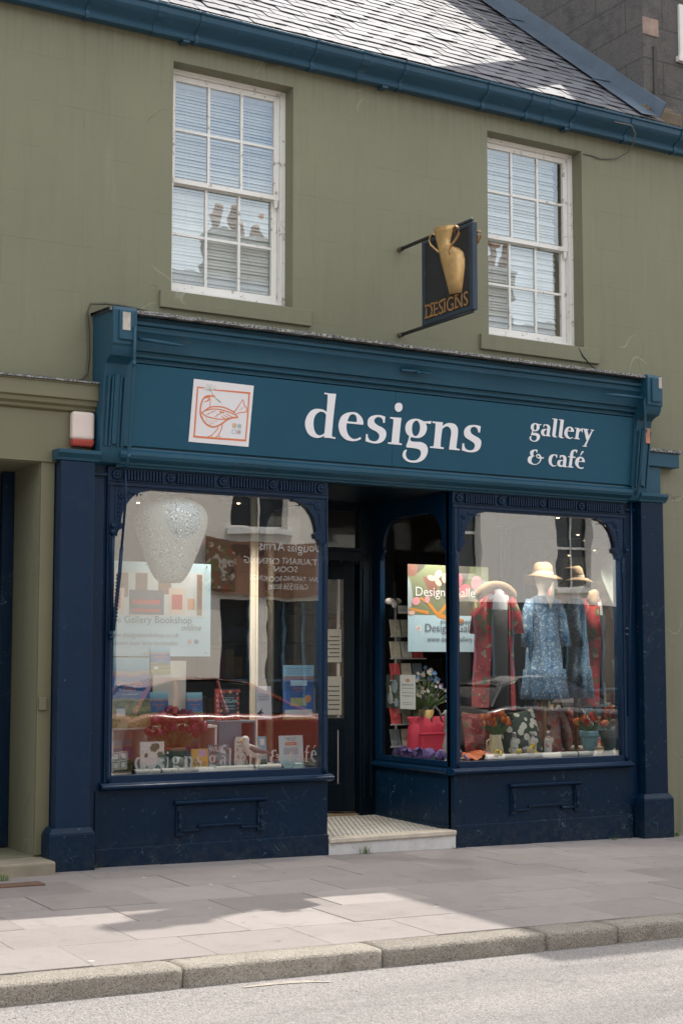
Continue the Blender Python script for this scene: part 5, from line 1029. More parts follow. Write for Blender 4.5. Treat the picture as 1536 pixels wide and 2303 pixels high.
# blooms
PETAL = {}
def tulip_mesh(name, mat, n=6, L_=.055, w_=.022):
    mb = MB()
    for k in range(n):
        a = 2 * math.pi * k / n; ca, sa = math.cos(a), math.sin(a); t = (-sa, ca)
        rows = [(.004, 0, .006), (w_ * .9, .28 * L_, .75 * w_), (w_, .62 * L_, .72 * w_), (w_ * .55, L_, .10 * w_)]
        vs = []
        for r_, z, hw in rows: vs += [(r_ * ca - t[0] * hw, r_ * sa - t[1] * hw, z), (r_ * 1.12 * ca, r_ * 1.12 * sa, z), (r_ * ca + t[0] * hw, r_ * sa + t[1] * hw, z)]
        mb.add(vs, [(i * 3 + j, i * 3 + j + 1, i * 3 + j + 4, i * 3 + j + 3) for i in range(3) for j in range(2)])
    return mb.mesh(name, mat, True)
def daisy_mesh(name, mat, r=.02, n=5):
    mb = MB()
    for k in range(n):
        a = 2 * math.pi * k / n; b = .55 * math.pi / n; mb.add([(0, 0, 0), (r * .7 * math.cos(a - b), r * .7 * math.sin(a - b), .004), (r * math.cos(a), r * math.sin(a), .009), (r * .7 * math.cos(a + b), r * .7 * math.sin(a + b), .004)], [(0, 1, 2, 3)])
    mb.ball((0, 0, .003), r * .22, 4); return mb.mesh(name, mat)
LEAFG = M('fresh leaf green', (.07, .14, .045), .55, .3, 20); STEMG = M('stem green', (.10, .17, .06), .6)
def leaf_mb(base, tip, w_, bend=.02):
    b, t = Vector(base), Vector(tip); d = t - b; s = d.cross(Vector((0, 1, .2))).normalized(); mb = MB(); vs = []
    for i in range(6):
        u = i / 5; ww = w_ * math.sin(math.pi * min(.98, .12 + .86 * u)); p = b + d * u + Vector((0, -bend * math.sin(math.pi * u), -bend * u * u)); vs += [p - s * ww, p + Vector((0, .006, 0)), p + s * ww]
    mb.add(vs, [(i * 3 + j, i * 3 + j + 1, i * 3 + j + 4, i * 3 + j + 3) for i in range(5) for j in range(2)]); return mb
def bouquet(label, base, n, spread, h, meshes, nleaf=8, seed=1, up=.55, leafw=.016, leaflen=.8, bow=.3, group=None, droop=0.0):
    r_ = random.Random(seed); root = thing('bouquet', label, 'flowers', base, group); base = Vector(base)
    for k in range(n):
        a = r_.uniform(0, 2 * math.pi); q = math.sqrt((k + .5) / n) * spread; hh = h * (up + (1 - up) * (1 - (q / spread) ** 2) + r_.uniform(-.10, .10)) - droop * (q / spread) ** 3
        tip = base + Vector((q * math.cos(a), q * math.sin(a) * .7, hh)); mid = base.lerp(tip, .55) + Vector((0, 0, .04 * bow))
        MB().tube([base + Vector((q * .12 * math.cos(a), q * .08 * math.sin(a), 0)), mid, tip], .0028, 5).build('stem', STEMG, root)
        o = link('blossom', r_.choice(meshes), root); o.location = tip; dd = (tip - mid).normalized(); o.rotation_euler = dd.to_track_quat('Z', 'Y').to_euler(); s = r_.uniform(.8, 1.2); o.scale = (s, s, s)
        if o.data.name.startswith('daisy'): o.rotation_euler = (Vector((r_.uniform(-.6, .6), -1, r_.uniform(-.2, .6)))).to_track_quat('Z', 'Y').to_euler()
    for k in range(nleaf):
        a = r_.uniform(0, 2 * math.pi); ln_ = leaflen * h * r_.uniform(.7, 1.1); leaf_mb(base, base + Vector((math.cos(a) * spread * .9, math.sin(a) * spread * .5 - .01, ln_ * r_.uniform(.6, 1))), leafw).build('leaf', LEAFG, root, smooth=True)
    return root
MAG = M('deep magenta petal', (.20, .012, .06), .5, .3, 40); MAG2 = M('wine petal', (.13, .01, .03), .5, .3, 40)
gx_, gz_ = P(394, 1728, .30); gpot = thing('flower_pot', 'dark green glazed flower pot with terracotta rim in the bookshop window', 'pot', (gx_, .3, .7))
ph_ = P(394, 1680, .30)[1] - .701
MB().lathe([(.062, 0), (.068, .02), (.082, ph_ - .03), (.084, ph_ - .028)], (gx_, .30, .701), 20).build('body', M('green glaze', (.02, .075, .05), .25), gpot, smooth=True); MB().lathe([(.085, ph_ - .028), (.092, ph_ - .022), (.092, ph_ - .002), (.080, ph_), (.07, ph_ - .03)], (gx_, .30, .701), 20).build('rim', M('terracotta rim', (.36, .15, .08), .8), gpot, smooth=True)
bouquet('dense bunch of dark magenta blooms in the green pot', (gx_, .30, .70 + ph_ - .01), 62, .24, .27, [tulip_mesh('tulip_a', MAG, 6, .078, .029), tulip_mesh('tulip_b', MAG2, 6, .07, .027)], 22, 3, .45, .020, .75)
# seagull
GW = M('gull white', (.66, .66, .64), .6, .03); GG = M('gull grey wing', (.13, .15, .17), .6); gull = thing('seagull_ornament', 'white wooden seagull with grey wings standing in the bookshop window', 'ornament', (*P(570, 1720, .18)[:1], .18, .7))
def WQ(px_, py_, y): x, z = P(px_, py_, y); return Vector((x, y, z))
gb_ = []
bdy = [((551, 1668), 9.5), ((553, 1675), 8.5), ((557, 1682), 11), ((565, 1688), 14), ((576, 1692), 14), ((588, 1694), 9), ((602, 1692), 2.5)]
mb = MB(); mb.tube([WQ(549, 1660, .18)] + [WQ(*p, .18) for p, r_ in bdy], [.018] + [r_ / 270 for p, r_ in bdy], 12).build('body', GW, gull, smooth=True); MB().ball(WQ(552, 1664, .18), .036, 10).build('head', GW, gull, smooth=True)
for s in (-1, 1): MB().tube([WQ(562, 1680, .18 + .035 * s), WQ(574, 1686, .18 + .045 * s), WQ(592, 1690, .18 + .03 * s), WQ(610, 1694, .18 + .01 * s)], [.018, .030, .022, .003], 8).build('wing', GG, gull, smooth=True)
MB().tube([WQ(545, 1665, .17), WQ(536, 1669, .165)], [.010, .002], 6).build('beak', M('gull yellow', (.55, .38, .06), .5), gull); 
for dx_ in (0, 10): MB().tube([WQ(566 + dx_, 1700, .18), WQ(568 + dx_, 1722, .18)], .004, 5).build('leg', bpy.data.materials['gull yellow'], gull)
MB().ball(WQ(549, 1662, .148), .005, 5).build('eye', BLACKM, gull)
# rolled paper tubes along both sills
def roll(label, p0, p1, y, r_, bands, hid):
    A, B = WQ(*p0, y), WQ(*p1, y); A.z = B.z = .70 + r_; t = thing('paper_roll', label, 'paper roll', (A.x, y, .7), 'paper rolls on the sills')
    MB().tube([A, B], r_, 16).build('tube', M('white paper roll', (.68, .66, .62), .7, .03) if 'white paper roll' not in bpy.data.materials else bpy.data.materials['white paper roll'], t)
    for u in bands: MB().tube([A.lerp(B, u), A.lerp(B, u + .012)], r_ * 1.04, 16).build('band', M('grey band', (.10, .12, .14), .6) if 'grey band' not in bpy.data.materials else bpy.data.materials['grey band'], t)
    return t
roll('long white paper roll with dark bands along the bookshop window sill', (300, 1735), (636, 1724), .035, .024, (.0, .17, .79, .985), 0)
roll('long white paper roll along the clothing window sill', (1088, 1700), (1338, 1692), .04, .030, (.0, .82), 0)
# vinyl lettering on the inside of the glass
VIN = N('frosted vinyl'); VIN = VIN.done((.75, .75, .74), .6, None, Alpha=.62)
vy = thing('window_lettering', 'frosted vinyl shop name and four squares low on the bookshop glass', 'lettering', (5.2, YG, .75)); VF = Frame((0, YG + .006, 0))
def vin_glyphs(seq, z_fit):
    """place traced sign letters again, small and flat on the glass"""
    for src, key, (pl_, pr_), (pt_, pb_) in seq:
        pts = [[(q[0], q[1]) for q in smooth_loop(lp, 3)] for lp in src]; xs = [p[0] for lp in pts for p in lp]; ys = [p[1] for lp in pts for p in lp]
        x0, x1, y0, y1 = min(xs), max(xs), min(ys), max(ys); A = VF.at(pl_, pt_); B = VF.at(pr_, pb_)
        sk = .07
        flat('letter', [[(A[0] + ((p[0] + (p[1] - y0) * sk) - x0) / (x1 - x0 + (y1 - y0) * sk) * (B[0] - A[0]), A[1] + (p[1] - y0) / (y1 - y0) * (B[1] - A[1])) for p in lp] for lp in pts], VF, 0, .001, VIN, vy)
vin_glyphs([(G_d, 'd', (302, 326), (1688, 1732)), (G_e, 'e', (330, 348), (1704, 1731)), (G_s, 's', (354, 368), (1703, 1730)), (G_i, 'i', (373, 381), (1702, 1729)), (G_dot, '.', (375, 380), (1690, 1696)), (G_g, 'g', (386, 408), (1701, 1740)), (G_n, 'n', (412, 436), (1700, 1727)), (G_s2, 's', (442, 455), (1699, 1726)),
            (H_g, 'g', (468, 490), (1698, 1737)), (H_a, 'a', (494, 510), (1698, 1724)), (H_l, 'l', (514, 522), (1682, 1723)), (H_l, 'l', (526, 534), (1681, 1722)), (H_e, 'e', (538, 554), (1695, 1722)), (H_r, 'r', (558, 571), (1694, 1721)), (H_y, 'y', (574, 594), (1693, 1732)), (I_amp, '&', (606, 634), (1686, 1718)), (I_c, 'c', (650, 664), (1690, 1716)), (I_a, 'a', (668, 682), (1689, 1715)), (I_f, 'f', (684, 698), (1676, 1714)), (I_e, 'e', (698, 713), (1687, 1713)), (I_ac, '/', (704, 711), (1676, 1683))], 0)
for px_, py_ in ((262, 1702), (279, 1700), (261, 1722), (278, 1720)):
    a, b = VF.at(px_, py_); q = .030; lp = smooth_loop([(a - q, b - q * 1.05), (a, b - q * 1.2), (a + q, b - q * 1.05), (a + q * 1.08, b), (a + q, b + q * 1.05), (a, b + q * 1.2), (a - q, b + q * 1.05), (a - q * 1.08, b)], 3)
    flat('square', [lp, [(a + (p[0] - a) * .84, b + (p[1] - b) * .84) for p in lp]], VF, 0, .001, VIN, vy); flat('square', [[(a + (p[0] - a) * .64, b + (p[1] - b) * .64) for p in lp]], VF, 0, .001, VIN, vy)
# ================================================================ the clothing window
SKIN = M('cream mannequin shell', (.72, .66, .58), .55, .03); STRAW = M('woven straw', (.27, .175, .10), .8, .25, 60, .4, 120); WOODP = M('turned beech', (.36, .21, .10), .5)
def loft(mb, rings, n=20):
    """rings: (centre, rx, ry[, wave])"""
    vs = []
    for i, rg_ in enumerate(rings):
        c_, rx, ry = rg_[:3]; wv = rg_[3] if len(rg_) > 3 else 0; k_ = rg_[4] if len(rg_) > 4 else 9
        for k in range(n):
            a = 2 * math.pi * k / n; f = 1 + wv * math.sin(k_ * a + i * .3); vs.append((c_[0] + rx * f * math.cos(a), c_[1] + ry * f * math.sin(a), c_[2]))
    fs = [(i * n + k, i * n + (k + 1) % n, (i + 1) * n + (k + 1) % n, (i + 1) * n + k) for i in range(len(rings) - 1) for k in range(n)]
    return mb.add(vs, fs + [tuple(range(n))[::-1], tuple(range((len(rings) - 1) * n, len(rings) * n))])
def hat(root_label, c_, r_, tilt, lean=0.0):
    h = thing('straw_hat', root_label, 'hat', c_); mt = Matrix.Translation(Vector(c_)) @ Matrix.Rotation(tilt, 4, 'Y') @ Matrix.Rotation(lean, 4, 'X')
    def tf(mb):
        mb.v = [tuple(mt @ Vector(v)) for v in mb.v]; return mb
    m_ = MB(); m_.lathe([(.105, 0), (r_ * .7, -.012), (r_, -.045), (r_ * 1.01, -.043), (r_ * .7, -.006), (.108, .006)], (0, 0, 0), 32); vs = []
    for i, v in enumerate(m_.v): a = math.atan2(v[1], v[0]); m_.v[i] = (v[0], v[1], v[2] + .02 * math.cos(2 * a) * (math.hypot(v[0], v[1]) / r_) ** 2)
    tf(m_).build('brim', STRAW, h, smooth=True)
    tf(MB().lathe([(.108, -.002), (.104, .05), (.096, .10), (.07, .128), (.02, .122), (.001, .118)], (0, 0, 0), 24)).build('crown', STRAW, h, smooth=True)
    tf(MB().lathe([(.1095, .004), (.1075, .030), (.105, .030), (.107, .004)], (0, 0, 0), 24)).build('band', M('pale ribbon', (.50, .46, .38), .8) if 'pale ribbon' not in bpy.data.materials else bpy.data.materials['pale ribbon'], h)
    return h
DRESSB = mat_print('blue sprigged cotton', [((.36, .44, .50), 42, .545), ((.055, .12, .23), 10, .62)], ground=(.10, .20, .33), detail=4)
def mannequin(y):
    hx_, hz = P(1218, 1312, y); sz = P(1222, 1345, y)[1]; hem = P(1222, 1572, y)[1]; mx = P(1222, 1450, y)[0]
    m = thing('mannequin', 'cream headed shop mannequin standing on a wooden pole', 'mannequin', (mx, y, .7))
    g = MB(); loft(g, [((mx, y, sz - .06), .15, .09), ((mx, y, sz - .01), .11, .075), ((mx, y, sz + .02), .055, .055), ((mx, y, sz + .07), .046, .05), ((mx, y - .005, sz + .095), .055, .065), ((mx, y - .015, sz + .13), .072, .085), ((mx, y - .012, sz + .19), .082, .098), ((mx, y, sz + .25), .080, .098), ((mx, y + .005, sz + .29), .055, .07), ((mx, y + .005, sz + .305), .01, .01)], 20); g.build('body', SKIN, m, smooth=True)
    MB().tube([(mx, y, .70), (mx, y, hem + .2)], .022, 10).build('pole', WOODP, m, smooth=True); MB().lathe([(.15, 0), (.15, .015), (.03, .03)], (mx, y, .701), 20).build('base', WOODP, m, smooth=True)
    d = thing('dress', 'blue sprigged cotton dress with tiered hem worn by the mannequin', 'dress', (mx, y, hem))
    zz = lambda t: hem + (sz - hem) * t
    g = MB(); R_ = [((mx, y, zz(0)), .255, .185, .09), ((mx, y, zz(.08)), .245, .18, .08), ((mx, y, zz(.20)), .228, .17, .07), ((mx, y, zz(.29)), .220, .165, .07), ((mx, y, zz(.30)), .200, .15, .04), ((mx, y, zz(.50)), .182, .14, .045), ((mx, y, zz(.68)), .158, .12, .025), ((mx, y, zz(.82)), .170, .115, .012), ((mx, y, zz(.92)), .185, .105, 0), ((mx, y, zz(.985)), .165, .090, 0), ((mx, y, zz(1.02)), .10, .075, 0)]
    loft(g, R_, 48); g.build('skirt', DRESSB, d, smooth=True)
    for s in (-1, 1):
        g = MB(); g.tube([(mx + s * .155, y, zz(.97)), (mx + s * .20, y - .01, zz(.85)), (mx + s * .225, y - .02, zz(.70)), (mx + s * .235, y - .05, zz(.52))], [.055, .062, .06, .066], 14).build('sleeve', DRESSB, d, smooth=True)
    v0, v1 = sz - .095, sz + .02
    MB().add([(mx - .06, y - .108, v1), (mx + .06, y - .108, v1), (mx, y - .122, v0 - .02)], [(0, 1, 2)]).build('neckline', SKIN, d)
    hat('straw sun hat on the head of the mannequin in blue', (mx, y - .0, sz + .225), .20, R(4), R(-6))
mannequin(.50)
# kimono on its own stand
KIM = mat_print('red botanical print', [((.10, .12, .045), 9, .56), ((.36, .30, .20), 12, .62), ((.30, .02, .03), 16, .60)], ground=(.42, .045, .05), detail=3)
y = .36; kx_ = P(1115, 1450, y)[0]; kt = P(1115, 1328, y)[1]; kb = P(1115, 1598, y)[1]
ks = thing('tailors_dummy', 'white topped torso stand in black trousers under the red robe', 'dummy', (kx_, y, .7))
g = MB(); loft(g, [((kx_, y, kt - .42), .13, .10), ((kx_, y, kt - .2), .13, .10), ((kx_, y, kt - .06), .15, .09), ((kx_, y, kt - .01), .09, .07), ((kx_, y, kt + .03), .05, .05), ((kx_, y, kt + .07), .046, .046)], 18); g.build('torso', M('white jersey', (.68, .68, .70), .8, .03), ks, smooth=True)
g = MB(); loft(g, [((kx_, y, kb + .02), .13, .10), ((kx_, y, kt - .75), .14, .105), ((kx_, y, kt - .42), .135, .102), ((kx_, y, kt - .19), .134, .104)], 18); g.build('trousers', M('black cloth', (.016, .017, .018), .8), ks, smooth=True)
MB().tube([(kx_, y, .70), (kx_, y, kb + .1)], .02, 8).build('pole', WOODP, ks); MB().lathe([(.14, 0), (.14, .015), (.03, .03)], (kx_, y, .701), 18).build('base', WOODP, ks)
km = thing('robe', 'open red botanical print robe hanging on the torso stand', 'robe', (kx_, y, kb))
for s in (-1, 1):
    vs = []; nz, na = 14, 9
    for i in range(nz):
        t = i / (nz - 1); z = kb + (kt - .01 - kb) * t + (.0 if s > 0 else .03 * (1 - t)); flare = .215 - .05 * t if t < .9 else .165 - .8 * (t - .9)
        for k in range(na):
            u = k / (na - 1); a = math.pi * (.5 + .0) - u * (math.pi * .5 + .55 + .25 * (1 - t)); xx = s * (flare + .03) * math.sin(u * 2.62); yy = .12 * math.cos(u * 2.45) * 1.0
            fold = .012 * math.sin(u * 14 + i * .35) * (1 - t * .6)
            vs.append((kx_ + xx + fold * s, y + .02 + yy + fold, z))
    MB().add(vs, [(i * na + k, i * na + k + 1, (i + 1) * na + k + 1, (i + 1) * na + k) for i in range(nz - 1) for k in range(na - 1)]).build('front_panel', KIM, km, smooth=True)
    MB().tube([(kx_ + s * .15, y, kt - .06), (kx_ + s * .205, y - .01, kt - .22), (kx_ + s * .225, y - .02, kt - .42)], [.06, .075, .085], 12).build('sleeve', KIM, km, smooth=True)
m_ = MB(); pts = []
for k in range(13): a = math.pi * (1.0 - k / 12) * 1.0; pts.append((kx_ + .20 * math.cos(a), y - .01, kt - .09 + .13 * math.sin(a)))
sc_ = tag(MB().tube(pts, [.035, .05, .058] + [.055] * 7 + [.058, .05, .035], 12).build('scarf', M('sand linen scarf', (.33, .22, .14), .85, .2, 30, .4, 80), smooth=True), 'sand coloured linen scarf round the shoulders of the red robe', 'scarf')
# posters hung behind the corner post and things seen through the lobby return
py0 = PX(917, 1370, 7.74).y
FLW = mat_print('blurred blossom photo', [((.17, .20, .12), 3, .50), ((.34, .42, .46), 2.6, .58), ((.20, .10, .08), 4, .62)], ground=(.085, .085, .07), detail=0.5)
gp_ = slab('poster', 'gallery poster with blurred pink blossom above pale blue print, behind the corner post', 'poster', (917, 1272, 1098, 1466), py0, .003, PBLUE)
patches(gp_, [(0, 1, .42, 1, FLW)])
PTL = [plain('petal print %s' % q, cc, .6) for q, cc in (('shell', (.66, .42, .36)), ('rose', (.55, .10, .14)), ('blush', (.62, .30, .34)))]; BRN = plain('amber branch print', (.58, .25, .05), .6)
strokes('branch_print', [([gp_[1].at(*p) for p in ((1040, 1398), (985, 1384), (962, 1355), (945, 1345))], (.05, .02)), ([gp_[1].at(*p) for p in ((985, 1384), (1012, 1350), (1050, 1338))], (.04, .02)), ([gp_[1].at(*p) for p in ((962, 1378), (935, 1372), (920, 1368))], (.035, .015))], gp_[1], .0012, .0004, BRN, gp_[0])
for k, (px_, py_, r1, r2, an, mi) in enumerate(((985, 1292, .055, .035, .8, 0), (970, 1300, .05, .028, -.2, 0), (1000, 1300, .05, .04, 1.6, 0), (985, 1310, .045, .03, 2.4, 0), (1012, 1318, .06, .05, .6, 1), (1030, 1305, .07, .05, 1.2, 1), (1045, 1325, .07, .05, .2, 1), (1070, 1310, .07, .06, .9, 2), (935, 1352, .05, .04, .3, 2), (960, 1348, .04, .03, 1.3, 2), (925, 1378, .04, .022, .1, 0), (1085, 1330, .06, .05, .5, 1))):
    a, b = gp_[1].at(px_, py_); flat('petal_print', [[(a + r1 * math.cos(t) * math.cos(an) - r2 * math.sin(t) * math.sin(an), b + r1 * math.cos(t) * math.sin(an) + r2 * math.sin(t) * math.cos(an)) for t in [i * math.pi / 8 for i in range(16)]]], gp_[1], .0014 + .0002 * k, .0002, PTL[mi], gp_[0])
for bdy, p0, p1, m_ in (('Designs Gallery', (934, 1340), (1088, 1356), PALE), ('enjoy shopping in', (990, 1402), (1078, 1404), INK), ('Designs Gallery', (956, 1420), (1086, 1424), INK), ('www.designsgallery.co.uk', (960, 1442), (1092, 1446), INK)): text_px(bdy, gp_[1], p0, p1, m_, gp_[0], h=.005)
a, b = gp_[1].at(941, 1413); flat('icon', [[(a + .032 * math.cos(t), b + .032 * math.sin(t)) for t in [i * math.pi / 9 for i in range(18)]]], gp_[1], .001, .0006, PALE, gp_[0]); strokes('icon', [([(a - .015, b - .008), (a, b + .012), (a + .014, b + .004), (a, b - .01), (a - .015, b - .008)], .005)], gp_[1], .002, .0004, TITLE, gp_[0])
RX = XB + .036
RF = Frame((RX, 0, 0), (0, -1, 0), (0, 0, 1))
def on_return(name, label, cat, bx, mat):
    l, t, r_, b = bx; root = thing(name, label, cat, (RX, .4, 1)); A = RF.at(l, b); B = RF.at(r_, t)
    fr = Frame(RF.pt(A[0], A[1], -.004), RF.ex, RF.ey); W_, H_ = B[0] - A[0], B[1] - A[1]
    def pl(nm, a, b_, c_, d, h0, h1, m, par=None): return MB().hexa([fr.pt(a, c_, h0), fr.pt(b_, c_, h0), fr.pt(b_, d, h0), fr.pt(a, d, h0)], [fr.pt(a, c_, h1), fr.pt(b_, c_, h1), fr.pt(b_, d, h1), fr.pt(a, d, h1)]).build(nm, m, par or root)
    pl('sheet', 0, W_, 0, H_, -.002, 0, mat); return root, fr, W_, H_, pl
fl_ = on_return('leaflet', 'white gallery leaflet with red bird mark taped inside the lobby return glass', 'leaflet', (899, 1518, 933, 1594), M('white leaflet paper', (.66, .67, .68), .7, .03))
patches(fl_, [(.1, .9, .60, .612, INK), (.1, .9, .47, .482, INK), (.2, .8, .13, .14, INK), (.15, .85, .18, .19, INK)]); words(fl_, [('DESIGNS GALLERY', .10, .68, .80, INK), ('www.designsgallery.co.uk', .10, .37, .80, INK)]); strokes('print', [([(.35 * fl_[2], .86 * fl_[3]), (.5 * fl_[2], .80 * fl_[3]), (.62 * fl_[2], .84 * fl_[3]), (.5 * fl_[2], .88 * fl_[3]), (.42 * fl_[2], .82 * fl_[3])], .012)], fl_[1], .001, .0005, TITLE, fl_[0])
mc = on_return('card', 'dark green art card of blue vases beside the white leaflet', 'card', (868, 1518, 898, 1592), M('dark green card', (.045, .06, .05), .6))
VASE = plain('vase blue print', (.22, .28, .34), .6)
for (a, b, r1, r2) in ((.62, .66, .22, .22), (.32, .30, .20, .20), (.74, .18, .16, .14)): flat('print', [[(a * mc[2] + r1 * mc[2] * math.cos(t), b * mc[3] + r2 * mc[2] * 1.2 * math.sin(t)) for t in [i * math.pi / 8 for i in range(16)]]], mc[1], .001, .0005, VASE, mc[0])
# card spinner seen deep inside
cr_y = 1.08; crx = P(880, 1500, cr_y)[0] + .05
ck = thing('card_rack', 'wire rack of greeting cards deep in the clothing window by the door', 'card rack', (crx, cr_y, .7))
MB().tube([(crx, cr_y, .70), (crx, cr_y, P(880, 1360, cr_y)[1])], .012, 8).build('pole', M('grey steel', (.30, .30, .30), .4), ck)
rk = random.Random(9); cols = [(.50, .48, .44), (.16, .17, .13), (.42, .05, .05), (.10, .12, .13), (.45, .40, .30), (.30, .33, .36), (.50, .42, .34)]
cmats = [M('greeting card %s' % w_, cc, .7, .3, 25) for w_, cc in zip('abcdefg', cols)]
for i in range(6):
    for j in range(3):
        z = .80 + i * .215; xx = crx - .08 + j * .13; MB().hexa([(xx, cr_y - .05, z), (xx + .115, cr_y - .05, z), (xx + .115, cr_y - .045, z), (xx, cr_y - .045, z)], [(xx, cr_y - .01, z + .165), (xx + .115, cr_y - .01, z + .165), (xx + .115, cr_y - .005, z + .165), (xx, cr_y - .005, z + .165)]).build('greeting_card', rk.choice(cmats), ck)
    MB().box(crx - .1, crx + .32, cr_y - .07, cr_y - .055, .79 + i * .215, .803 + i * .215).build('rail', bpy.data.materials['grey steel'], ck)
fg = slab('sign_card', 'small pale card reading PLANTS on top of the card rack', 'card', (895, 1362, 918, 1380), 1.0, .003, CREAMP); words(fg, [('PLANTS', .12, .35, .7, INK)])
x, z = P(873, 1352, 1.0); tag(MB().ball((x + .02, 1.0, z), .06, 8, (1, .3, .55)).ball((x + .07, 1.0, z - .03), .035, 7, (1, .3, 1)).build('paper_flower', CREAMP, smooth=True), 'pale cut paper flower hanging at the inner edge of the lobby return', 'ornament')
# blue and white flowers in a yellow pot, red rucksack, goose, purple garland
fy = .93; fx, fz = P(958, 1622, fy); pt_ = P(958, 1596, fy)[1]
yp = thing('flower_pot', 'mustard yellow pot behind the red rucksack', 'pot', (fx, fy, .7)); MB().lathe([(.055, .70 - .70), (.06, .3), (.078, pt_ - .70), (.07, pt_ - .70), (.06, pt_ - .76)], (fx, fy, .70), 18).build('body', M('mustard glaze', (.48, .32, .10), .5), yp, smooth=True)
WB = daisy_mesh('daisy_white', M('white petal', (.66, .64, .62), .7), .024); BB = daisy_mesh('daisy_blue', M('blue petal', (.12, .24, .50), .7), .026); VB = daisy_mesh('daisy_violet', M('violet petal', (.10, .05, .22), .7), .022); PB = daisy_mesh('daisy_pink', M('shell pink petal', (.58, .44, .42), .7), .020)
bouquet('airy bunch of blue and white flowers in the mustard pot', (fx, fy, pt_ - .02), 62, .25, .40, [WB, BB, BB, WB, PB, VB], 14, 8, .30, .014, .7)
by = .90; bx0, bzt = P(918, 1612, by); bx1 = P(1004, 1612, by)[0]; bz0 = .702
RK = M('raspberry red canvas', (.52, .035, .075), .7, .12, 9, .3, 60); GS = M('grey webbing', (.13, .14, .15), .8)
rk_ = thing('rucksack', 'raspberry red canvas rucksack standing in the lobby end of the clothing window', 'rucksack', (bx0, by, .7)); bw = bx1 - bx0
g = MB(); cx_ = (bx0 + bx1) / 2 + .0; hh = bzt - bz0
def rrect(z, w_, d, off=0.0):
    out = []
    for k in range(24):
        a = 2 * math.pi * k / 24; ca, sa = math.cos(a), math.sin(a); out.append((cx_ + off + w_ / 2 * math.copysign(abs(ca) ** .45, ca), by + d / 2 * math.copysign(abs(sa) ** .6, sa), z))
    return out
rg_ = [rrect(bz0 + hh * t, bw * w_, d, o) for t, w_, d, o in ((0, .92, .15, 0), (.05, .97, .17, 0), (.25, .98, .18, 0), (.50, .96, .17, 0), (.72, .95, .15, 0), (.80, .90, .12, 0), (.84, .90, .10, 0), (.94, .98, .07, -.01), (1.0, .99, .05, -.012))]
vs = [p for r_ in rg_ for p in r_]; n = 24; g.add(vs, [(i * n + k, i * n + (k + 1) % n, (i + 1) * n + (k + 1) % n, (i + 1) * n + k) for i in range(len(rg_) - 1) for k in range(n)] + [tuple(range(n)), tuple(range((len(rg_) - 1) * n, len(rg_) * n))]); g.build('bag', RK, rk_, smooth=True)
MB().box(cx_ - bw * .32, cx_ + bw * .38, by - .125, by - .07, bz0 + .05, bz0 + hh * .56).build('pocket', RK, rk_, bevel=.02, seg=3); MB().box(cx_ - bw * .34, cx_ + bw * .40, by - .13, by - .08, bz0 + hh * .55, bz0 + hh * .60).build('pocket_flap', RK, rk_, bevel=.008)
for dx_ in (-.05, .07): MB().tube([(cx_ + dx_ - .03, by - .03, bz0 + hh * .80), (cx_ + dx_ - .035, by - .02, bz0 + hh * 1.12), (cx_ + dx_ + .01, by - .01, bz0 + hh * 1.24), (cx_ + dx_ + .06, by - .01, bz0 + hh * 1.12), (cx_ + dx_ + .07, by - .04, bz0 + hh * .86)], .012, 7).build('strap', GS, rk_, smooth=True)
MB().box(cx_ + bw * .40, cx_ + bw * .48, by - .14, by - .136, bz0 + hh * .30, bz0 + hh * .75).build('swing_tag', CREAMP, rk_)
gx2, gz2 = P(1006, 1700, .80); gs = thing('goose_ornament', 'grey goose ornament beside the red rucksack', 'ornament', (gx2, .8, .7))
MB().tube([(gx2, .80, .705), (gx2, .80, .80), (gx2 + .01, .80, .92), (gx2 - .005, .79, 1.02), (gx2 - .02, .785, 1.10), (gx2 - .03, .78, 1.15)], [.07, .085, .06, .032, .030, .02], 12).build('body', M('grey resin', (.34, .33, .31), .7, .25, 20), gs, smooth=True); MB().tube([(gx2 - .03, .78, 1.13), (gx2 - .09, .77, 1.11)], [.018, .004], 7).build('beak', bpy.data.materials['grey resin'], gs)
PUR = M('purple silk petal', (.12, .08, .24), .7, .3, 20); PM = tulip_mesh('garland_bloom', PUR, 5, .05, .04)
ga_ = thing('garland', 'garland of purple silk flowers along the lobby sill', 'garland', (7.75, .6, .7)); rk = random.Random(12)
for k in range(15):
    yy = .12 + k * .075; o = link('blossom', PM, ga_); o.location = (7.76 + rk.uniform(-.03, .07), yy, .72 + rk.uniform(0, .02)); o.rotation_euler = (rk.uniform(-1.4, 1.4), rk.uniform(-1.4, 0), rk.uniform(0, 6)); s = rk.uniform(.9, 1.5); o.scale = (s, s, s)
    leaf_mb((7.76, yy, .715), (7.80 + rk.uniform(-.08, .08), yy + .09, .73), .022, .0).build('leaf', GRN, ga_)
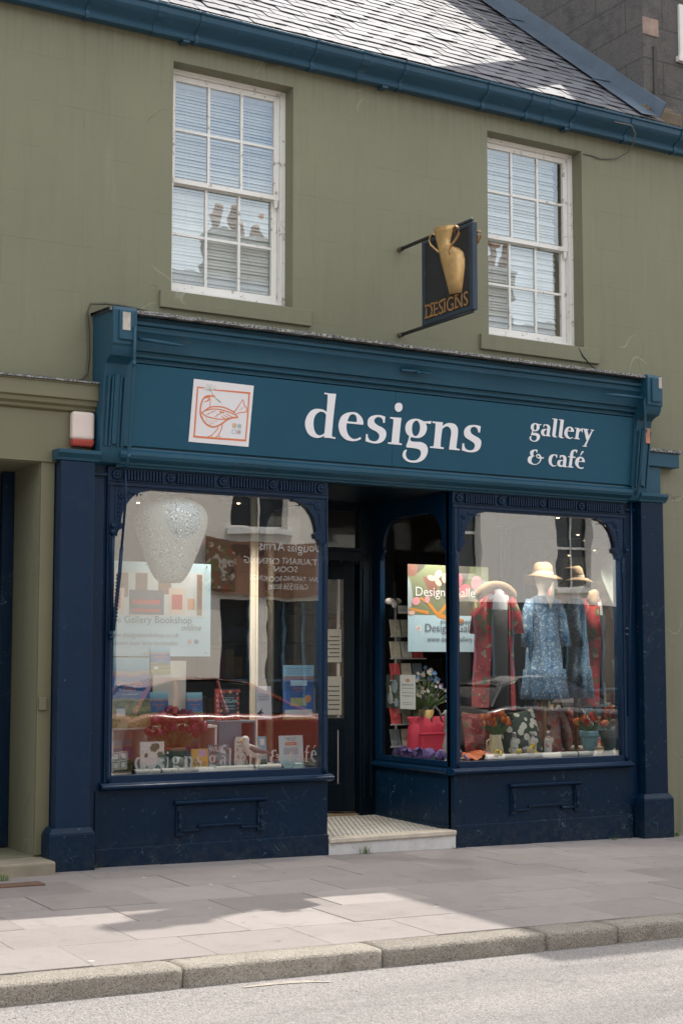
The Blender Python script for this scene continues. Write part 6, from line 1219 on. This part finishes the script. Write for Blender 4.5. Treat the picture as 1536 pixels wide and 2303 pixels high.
# cushions
def cushion(label, bx, y, mat, rot=0.0, th=.15, lean=.25, z0=.70):
    l, t, r_, b = bx; x0, zc_ = P((l + r_) / 2, (t + b) / 2, y); W_ = P(r_, b, y)[0] - P(l, b, y)[0]; H_ = P(l, t, y)[1] - z0; c_ = Vector((x0, y, z0 + H_ / 2)); mb = MB(); n = 12; vs = []
    for s in (1, -1):
        for i in range(n + 1):
            for j in range(n + 1):
                u, v = i / n * 2 - 1, j / n * 2 - 1; e = (1 - u * u) ** .55 * (1 - v * v) ** .55; pin = 1 - .10 * (1 - abs(u) ** 2) * abs(v) ** 3 - 0; pin2 = 1 - .10 * (1 - abs(v) ** 2) * abs(u) ** 3
                p = Vector((u * W_ / 2 * pin2, -s * th / 2 * e, v * H_ / 2 * pin)); p = Matrix.Rotation(-lean, 3, 'X') @ Matrix.Rotation(rot, 3, 'Y') @ p; vs.append(c_ + p)
    m1 = (n + 1) ** 2; fs = []
    for q in (0, m1):
        for i in range(n):
            for j in range(n): fs.append((q + i * (n + 1) + j, q + (i + 1) * (n + 1) + j, q + (i + 1) * (n + 1) + j + 1, q + i * (n + 1) + j + 1))
    mb.add(vs, fs); me = mb.mesh('cushion', mat, True); bm = bmesh.new(); bm.from_mesh(me); bmesh.ops.remove_doubles(bm, verts=bm.verts, dist=.002); bmesh.ops.recalc_face_normals(bm, faces=bm.faces); bm.to_mesh(me); bm.free()
    return tag(link('cushion', me), label, 'cushion', 'cushions in the clothing window')
CR = mat_print('dark red floral', [((.10, .12, .05), 11, .56), ((.35, .10, .08), 16, .55)], ground=(.20, .02, .025)); CGm = mat_print('dark green with white stars', [((.55, .55, .48), 11, .40)], ground=(.03, .05, .04), vor=True); CPk = mat_print('pink peony', [((.55, .16, .15), 9, .47), ((.50, .36, .30), 20, .58), ((.05, .07, .045), 7, .66)], ground=(.52, .30, .26))
cushion('dark red floral cushion nearest the corner post', (1040, 1600, 1112, 1694), .60, CR, .05); cushion('dark green cushion with white flowers behind the bottles', (1122, 1596, 1216, 1692), .42, CGm, -.08); cushion('pink peony cushion between the green cushion and the big pot', (1192, 1592, 1262, 1690), .62, CPk, .10)
cushion('pink and black floral cushion lying on top of the big beige pot', (1325, 1590, 1392, 1640), .85, CPk, .1, .14, .3, P(1350, 1628, .8)[1])
# big beige pot
bx_, bz_ = P(1322, 1700, .62); bp_ = thing('planter', 'large beige ribbed planter at the far end of the clothing window', 'planter', (bx_, .62, .7)); bt_ = P(1322, 1628, .62)[1] - .702
MB().lathe([(.20, 0), (.23, .01), (.26, bt_ - .06), (.265, bt_ - .055), (.262, bt_ - .045), (.268, bt_ - .035), (.265, bt_ - .025), (.272, bt_ - .012), (.272, bt_), (.25, bt_), (.24, bt_ - .05)], (bx_ - .02, .62, .702), 36).build('body', M('beige stoneware', (.50, .41, .32), .75, .05), bp_, smooth=True)
# jug of tulips, bottles, bust, cloth
jy = .24; jx, jz = P(1114, 1686, jy); jh = P(1114, 1652, jy)[1] - .702; jg = thing('jug', 'cream yellow jug holding orange tulips', 'jug', (jx, jy, .7))
MB().lathe([(.045, 0), (.07, .02), (.075, jh * .4), (.055, jh * .8), (.058, jh), (.05, jh), (.045, jh * .8)], (jx, jy, .702), 20).build('body', M('primrose glaze', (.55, .50, .32), .3, .04), jg, smooth=True); MB().tube([(jx - .055, jy, .702 + jh * .85), (jx - .10, jy, .702 + jh * .75), (jx - .10, jy, .702 + jh * .4), (jx - .07, jy, .702 + jh * .25)], .009, 7).build('handle', bpy.data.materials['primrose glaze'], jg, smooth=True)
TUO = tulip_mesh('tulip_orange', M('orange tulip petal', (.58, .15, .03), .55, .25, 30), 6, .065, .026); TUR = tulip_mesh('tulip_red', M('red tulip petal', (.48, .05, .02), .55, .25, 30), 6, .065, .026); DAF = daisy_mesh('daisy_gold', M('golden petal', (.62, .36, .05), .6), .032, 6)
bouquet('orange tulips with broad leaves in the cream jug', (jx, jy, .69 + jh), 11, .16, .17, [TUO, TUO, TUR], 12, 21, .6, .026, 1.05)
bt_mats = [mat_print('bottle print %s' % k, [(q, 34, .60)], ground=(.58, .58, .55)) for k, q in (('leafy', (.20, .24, .14)), ('bee', (.40, .30, .10)), ('heart', (.50, .12, .12)))]
for (px_, lab), m_ in zip(((1156, 'leaf patterned flask closest to the tulip jug'), (1197, 'gold flecked flask between the two other flasks'), (1232, 'pink hearted flask closest to the big planter')), bt_mats):
    x, z = P(px_, 1692, .20); b_ = thing('drink_flask', 'slim white ' + lab, 'flask', (x, .2, .7), 'white drink flasks'); MB().lathe([(.036, 0), (.038, .01), (.038, .15), (.030, .18), (.021, .195), (.021, .205)], (x, .20, .702), 18).build('body', m_, b_, smooth=True); MB().lathe([(.022, .205), (.022, .245), (.018, .25)], (x, .20, .702), 14).build('cap', M('brushed steel', (.45, .45, .46), .35, Metallic=.8) if 'brushed steel' not in bpy.data.materials else bpy.data.materials['brushed steel'], b_, smooth=True); MB().ball((x + .012, .158, .702 + .165), .027, 8, (1, .08, 1)).build('swing_tag', CREAMP, b_)
hx2, hz2 = P(1324, 1696, .15); hd = thing('head_planter', 'pale blue classical head planter', 'planter', (hx2, .15, .7)); BLU = M('chalky blue plaster', (.16, .31, .36), .85, .12, 14, .2, 60); z0 = .702; ht = P(1324, 1643, .15)[1] - z0
g = MB(); loft(g, [((hx2 + .03, .16, z0), .075, .06), ((hx2 + .03, .16, z0 + .018), .06, .055), ((hx2 + .01, .155, z0 + .035), .042, .042), ((hx2 + .003, .15, z0 + .055), .045, .052), ((hx2, .142, z0 + ht * .32), .055, .062), ((hx2, .142, z0 + ht * .45), .066, .075), ((hx2, .145, z0 + ht * .62), .075, .085), ((hx2, .15, z0 + ht * .78), .082, .090), ((hx2, .15, z0 + ht * .80), .088, .096), ((hx2, .15, z0 + ht * .90), .090, .098), ((hx2, .15, z0 + ht), .088, .096), ((hx2, .15, z0 + ht - .002), .070, .08), ((hx2, .15, z0 + ht * .8), .05, .06)], 24); g.build('head', BLU, hd, smooth=True)
nz_ = z0 + ht * .52; yf_ = .142 - .072
MB().add([(hx2 - .006, yf_ - .006, nz_ + .055), (hx2 + .006, yf_ - .006, nz_ + .055), (hx2 + .014, yf_ - .004, nz_ + .004), (hx2 - .014, yf_ - .004, nz_ + .004), (hx2, yf_ - .030, nz_ + .010), (hx2, yf_ - .010, nz_ + .058)], [(0, 5, 4, 3), (5, 1, 2, 4), (3, 4, 2)]).build('nose', BLU, hd, smooth=True)
for s in (-1, 1):
    MB().tube([(hx2 + s * .010, yf_ - .012, nz_ + .058), (hx2 + s * .028, yf_ - .010, nz_ + .064), (hx2 + s * .048, yf_ + .010, nz_ + .056)], .006, 6).build('brow', BLU, hd, smooth=True); MB().ball((hx2 + s * .028, yf_ + .004, nz_ + .044), .012, 7, (1.2, .8, .6)).build('eye', BLU, hd, smooth=True); MB().ball((hx2 + s * .074, .15, nz_ + .03), .016, 7, (.5, .8, 1.4)).build('ear', BLU, hd, smooth=True)
MB().tube([(hx2 - .018, yf_ + .002, nz_ - .018), (hx2, yf_ - .010, nz_ - .016), (hx2 + .018, yf_ + .002, nz_ - .018)], .006, 6).build('mouth', BLU, hd, smooth=True); MB().ball((hx2, yf_ + .012, nz_ - .045), .020, 8).build('chin', BLU, hd, smooth=True)
for k in range(14):
    a = k / 13 * math.pi * 1.1 - .05 * math.pi; MB().ball((hx2 - .088 * math.cos(a), .15 - .094 * math.sin(a), z0 + ht * .80 + .006 * (k % 2)), .014, 5).build('curl', BLU, hd, smooth=True)
bouquet('orange tulips and gold daffodils in the blue head planter', (hx2, .15, z0 + ht - .02), 16, .15, .15, [TUO, TUR, DAF, TUO, DAF], 9, 31, .45, .020, 1.0)
cl = MB(); vs = []; n = 16
rk = random.Random(2)
for i in range(n + 1):
    for j in range(n + 1):
        u, v = i / n, j / n; x = P(1040, 1700, .2)[0] + u * .42; yy = .10 + v * .34; vs.append((x, yy, .706 + .05 * (math.sin(u * 9 + v * 4) * .5 + .5) * math.sin(math.pi * u) * math.sin(math.pi * v) + .04 * math.sin(math.pi * v) * (1 - u) + .012 * math.sin(u * 23 + v * 11) + .012))
cl.add(vs, [(i * (n + 1) + j, (i + 1) * (n + 1) + j, (i + 1) * (n + 1) + j + 1, i * (n + 1) + j + 1) for i in range(n) for j in range(n)]); tag(cl.build('silk_scarf', M('orange silk', (.50, .13, .05), .5, .25, 14), smooth=True), 'crumpled orange silk scarf in front of the tulip jug', 'scarf')
YS = M('yellow silk petal', (.55, .38, .03), .6, .2, 20); YM = tulip_mesh('garland_bloom_gold', YS, 5, .06, .045); gy_ = thing('garland', 'loose yellow silk flowers draped over the paper roll', 'garland', (8.3, .05, .7)); LIL = tulip_mesh('garland_bloom_lilac', M('lilac silk petal', (.42, .26, .46), .7, .2, 20), 5, .05, .05)
for px_, py_, m_ in ((1112, 1690, YM), (1130, 1694, YM), (1170, 1690, YM), (1200, 1682, YM), (1204, 1694, YM), (1040, 1690, LIL), (1048, 1700, LIL), (1058, 1704, LIL)):
    x, z = P(px_, py_, .03); o = link('blossom', m_, gy_); o.location = (x, .03 if m_ is YM else .12, max(.715, z - .02)); o.rotation_euler = (rk.uniform(.3, 1.5), rk.uniform(-1, 1), rk.uniform(0, 6))
    s = rk.uniform(.7, 1.0); o.scale = (s, s, s)
# dim shop depths: shelves with goods
rk = random.Random(5); gm_ = [M('shop goods %s' % q, cc, .7, .2, 12) for q, cc in zip('abcdef', ((.35, .30, .24), (.30, .06, .05), (.10, .16, .22), (.40, .36, .30), (.36, .22, .06), (.08, .12, .07)))]
bs = thing('bookcase', 'tall dark bookcase against the back wall inside the shop', 'bookcase', (7, 4.9, .1))
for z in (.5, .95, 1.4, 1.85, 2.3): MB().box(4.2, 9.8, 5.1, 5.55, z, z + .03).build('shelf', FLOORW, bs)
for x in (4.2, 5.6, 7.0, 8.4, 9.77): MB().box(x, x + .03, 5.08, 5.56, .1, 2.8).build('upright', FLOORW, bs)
for z in (.53, .98, 1.43, 1.88):
    x = 4.3
    while x < 9.6:
        w_ = rk.uniform(.08, .35); h = rk.uniform(.18, .36)
        if rk.random() < .75: MB().box(x, x + w_, 5.15, 5.4, z + .001, z + h).build('stock', rk.choice(gm_), bs)
        x += w_ + .03
# ================================================================ across the street: seen only in the glass, and bouncing light
def opp_house(label, x0, x1, eave, wallmat, wins, doors, roofpitch=.8, frame=None, chim=None):
    h = thing('opposite_house', label, 'building', (x0, -16, 0), 'houses across the street'); holes = [(a, b, c_, d, .18) for a, b, c_, d in wins + doors]
    mb = wall_mb(x0, x1, -.6, eave, holes, 0, .3); mb.v = [(x, -16 - y, z) for x, y, z in mb.v]; mb.build('wall', wallmat, h)
    rf = MB(); ry_ = -20.0; rz_ = eave + 4.0 * roofpitch; rf.hexa([(x0, -15.75, eave), (x1, -15.75, eave), (x1, ry_, rz_), (x0, ry_, rz_)], [(x0, -15.75, eave + .06), (x1, -15.75, eave + .06), (x1, ry_, rz_ + .06), (x0, ry_, rz_ + .06)]); rf.quad((x0, ry_, rz_), (x1, ry_, rz_), (x1, -24.2, eave), (x0, -24.2, eave)); rf.build('roof', bpy.data.materials['far slate'], h)
    g = MB()
    for x in (x0, x1): g.add([(x, -16, -.6), (x, -24, -.6), (x, -24, eave), (x, -20, rz_), (x, -16, eave)], [(0, 1, 2, 3, 4)])
    g.build('gable', wallmat, h)
    for i, (a, b, c_, d) in enumerate(wins):
        w_ = MB().box(a, b, -16.20, -16.17, c_, d).build('window', bpy.data.materials['dark window'], h); m = MB(); mx_ = (a + b) / 2; mz = (c_ + d) / 2
        for q in ((a, a + .06, c_, d), (b - .06, b, c_, d), (a + .06, b - .06, c_, c_ + .06), (a + .06, b - .06, d - .06, d), (a + .06, b - .06, mz - .03, mz + .03), (mx_ - .015, mx_ + .015, c_ + .06, d - .06)): m.box(q[0], q[1], -16.16, -16.12, q[2], q[3])
        m.build('sash', bpy.data.materials['white joinery'], w_); MB().box(a - .1, b + .1, -16.05, -15.90, c_ - .12, c_).build('sill', bpy.data.materials['white joinery'], w_)
    for (a, b, c_, d) in doors:
        w_ = MB().box(a, b, -16.20, -16.17, c_, d).build('shop_window', bpy.data.materials['dark window'], h); m = MB(); k = max(1, round((b - a) / .55))
        for i in range(k + 1): xx = a + (b - a) * i / k; m.box(xx - .03, xx + .03, -16.16, -16.10, c_, d)
        m.box(a, b, -16.15, -16.11, c_ + .75, c_ + .80); m.build('mullion', bpy.data.materials['blue joinery'] if (a + b) > 28.5 else bpy.data.materials['blue joinery'], w_)
    if chim:
        for (a, b, zt__, npot) in chim:
            c_ = MB().box(a, b, -20.4, -19.6, rz_ - .6, zt__).box(a - .06, b + .06, -20.46, -19.54, zt__ - .12, zt__ + .02).build('chimney', bpy.data.materials['chimney stone'], h)
            for i in range(npot): MB().lathe([(.14, 0), (.12, .45), (.15, .48), (.15, .58)], (a + (b - a) * (i + .5) / npot, -20, zt__ + .02), 12).build('chimney_pot', bpy.data.materials['clay pot'], c_, smooth=True)
    return h
M('far slate', (.12, .125, .14), .6); M('white joinery', (.72, .71, .68), .5); M('blue joinery', (.05, .11, .16), .5); M('chimney stone', (.24, .20, .15), .9, .3, 4, .4, 30)
CRM = M('cream render across the street', (.78, .73, .65), .85, .08, 1.5, .2, 50); WHT = M('white render across the street', (.78, .75, .70), .85, .06, 1.5, .2, 50); GRY = M('pink sandstone', (.46, .36, .29), .85, .15, 3, .3, 40)
opp_house('pinkish stone house farther along across the street', -30, -9, 6.6, GRY, [(x, x + 1.0, 4.2, 6.0) for x in (-28, -24, -20, -16, -12)], [(-27, -23, .5, 2.8), (-19, -14, .5, 2.8)])
opp_house('white rendered house across the street behind the viewer', -9, 8.9, 6.9, WHT, [(x, x + 1.0, 4.2, 6.0) for x in (-7, -3.5, 0, 3.5, 7)], [(-8, -4, .5, 2.8), (-2, 2, .5, 2.8), (3.5, 7.6, .5, 2.8)])
opp_house('cream rendered restaurant with a banner across the street', 8.9, 17.9, 8.6, CRM, [(13.1, 14.4, 4.42, 6.1), (16.2, 17.2, 4.42, 6.1), (9.6, 10.4, 4.42, 6.1)], [(12.85, 13.55, .5, 2.95), (13.9, 15.3, .5, 2.95), (15.6, 17.4, .5, 2.95), (9.4, 10.6, .1, 2.6)], .62, None, [(14.5, 16.2, 12.0, 3)])
opp_house('white rendered house with sash windows across the street', 17.9, 30, 8.2, WHT, [(18.2, 19.35, 3.62, 5.5), (21.5, 22.55, 3.38, 5.3), (25, 26.1, 3.4, 5.3), (28, 29, 3.4, 5.3)], [(18.15, 25.6, .25, 3.0), (26, 29.5, .25, 3.0)], .7, None, [(22.0, 23.5, 12.2, 3)])
opp_house('long sandstone terrace across the street', 30, 62, 7.6, GRY, [(31 + 4 * i, 32.2 + 4 * i, 4.2, 6.2) for i in range(7)], [(32 + 6 * i, 35 + 6 * i, .5, 2.8) for i in range(5)])
# banner on the restaurant
bnx0, bnx1 = 12.45, 15.9; bz0, bz1 = 3.10, 4.20; ban = thing('banner', 'brown wood effect restaurant banner with food photographs across the street', 'banner', (bnx0, -15.95, bz0))
g = MB(); n = 16; vs = []
for i in range(n + 1):
    u = i / n; x = bnx0 + (bnx1 - bnx0) * u; sag = -.10 * math.sin(math.pi * u)
    for j in range(5): vs.append((x, -15.93 + .03 * math.sin(u * 9 + j), bz0 + (bz1 - bz0) * j / 4 + sag))
g.add(vs, [(i * 5 + j, (i + 1) * 5 + j, (i + 1) * 5 + j + 1, i * 5 + j + 1) for i in range(n) for j in range(4)]); g.build('sheet', mat_print('wood effect print', [((.10, .05, .03), 1.6, .60)], ground=(.24, .125, .075)), ban, smooth=True)
BF = Frame((bnx1, -15.885, bz0 - .08), (-1, 0, 0), (0, 0, 1)); PALE2 = plain('banner white', (.75, .74, .72), .6)
for t_, a, b, w_ in (('Douglas Arms', .75, .86, 1.5), ('RESTAURANT OPENING', .62, .60, 1.95), ('SOON', 1.35, .42, .55), ('NOW TAKING BOOKINGS', .70, .22, 1.75), ('Call 01556 503372', 1.1, .08, .95)): text(t_, BF, a, b + .06, w_, PALE2, ban)
FOOD = mat_print('food photographs', [((.40, .36, .30), 5, .55), ((.30, .05, .03), 6, .58), ((.14, .15, .04), 7, .60), ((.05, .04, .035), 5, .62)], ground=(.16, .085, .05), detail=3)
for a, b in ((.0, .55), (2.75, 3.45)): flat('food_photo', [[(a, .10), (b, .10), (b, 1.12), (a + (b - a) * (.3 if a > 1 else 0), 1.12), (a, .8)]], BF, -.035, .03, FOOD, ban)
# cars in the street behind the viewer, mirrored in the glass
CG = plain('tinted car glass', (.02, .022, .025), .06); TY = M('tyre rubber', (.02, .02, .02), .85)
def make_car(label, DXC, CP):
    car = thing('parked_car', label, 'car', (9.8 + DXC, -8.9, -.1), 'cars in the street'); pass
    cz = road_z(9.8, -8.9); yc = -8.9; hw = .87
    side_ = [(7.62, .42), (7.60, .70), (7.68, .96), (7.95, 1.02), (8.25, 1.04), (10.45, .98), (11.20, .90), (11.62, .76), (11.72, .55), (11.70, .36), (11.3, .26), (8.0, .26)]
    cab = [(7.78, 1.0), (8.10, 1.36), (8.55, 1.47), (9.15, 1.49), (9.60, 1.42), (10.55, .98)]
    def body_loft(pr, ws):
        mb = MB(); n = len(pr); vs = []
        for s, k in ws: vs += [(x if s == 0 else x, yc + s, cz + .12 + z * 1.0 - k * (1 if z > .6 else 0)) for x, z in pr]
        m = len(ws); fs = [(i * n + k, i * n + (k + 1) % n, (i + 1) * n + (k + 1) % n, (i + 1) * n + k) for i in range(m - 1) for k in range(n)] + [tuple(range(n)), tuple(range((m - 1) * n, m * n))]; return mb.add(vs, fs)
    body_loft(side_, [(-hw, .10), (-hw + .06, .02), (-.4, -.02), (.4, -.02), (hw - .06, .02), (hw, .10)]).build('body', CP, car, bevel=.04, seg=3, auto=50)
    def cabin(off, w0, w1, nm, mat, cut=0.0):
        mb = MB(); n = len(cab); vs = []
        for s in (-1, 1): vs += [(x, yc + s * (w0 + (w1 - w0) * max(0, (z - 1.0) / .49)), cz + .12 + z + off) for x, z in cab]
        return mb.add(vs, [(k, k + 1, n + k + 1, n + k) for k in range(n - 1)] + [tuple(range(n)), tuple(range(n, 2 * n))]).build(nm, mat, car, bevel=.03, seg=2, auto=50)
    cabin(0, .80, .60, 'windows', CG)
    rf_ = MB(); top = [(8.08, 1.36), (8.55, 1.485), (9.15, 1.505), (9.62, 1.435)]; n = 4; vs = []
    for s in (-1, -.8, .8, 1): vs += [(x, yc + s * .625, cz + .125 + z - (.02 if abs(s) == 1 else 0)) for x, z in top]
    rf_.add(vs, [(i * n + k, i * n + k + 1, (i + 1) * n + k + 1, (i + 1) * n + k) for i in range(3) for k in range(n - 1)]).build('roof', CP, car, smooth=True)
    for s in (-1, 1):
        for a, b in (((9.60, 1.42), (10.55, .98)), ((8.10, 1.36), (7.78, 1.0)), ((9.15, 1.46), (9.22, 1.0)), ((8.5, 1.45), (8.4, 1.0))): MB().tube([(a[0], yc + s * .62, cz + .12 + a[1]), (b[0], yc + s * .80, cz + .12 + b[1])], .035, 6).build('pillar', CP, car)
        for x in (8.42, 10.82):
            wv_ = MB().lathe([(.20, -.09), (.31, -.10), (.32, -.06), (.32, .06), (.31, .10), (.20, .09)], (x, yc + s * .80, cz + .32), 22, 'y').build('wheel', TY, car, smooth=True); MB().lathe([(.03, -.085), (.20, -.085), (.21, 0), (.20, .085), (.03, .085)], (x, yc + s * .815, cz + .32), 16, 'y').build('rim', plain('alloy', (.10, .10, .10), .5) if 'alloy' not in bpy.data.materials else bpy.data.materials['alloy'], wv_, smooth=True)
        MB().ball((11.58, yc + s * .62, cz + .78), .12, 8, (.8, 1.3, .7)).build('headlight', plain('headlamp', (.7, .7, .7), .1) if 'headlamp' not in bpy.data.materials else bpy.data.materials['headlamp'], car, smooth=True)
    for o in car.children_recursive: pass
    return car
def shift_tree(o, dx): o.location.x += dx
c1 = make_car('red hatchback parked across the road from the bookshop window', 0.0, plain('red car paint', (.24, .045, .025), .22, Coat_Weight=.8))
c2 = make_car('black hatchback parked across the road from the clothing window', 0.0, plain('black car paint', (.015, .016, .018), .2, Coat_Weight=.8)); shift_tree(c2, 6.1)
# ================================================================ tufts rooted in the joints
GRS = M('fresh grass', (.13, .19, .055), .7, .3, 20); rk = random.Random(17)
for (px_, py_, y, n, h, lab) in ((823, 1913, -.13, 34, .10, 'grass tuft growing at the foot of the white entrance step'), (210, 1950, -.12, 20, .055, 'small green weed between the pilaster base and the stall riser'), (5, 1982, -.45, 40, .07, 'grass tuft against the doorstep at the edge of the frame'), (1378, 1886, -.16, 24, .035, 'low weed under the clothing window beside the far pilaster'), (1516, 1872, -.14, 14, .07, 'broad leaved weed past the far pilaster base'), (1020, 1903, -.13, 14, .03, 'sparse weed at the corner where the white step meets the riser'), (575, 1935, -.12, 14, .022, 'flat weed sprouting below the vent panel')):
    x, z = P(px_, py_, y); z = ground_z(x, y); g = MB()
    for k in range(n):
        a = rk.uniform(0, 6.28); b = Vector((x + rk.gauss(0, .03), y - abs(rk.gauss(0, .012)), z - .004)); l_ = h * rk.uniform(.5, 1.1); d = Vector((math.cos(a) * .45, math.sin(a) * .3 - .1, 1)).normalized() * l_; s = Vector((math.cos(a + 1.5), math.sin(a + 1.5), 0)) * (.0028 if 'broad' not in lab else .012)
        g.add([b - s, b + s, b + d * .6 + s * .7, b + d + Vector((math.cos(a), math.sin(a), -.2)) * l_ * .25, b + d * .6 - s * .7], [(0, 1, 2, 3, 4)])
    tag(g.build('weed', GRS), lab, 'weed')
rk = random.Random(23); ms = MB()
for k in range(70):    # moss and seedlings sitting in the gutter end
    x = rk.uniform(9.0, 10.5) if k > 12 else rk.uniform(5.2, 6.0); b = Vector((x, -.235, 7.09)); a = rk.uniform(0, 6.28); l_ = rk.uniform(.02, .09); d = Vector((math.cos(a) * .4, math.sin(a) * .3, 1)) * l_; s = Vector((.004, 0, 0)); ms.add([b - s, b + s, b + d], [(0, 1, 2)])
tag(ms.build('gutter_weeds', M('dry gutter weed', (.20, .20, .08), .8)), 'thin weeds and moss sprouting along the gutter', 'weeds', kind='stuff')
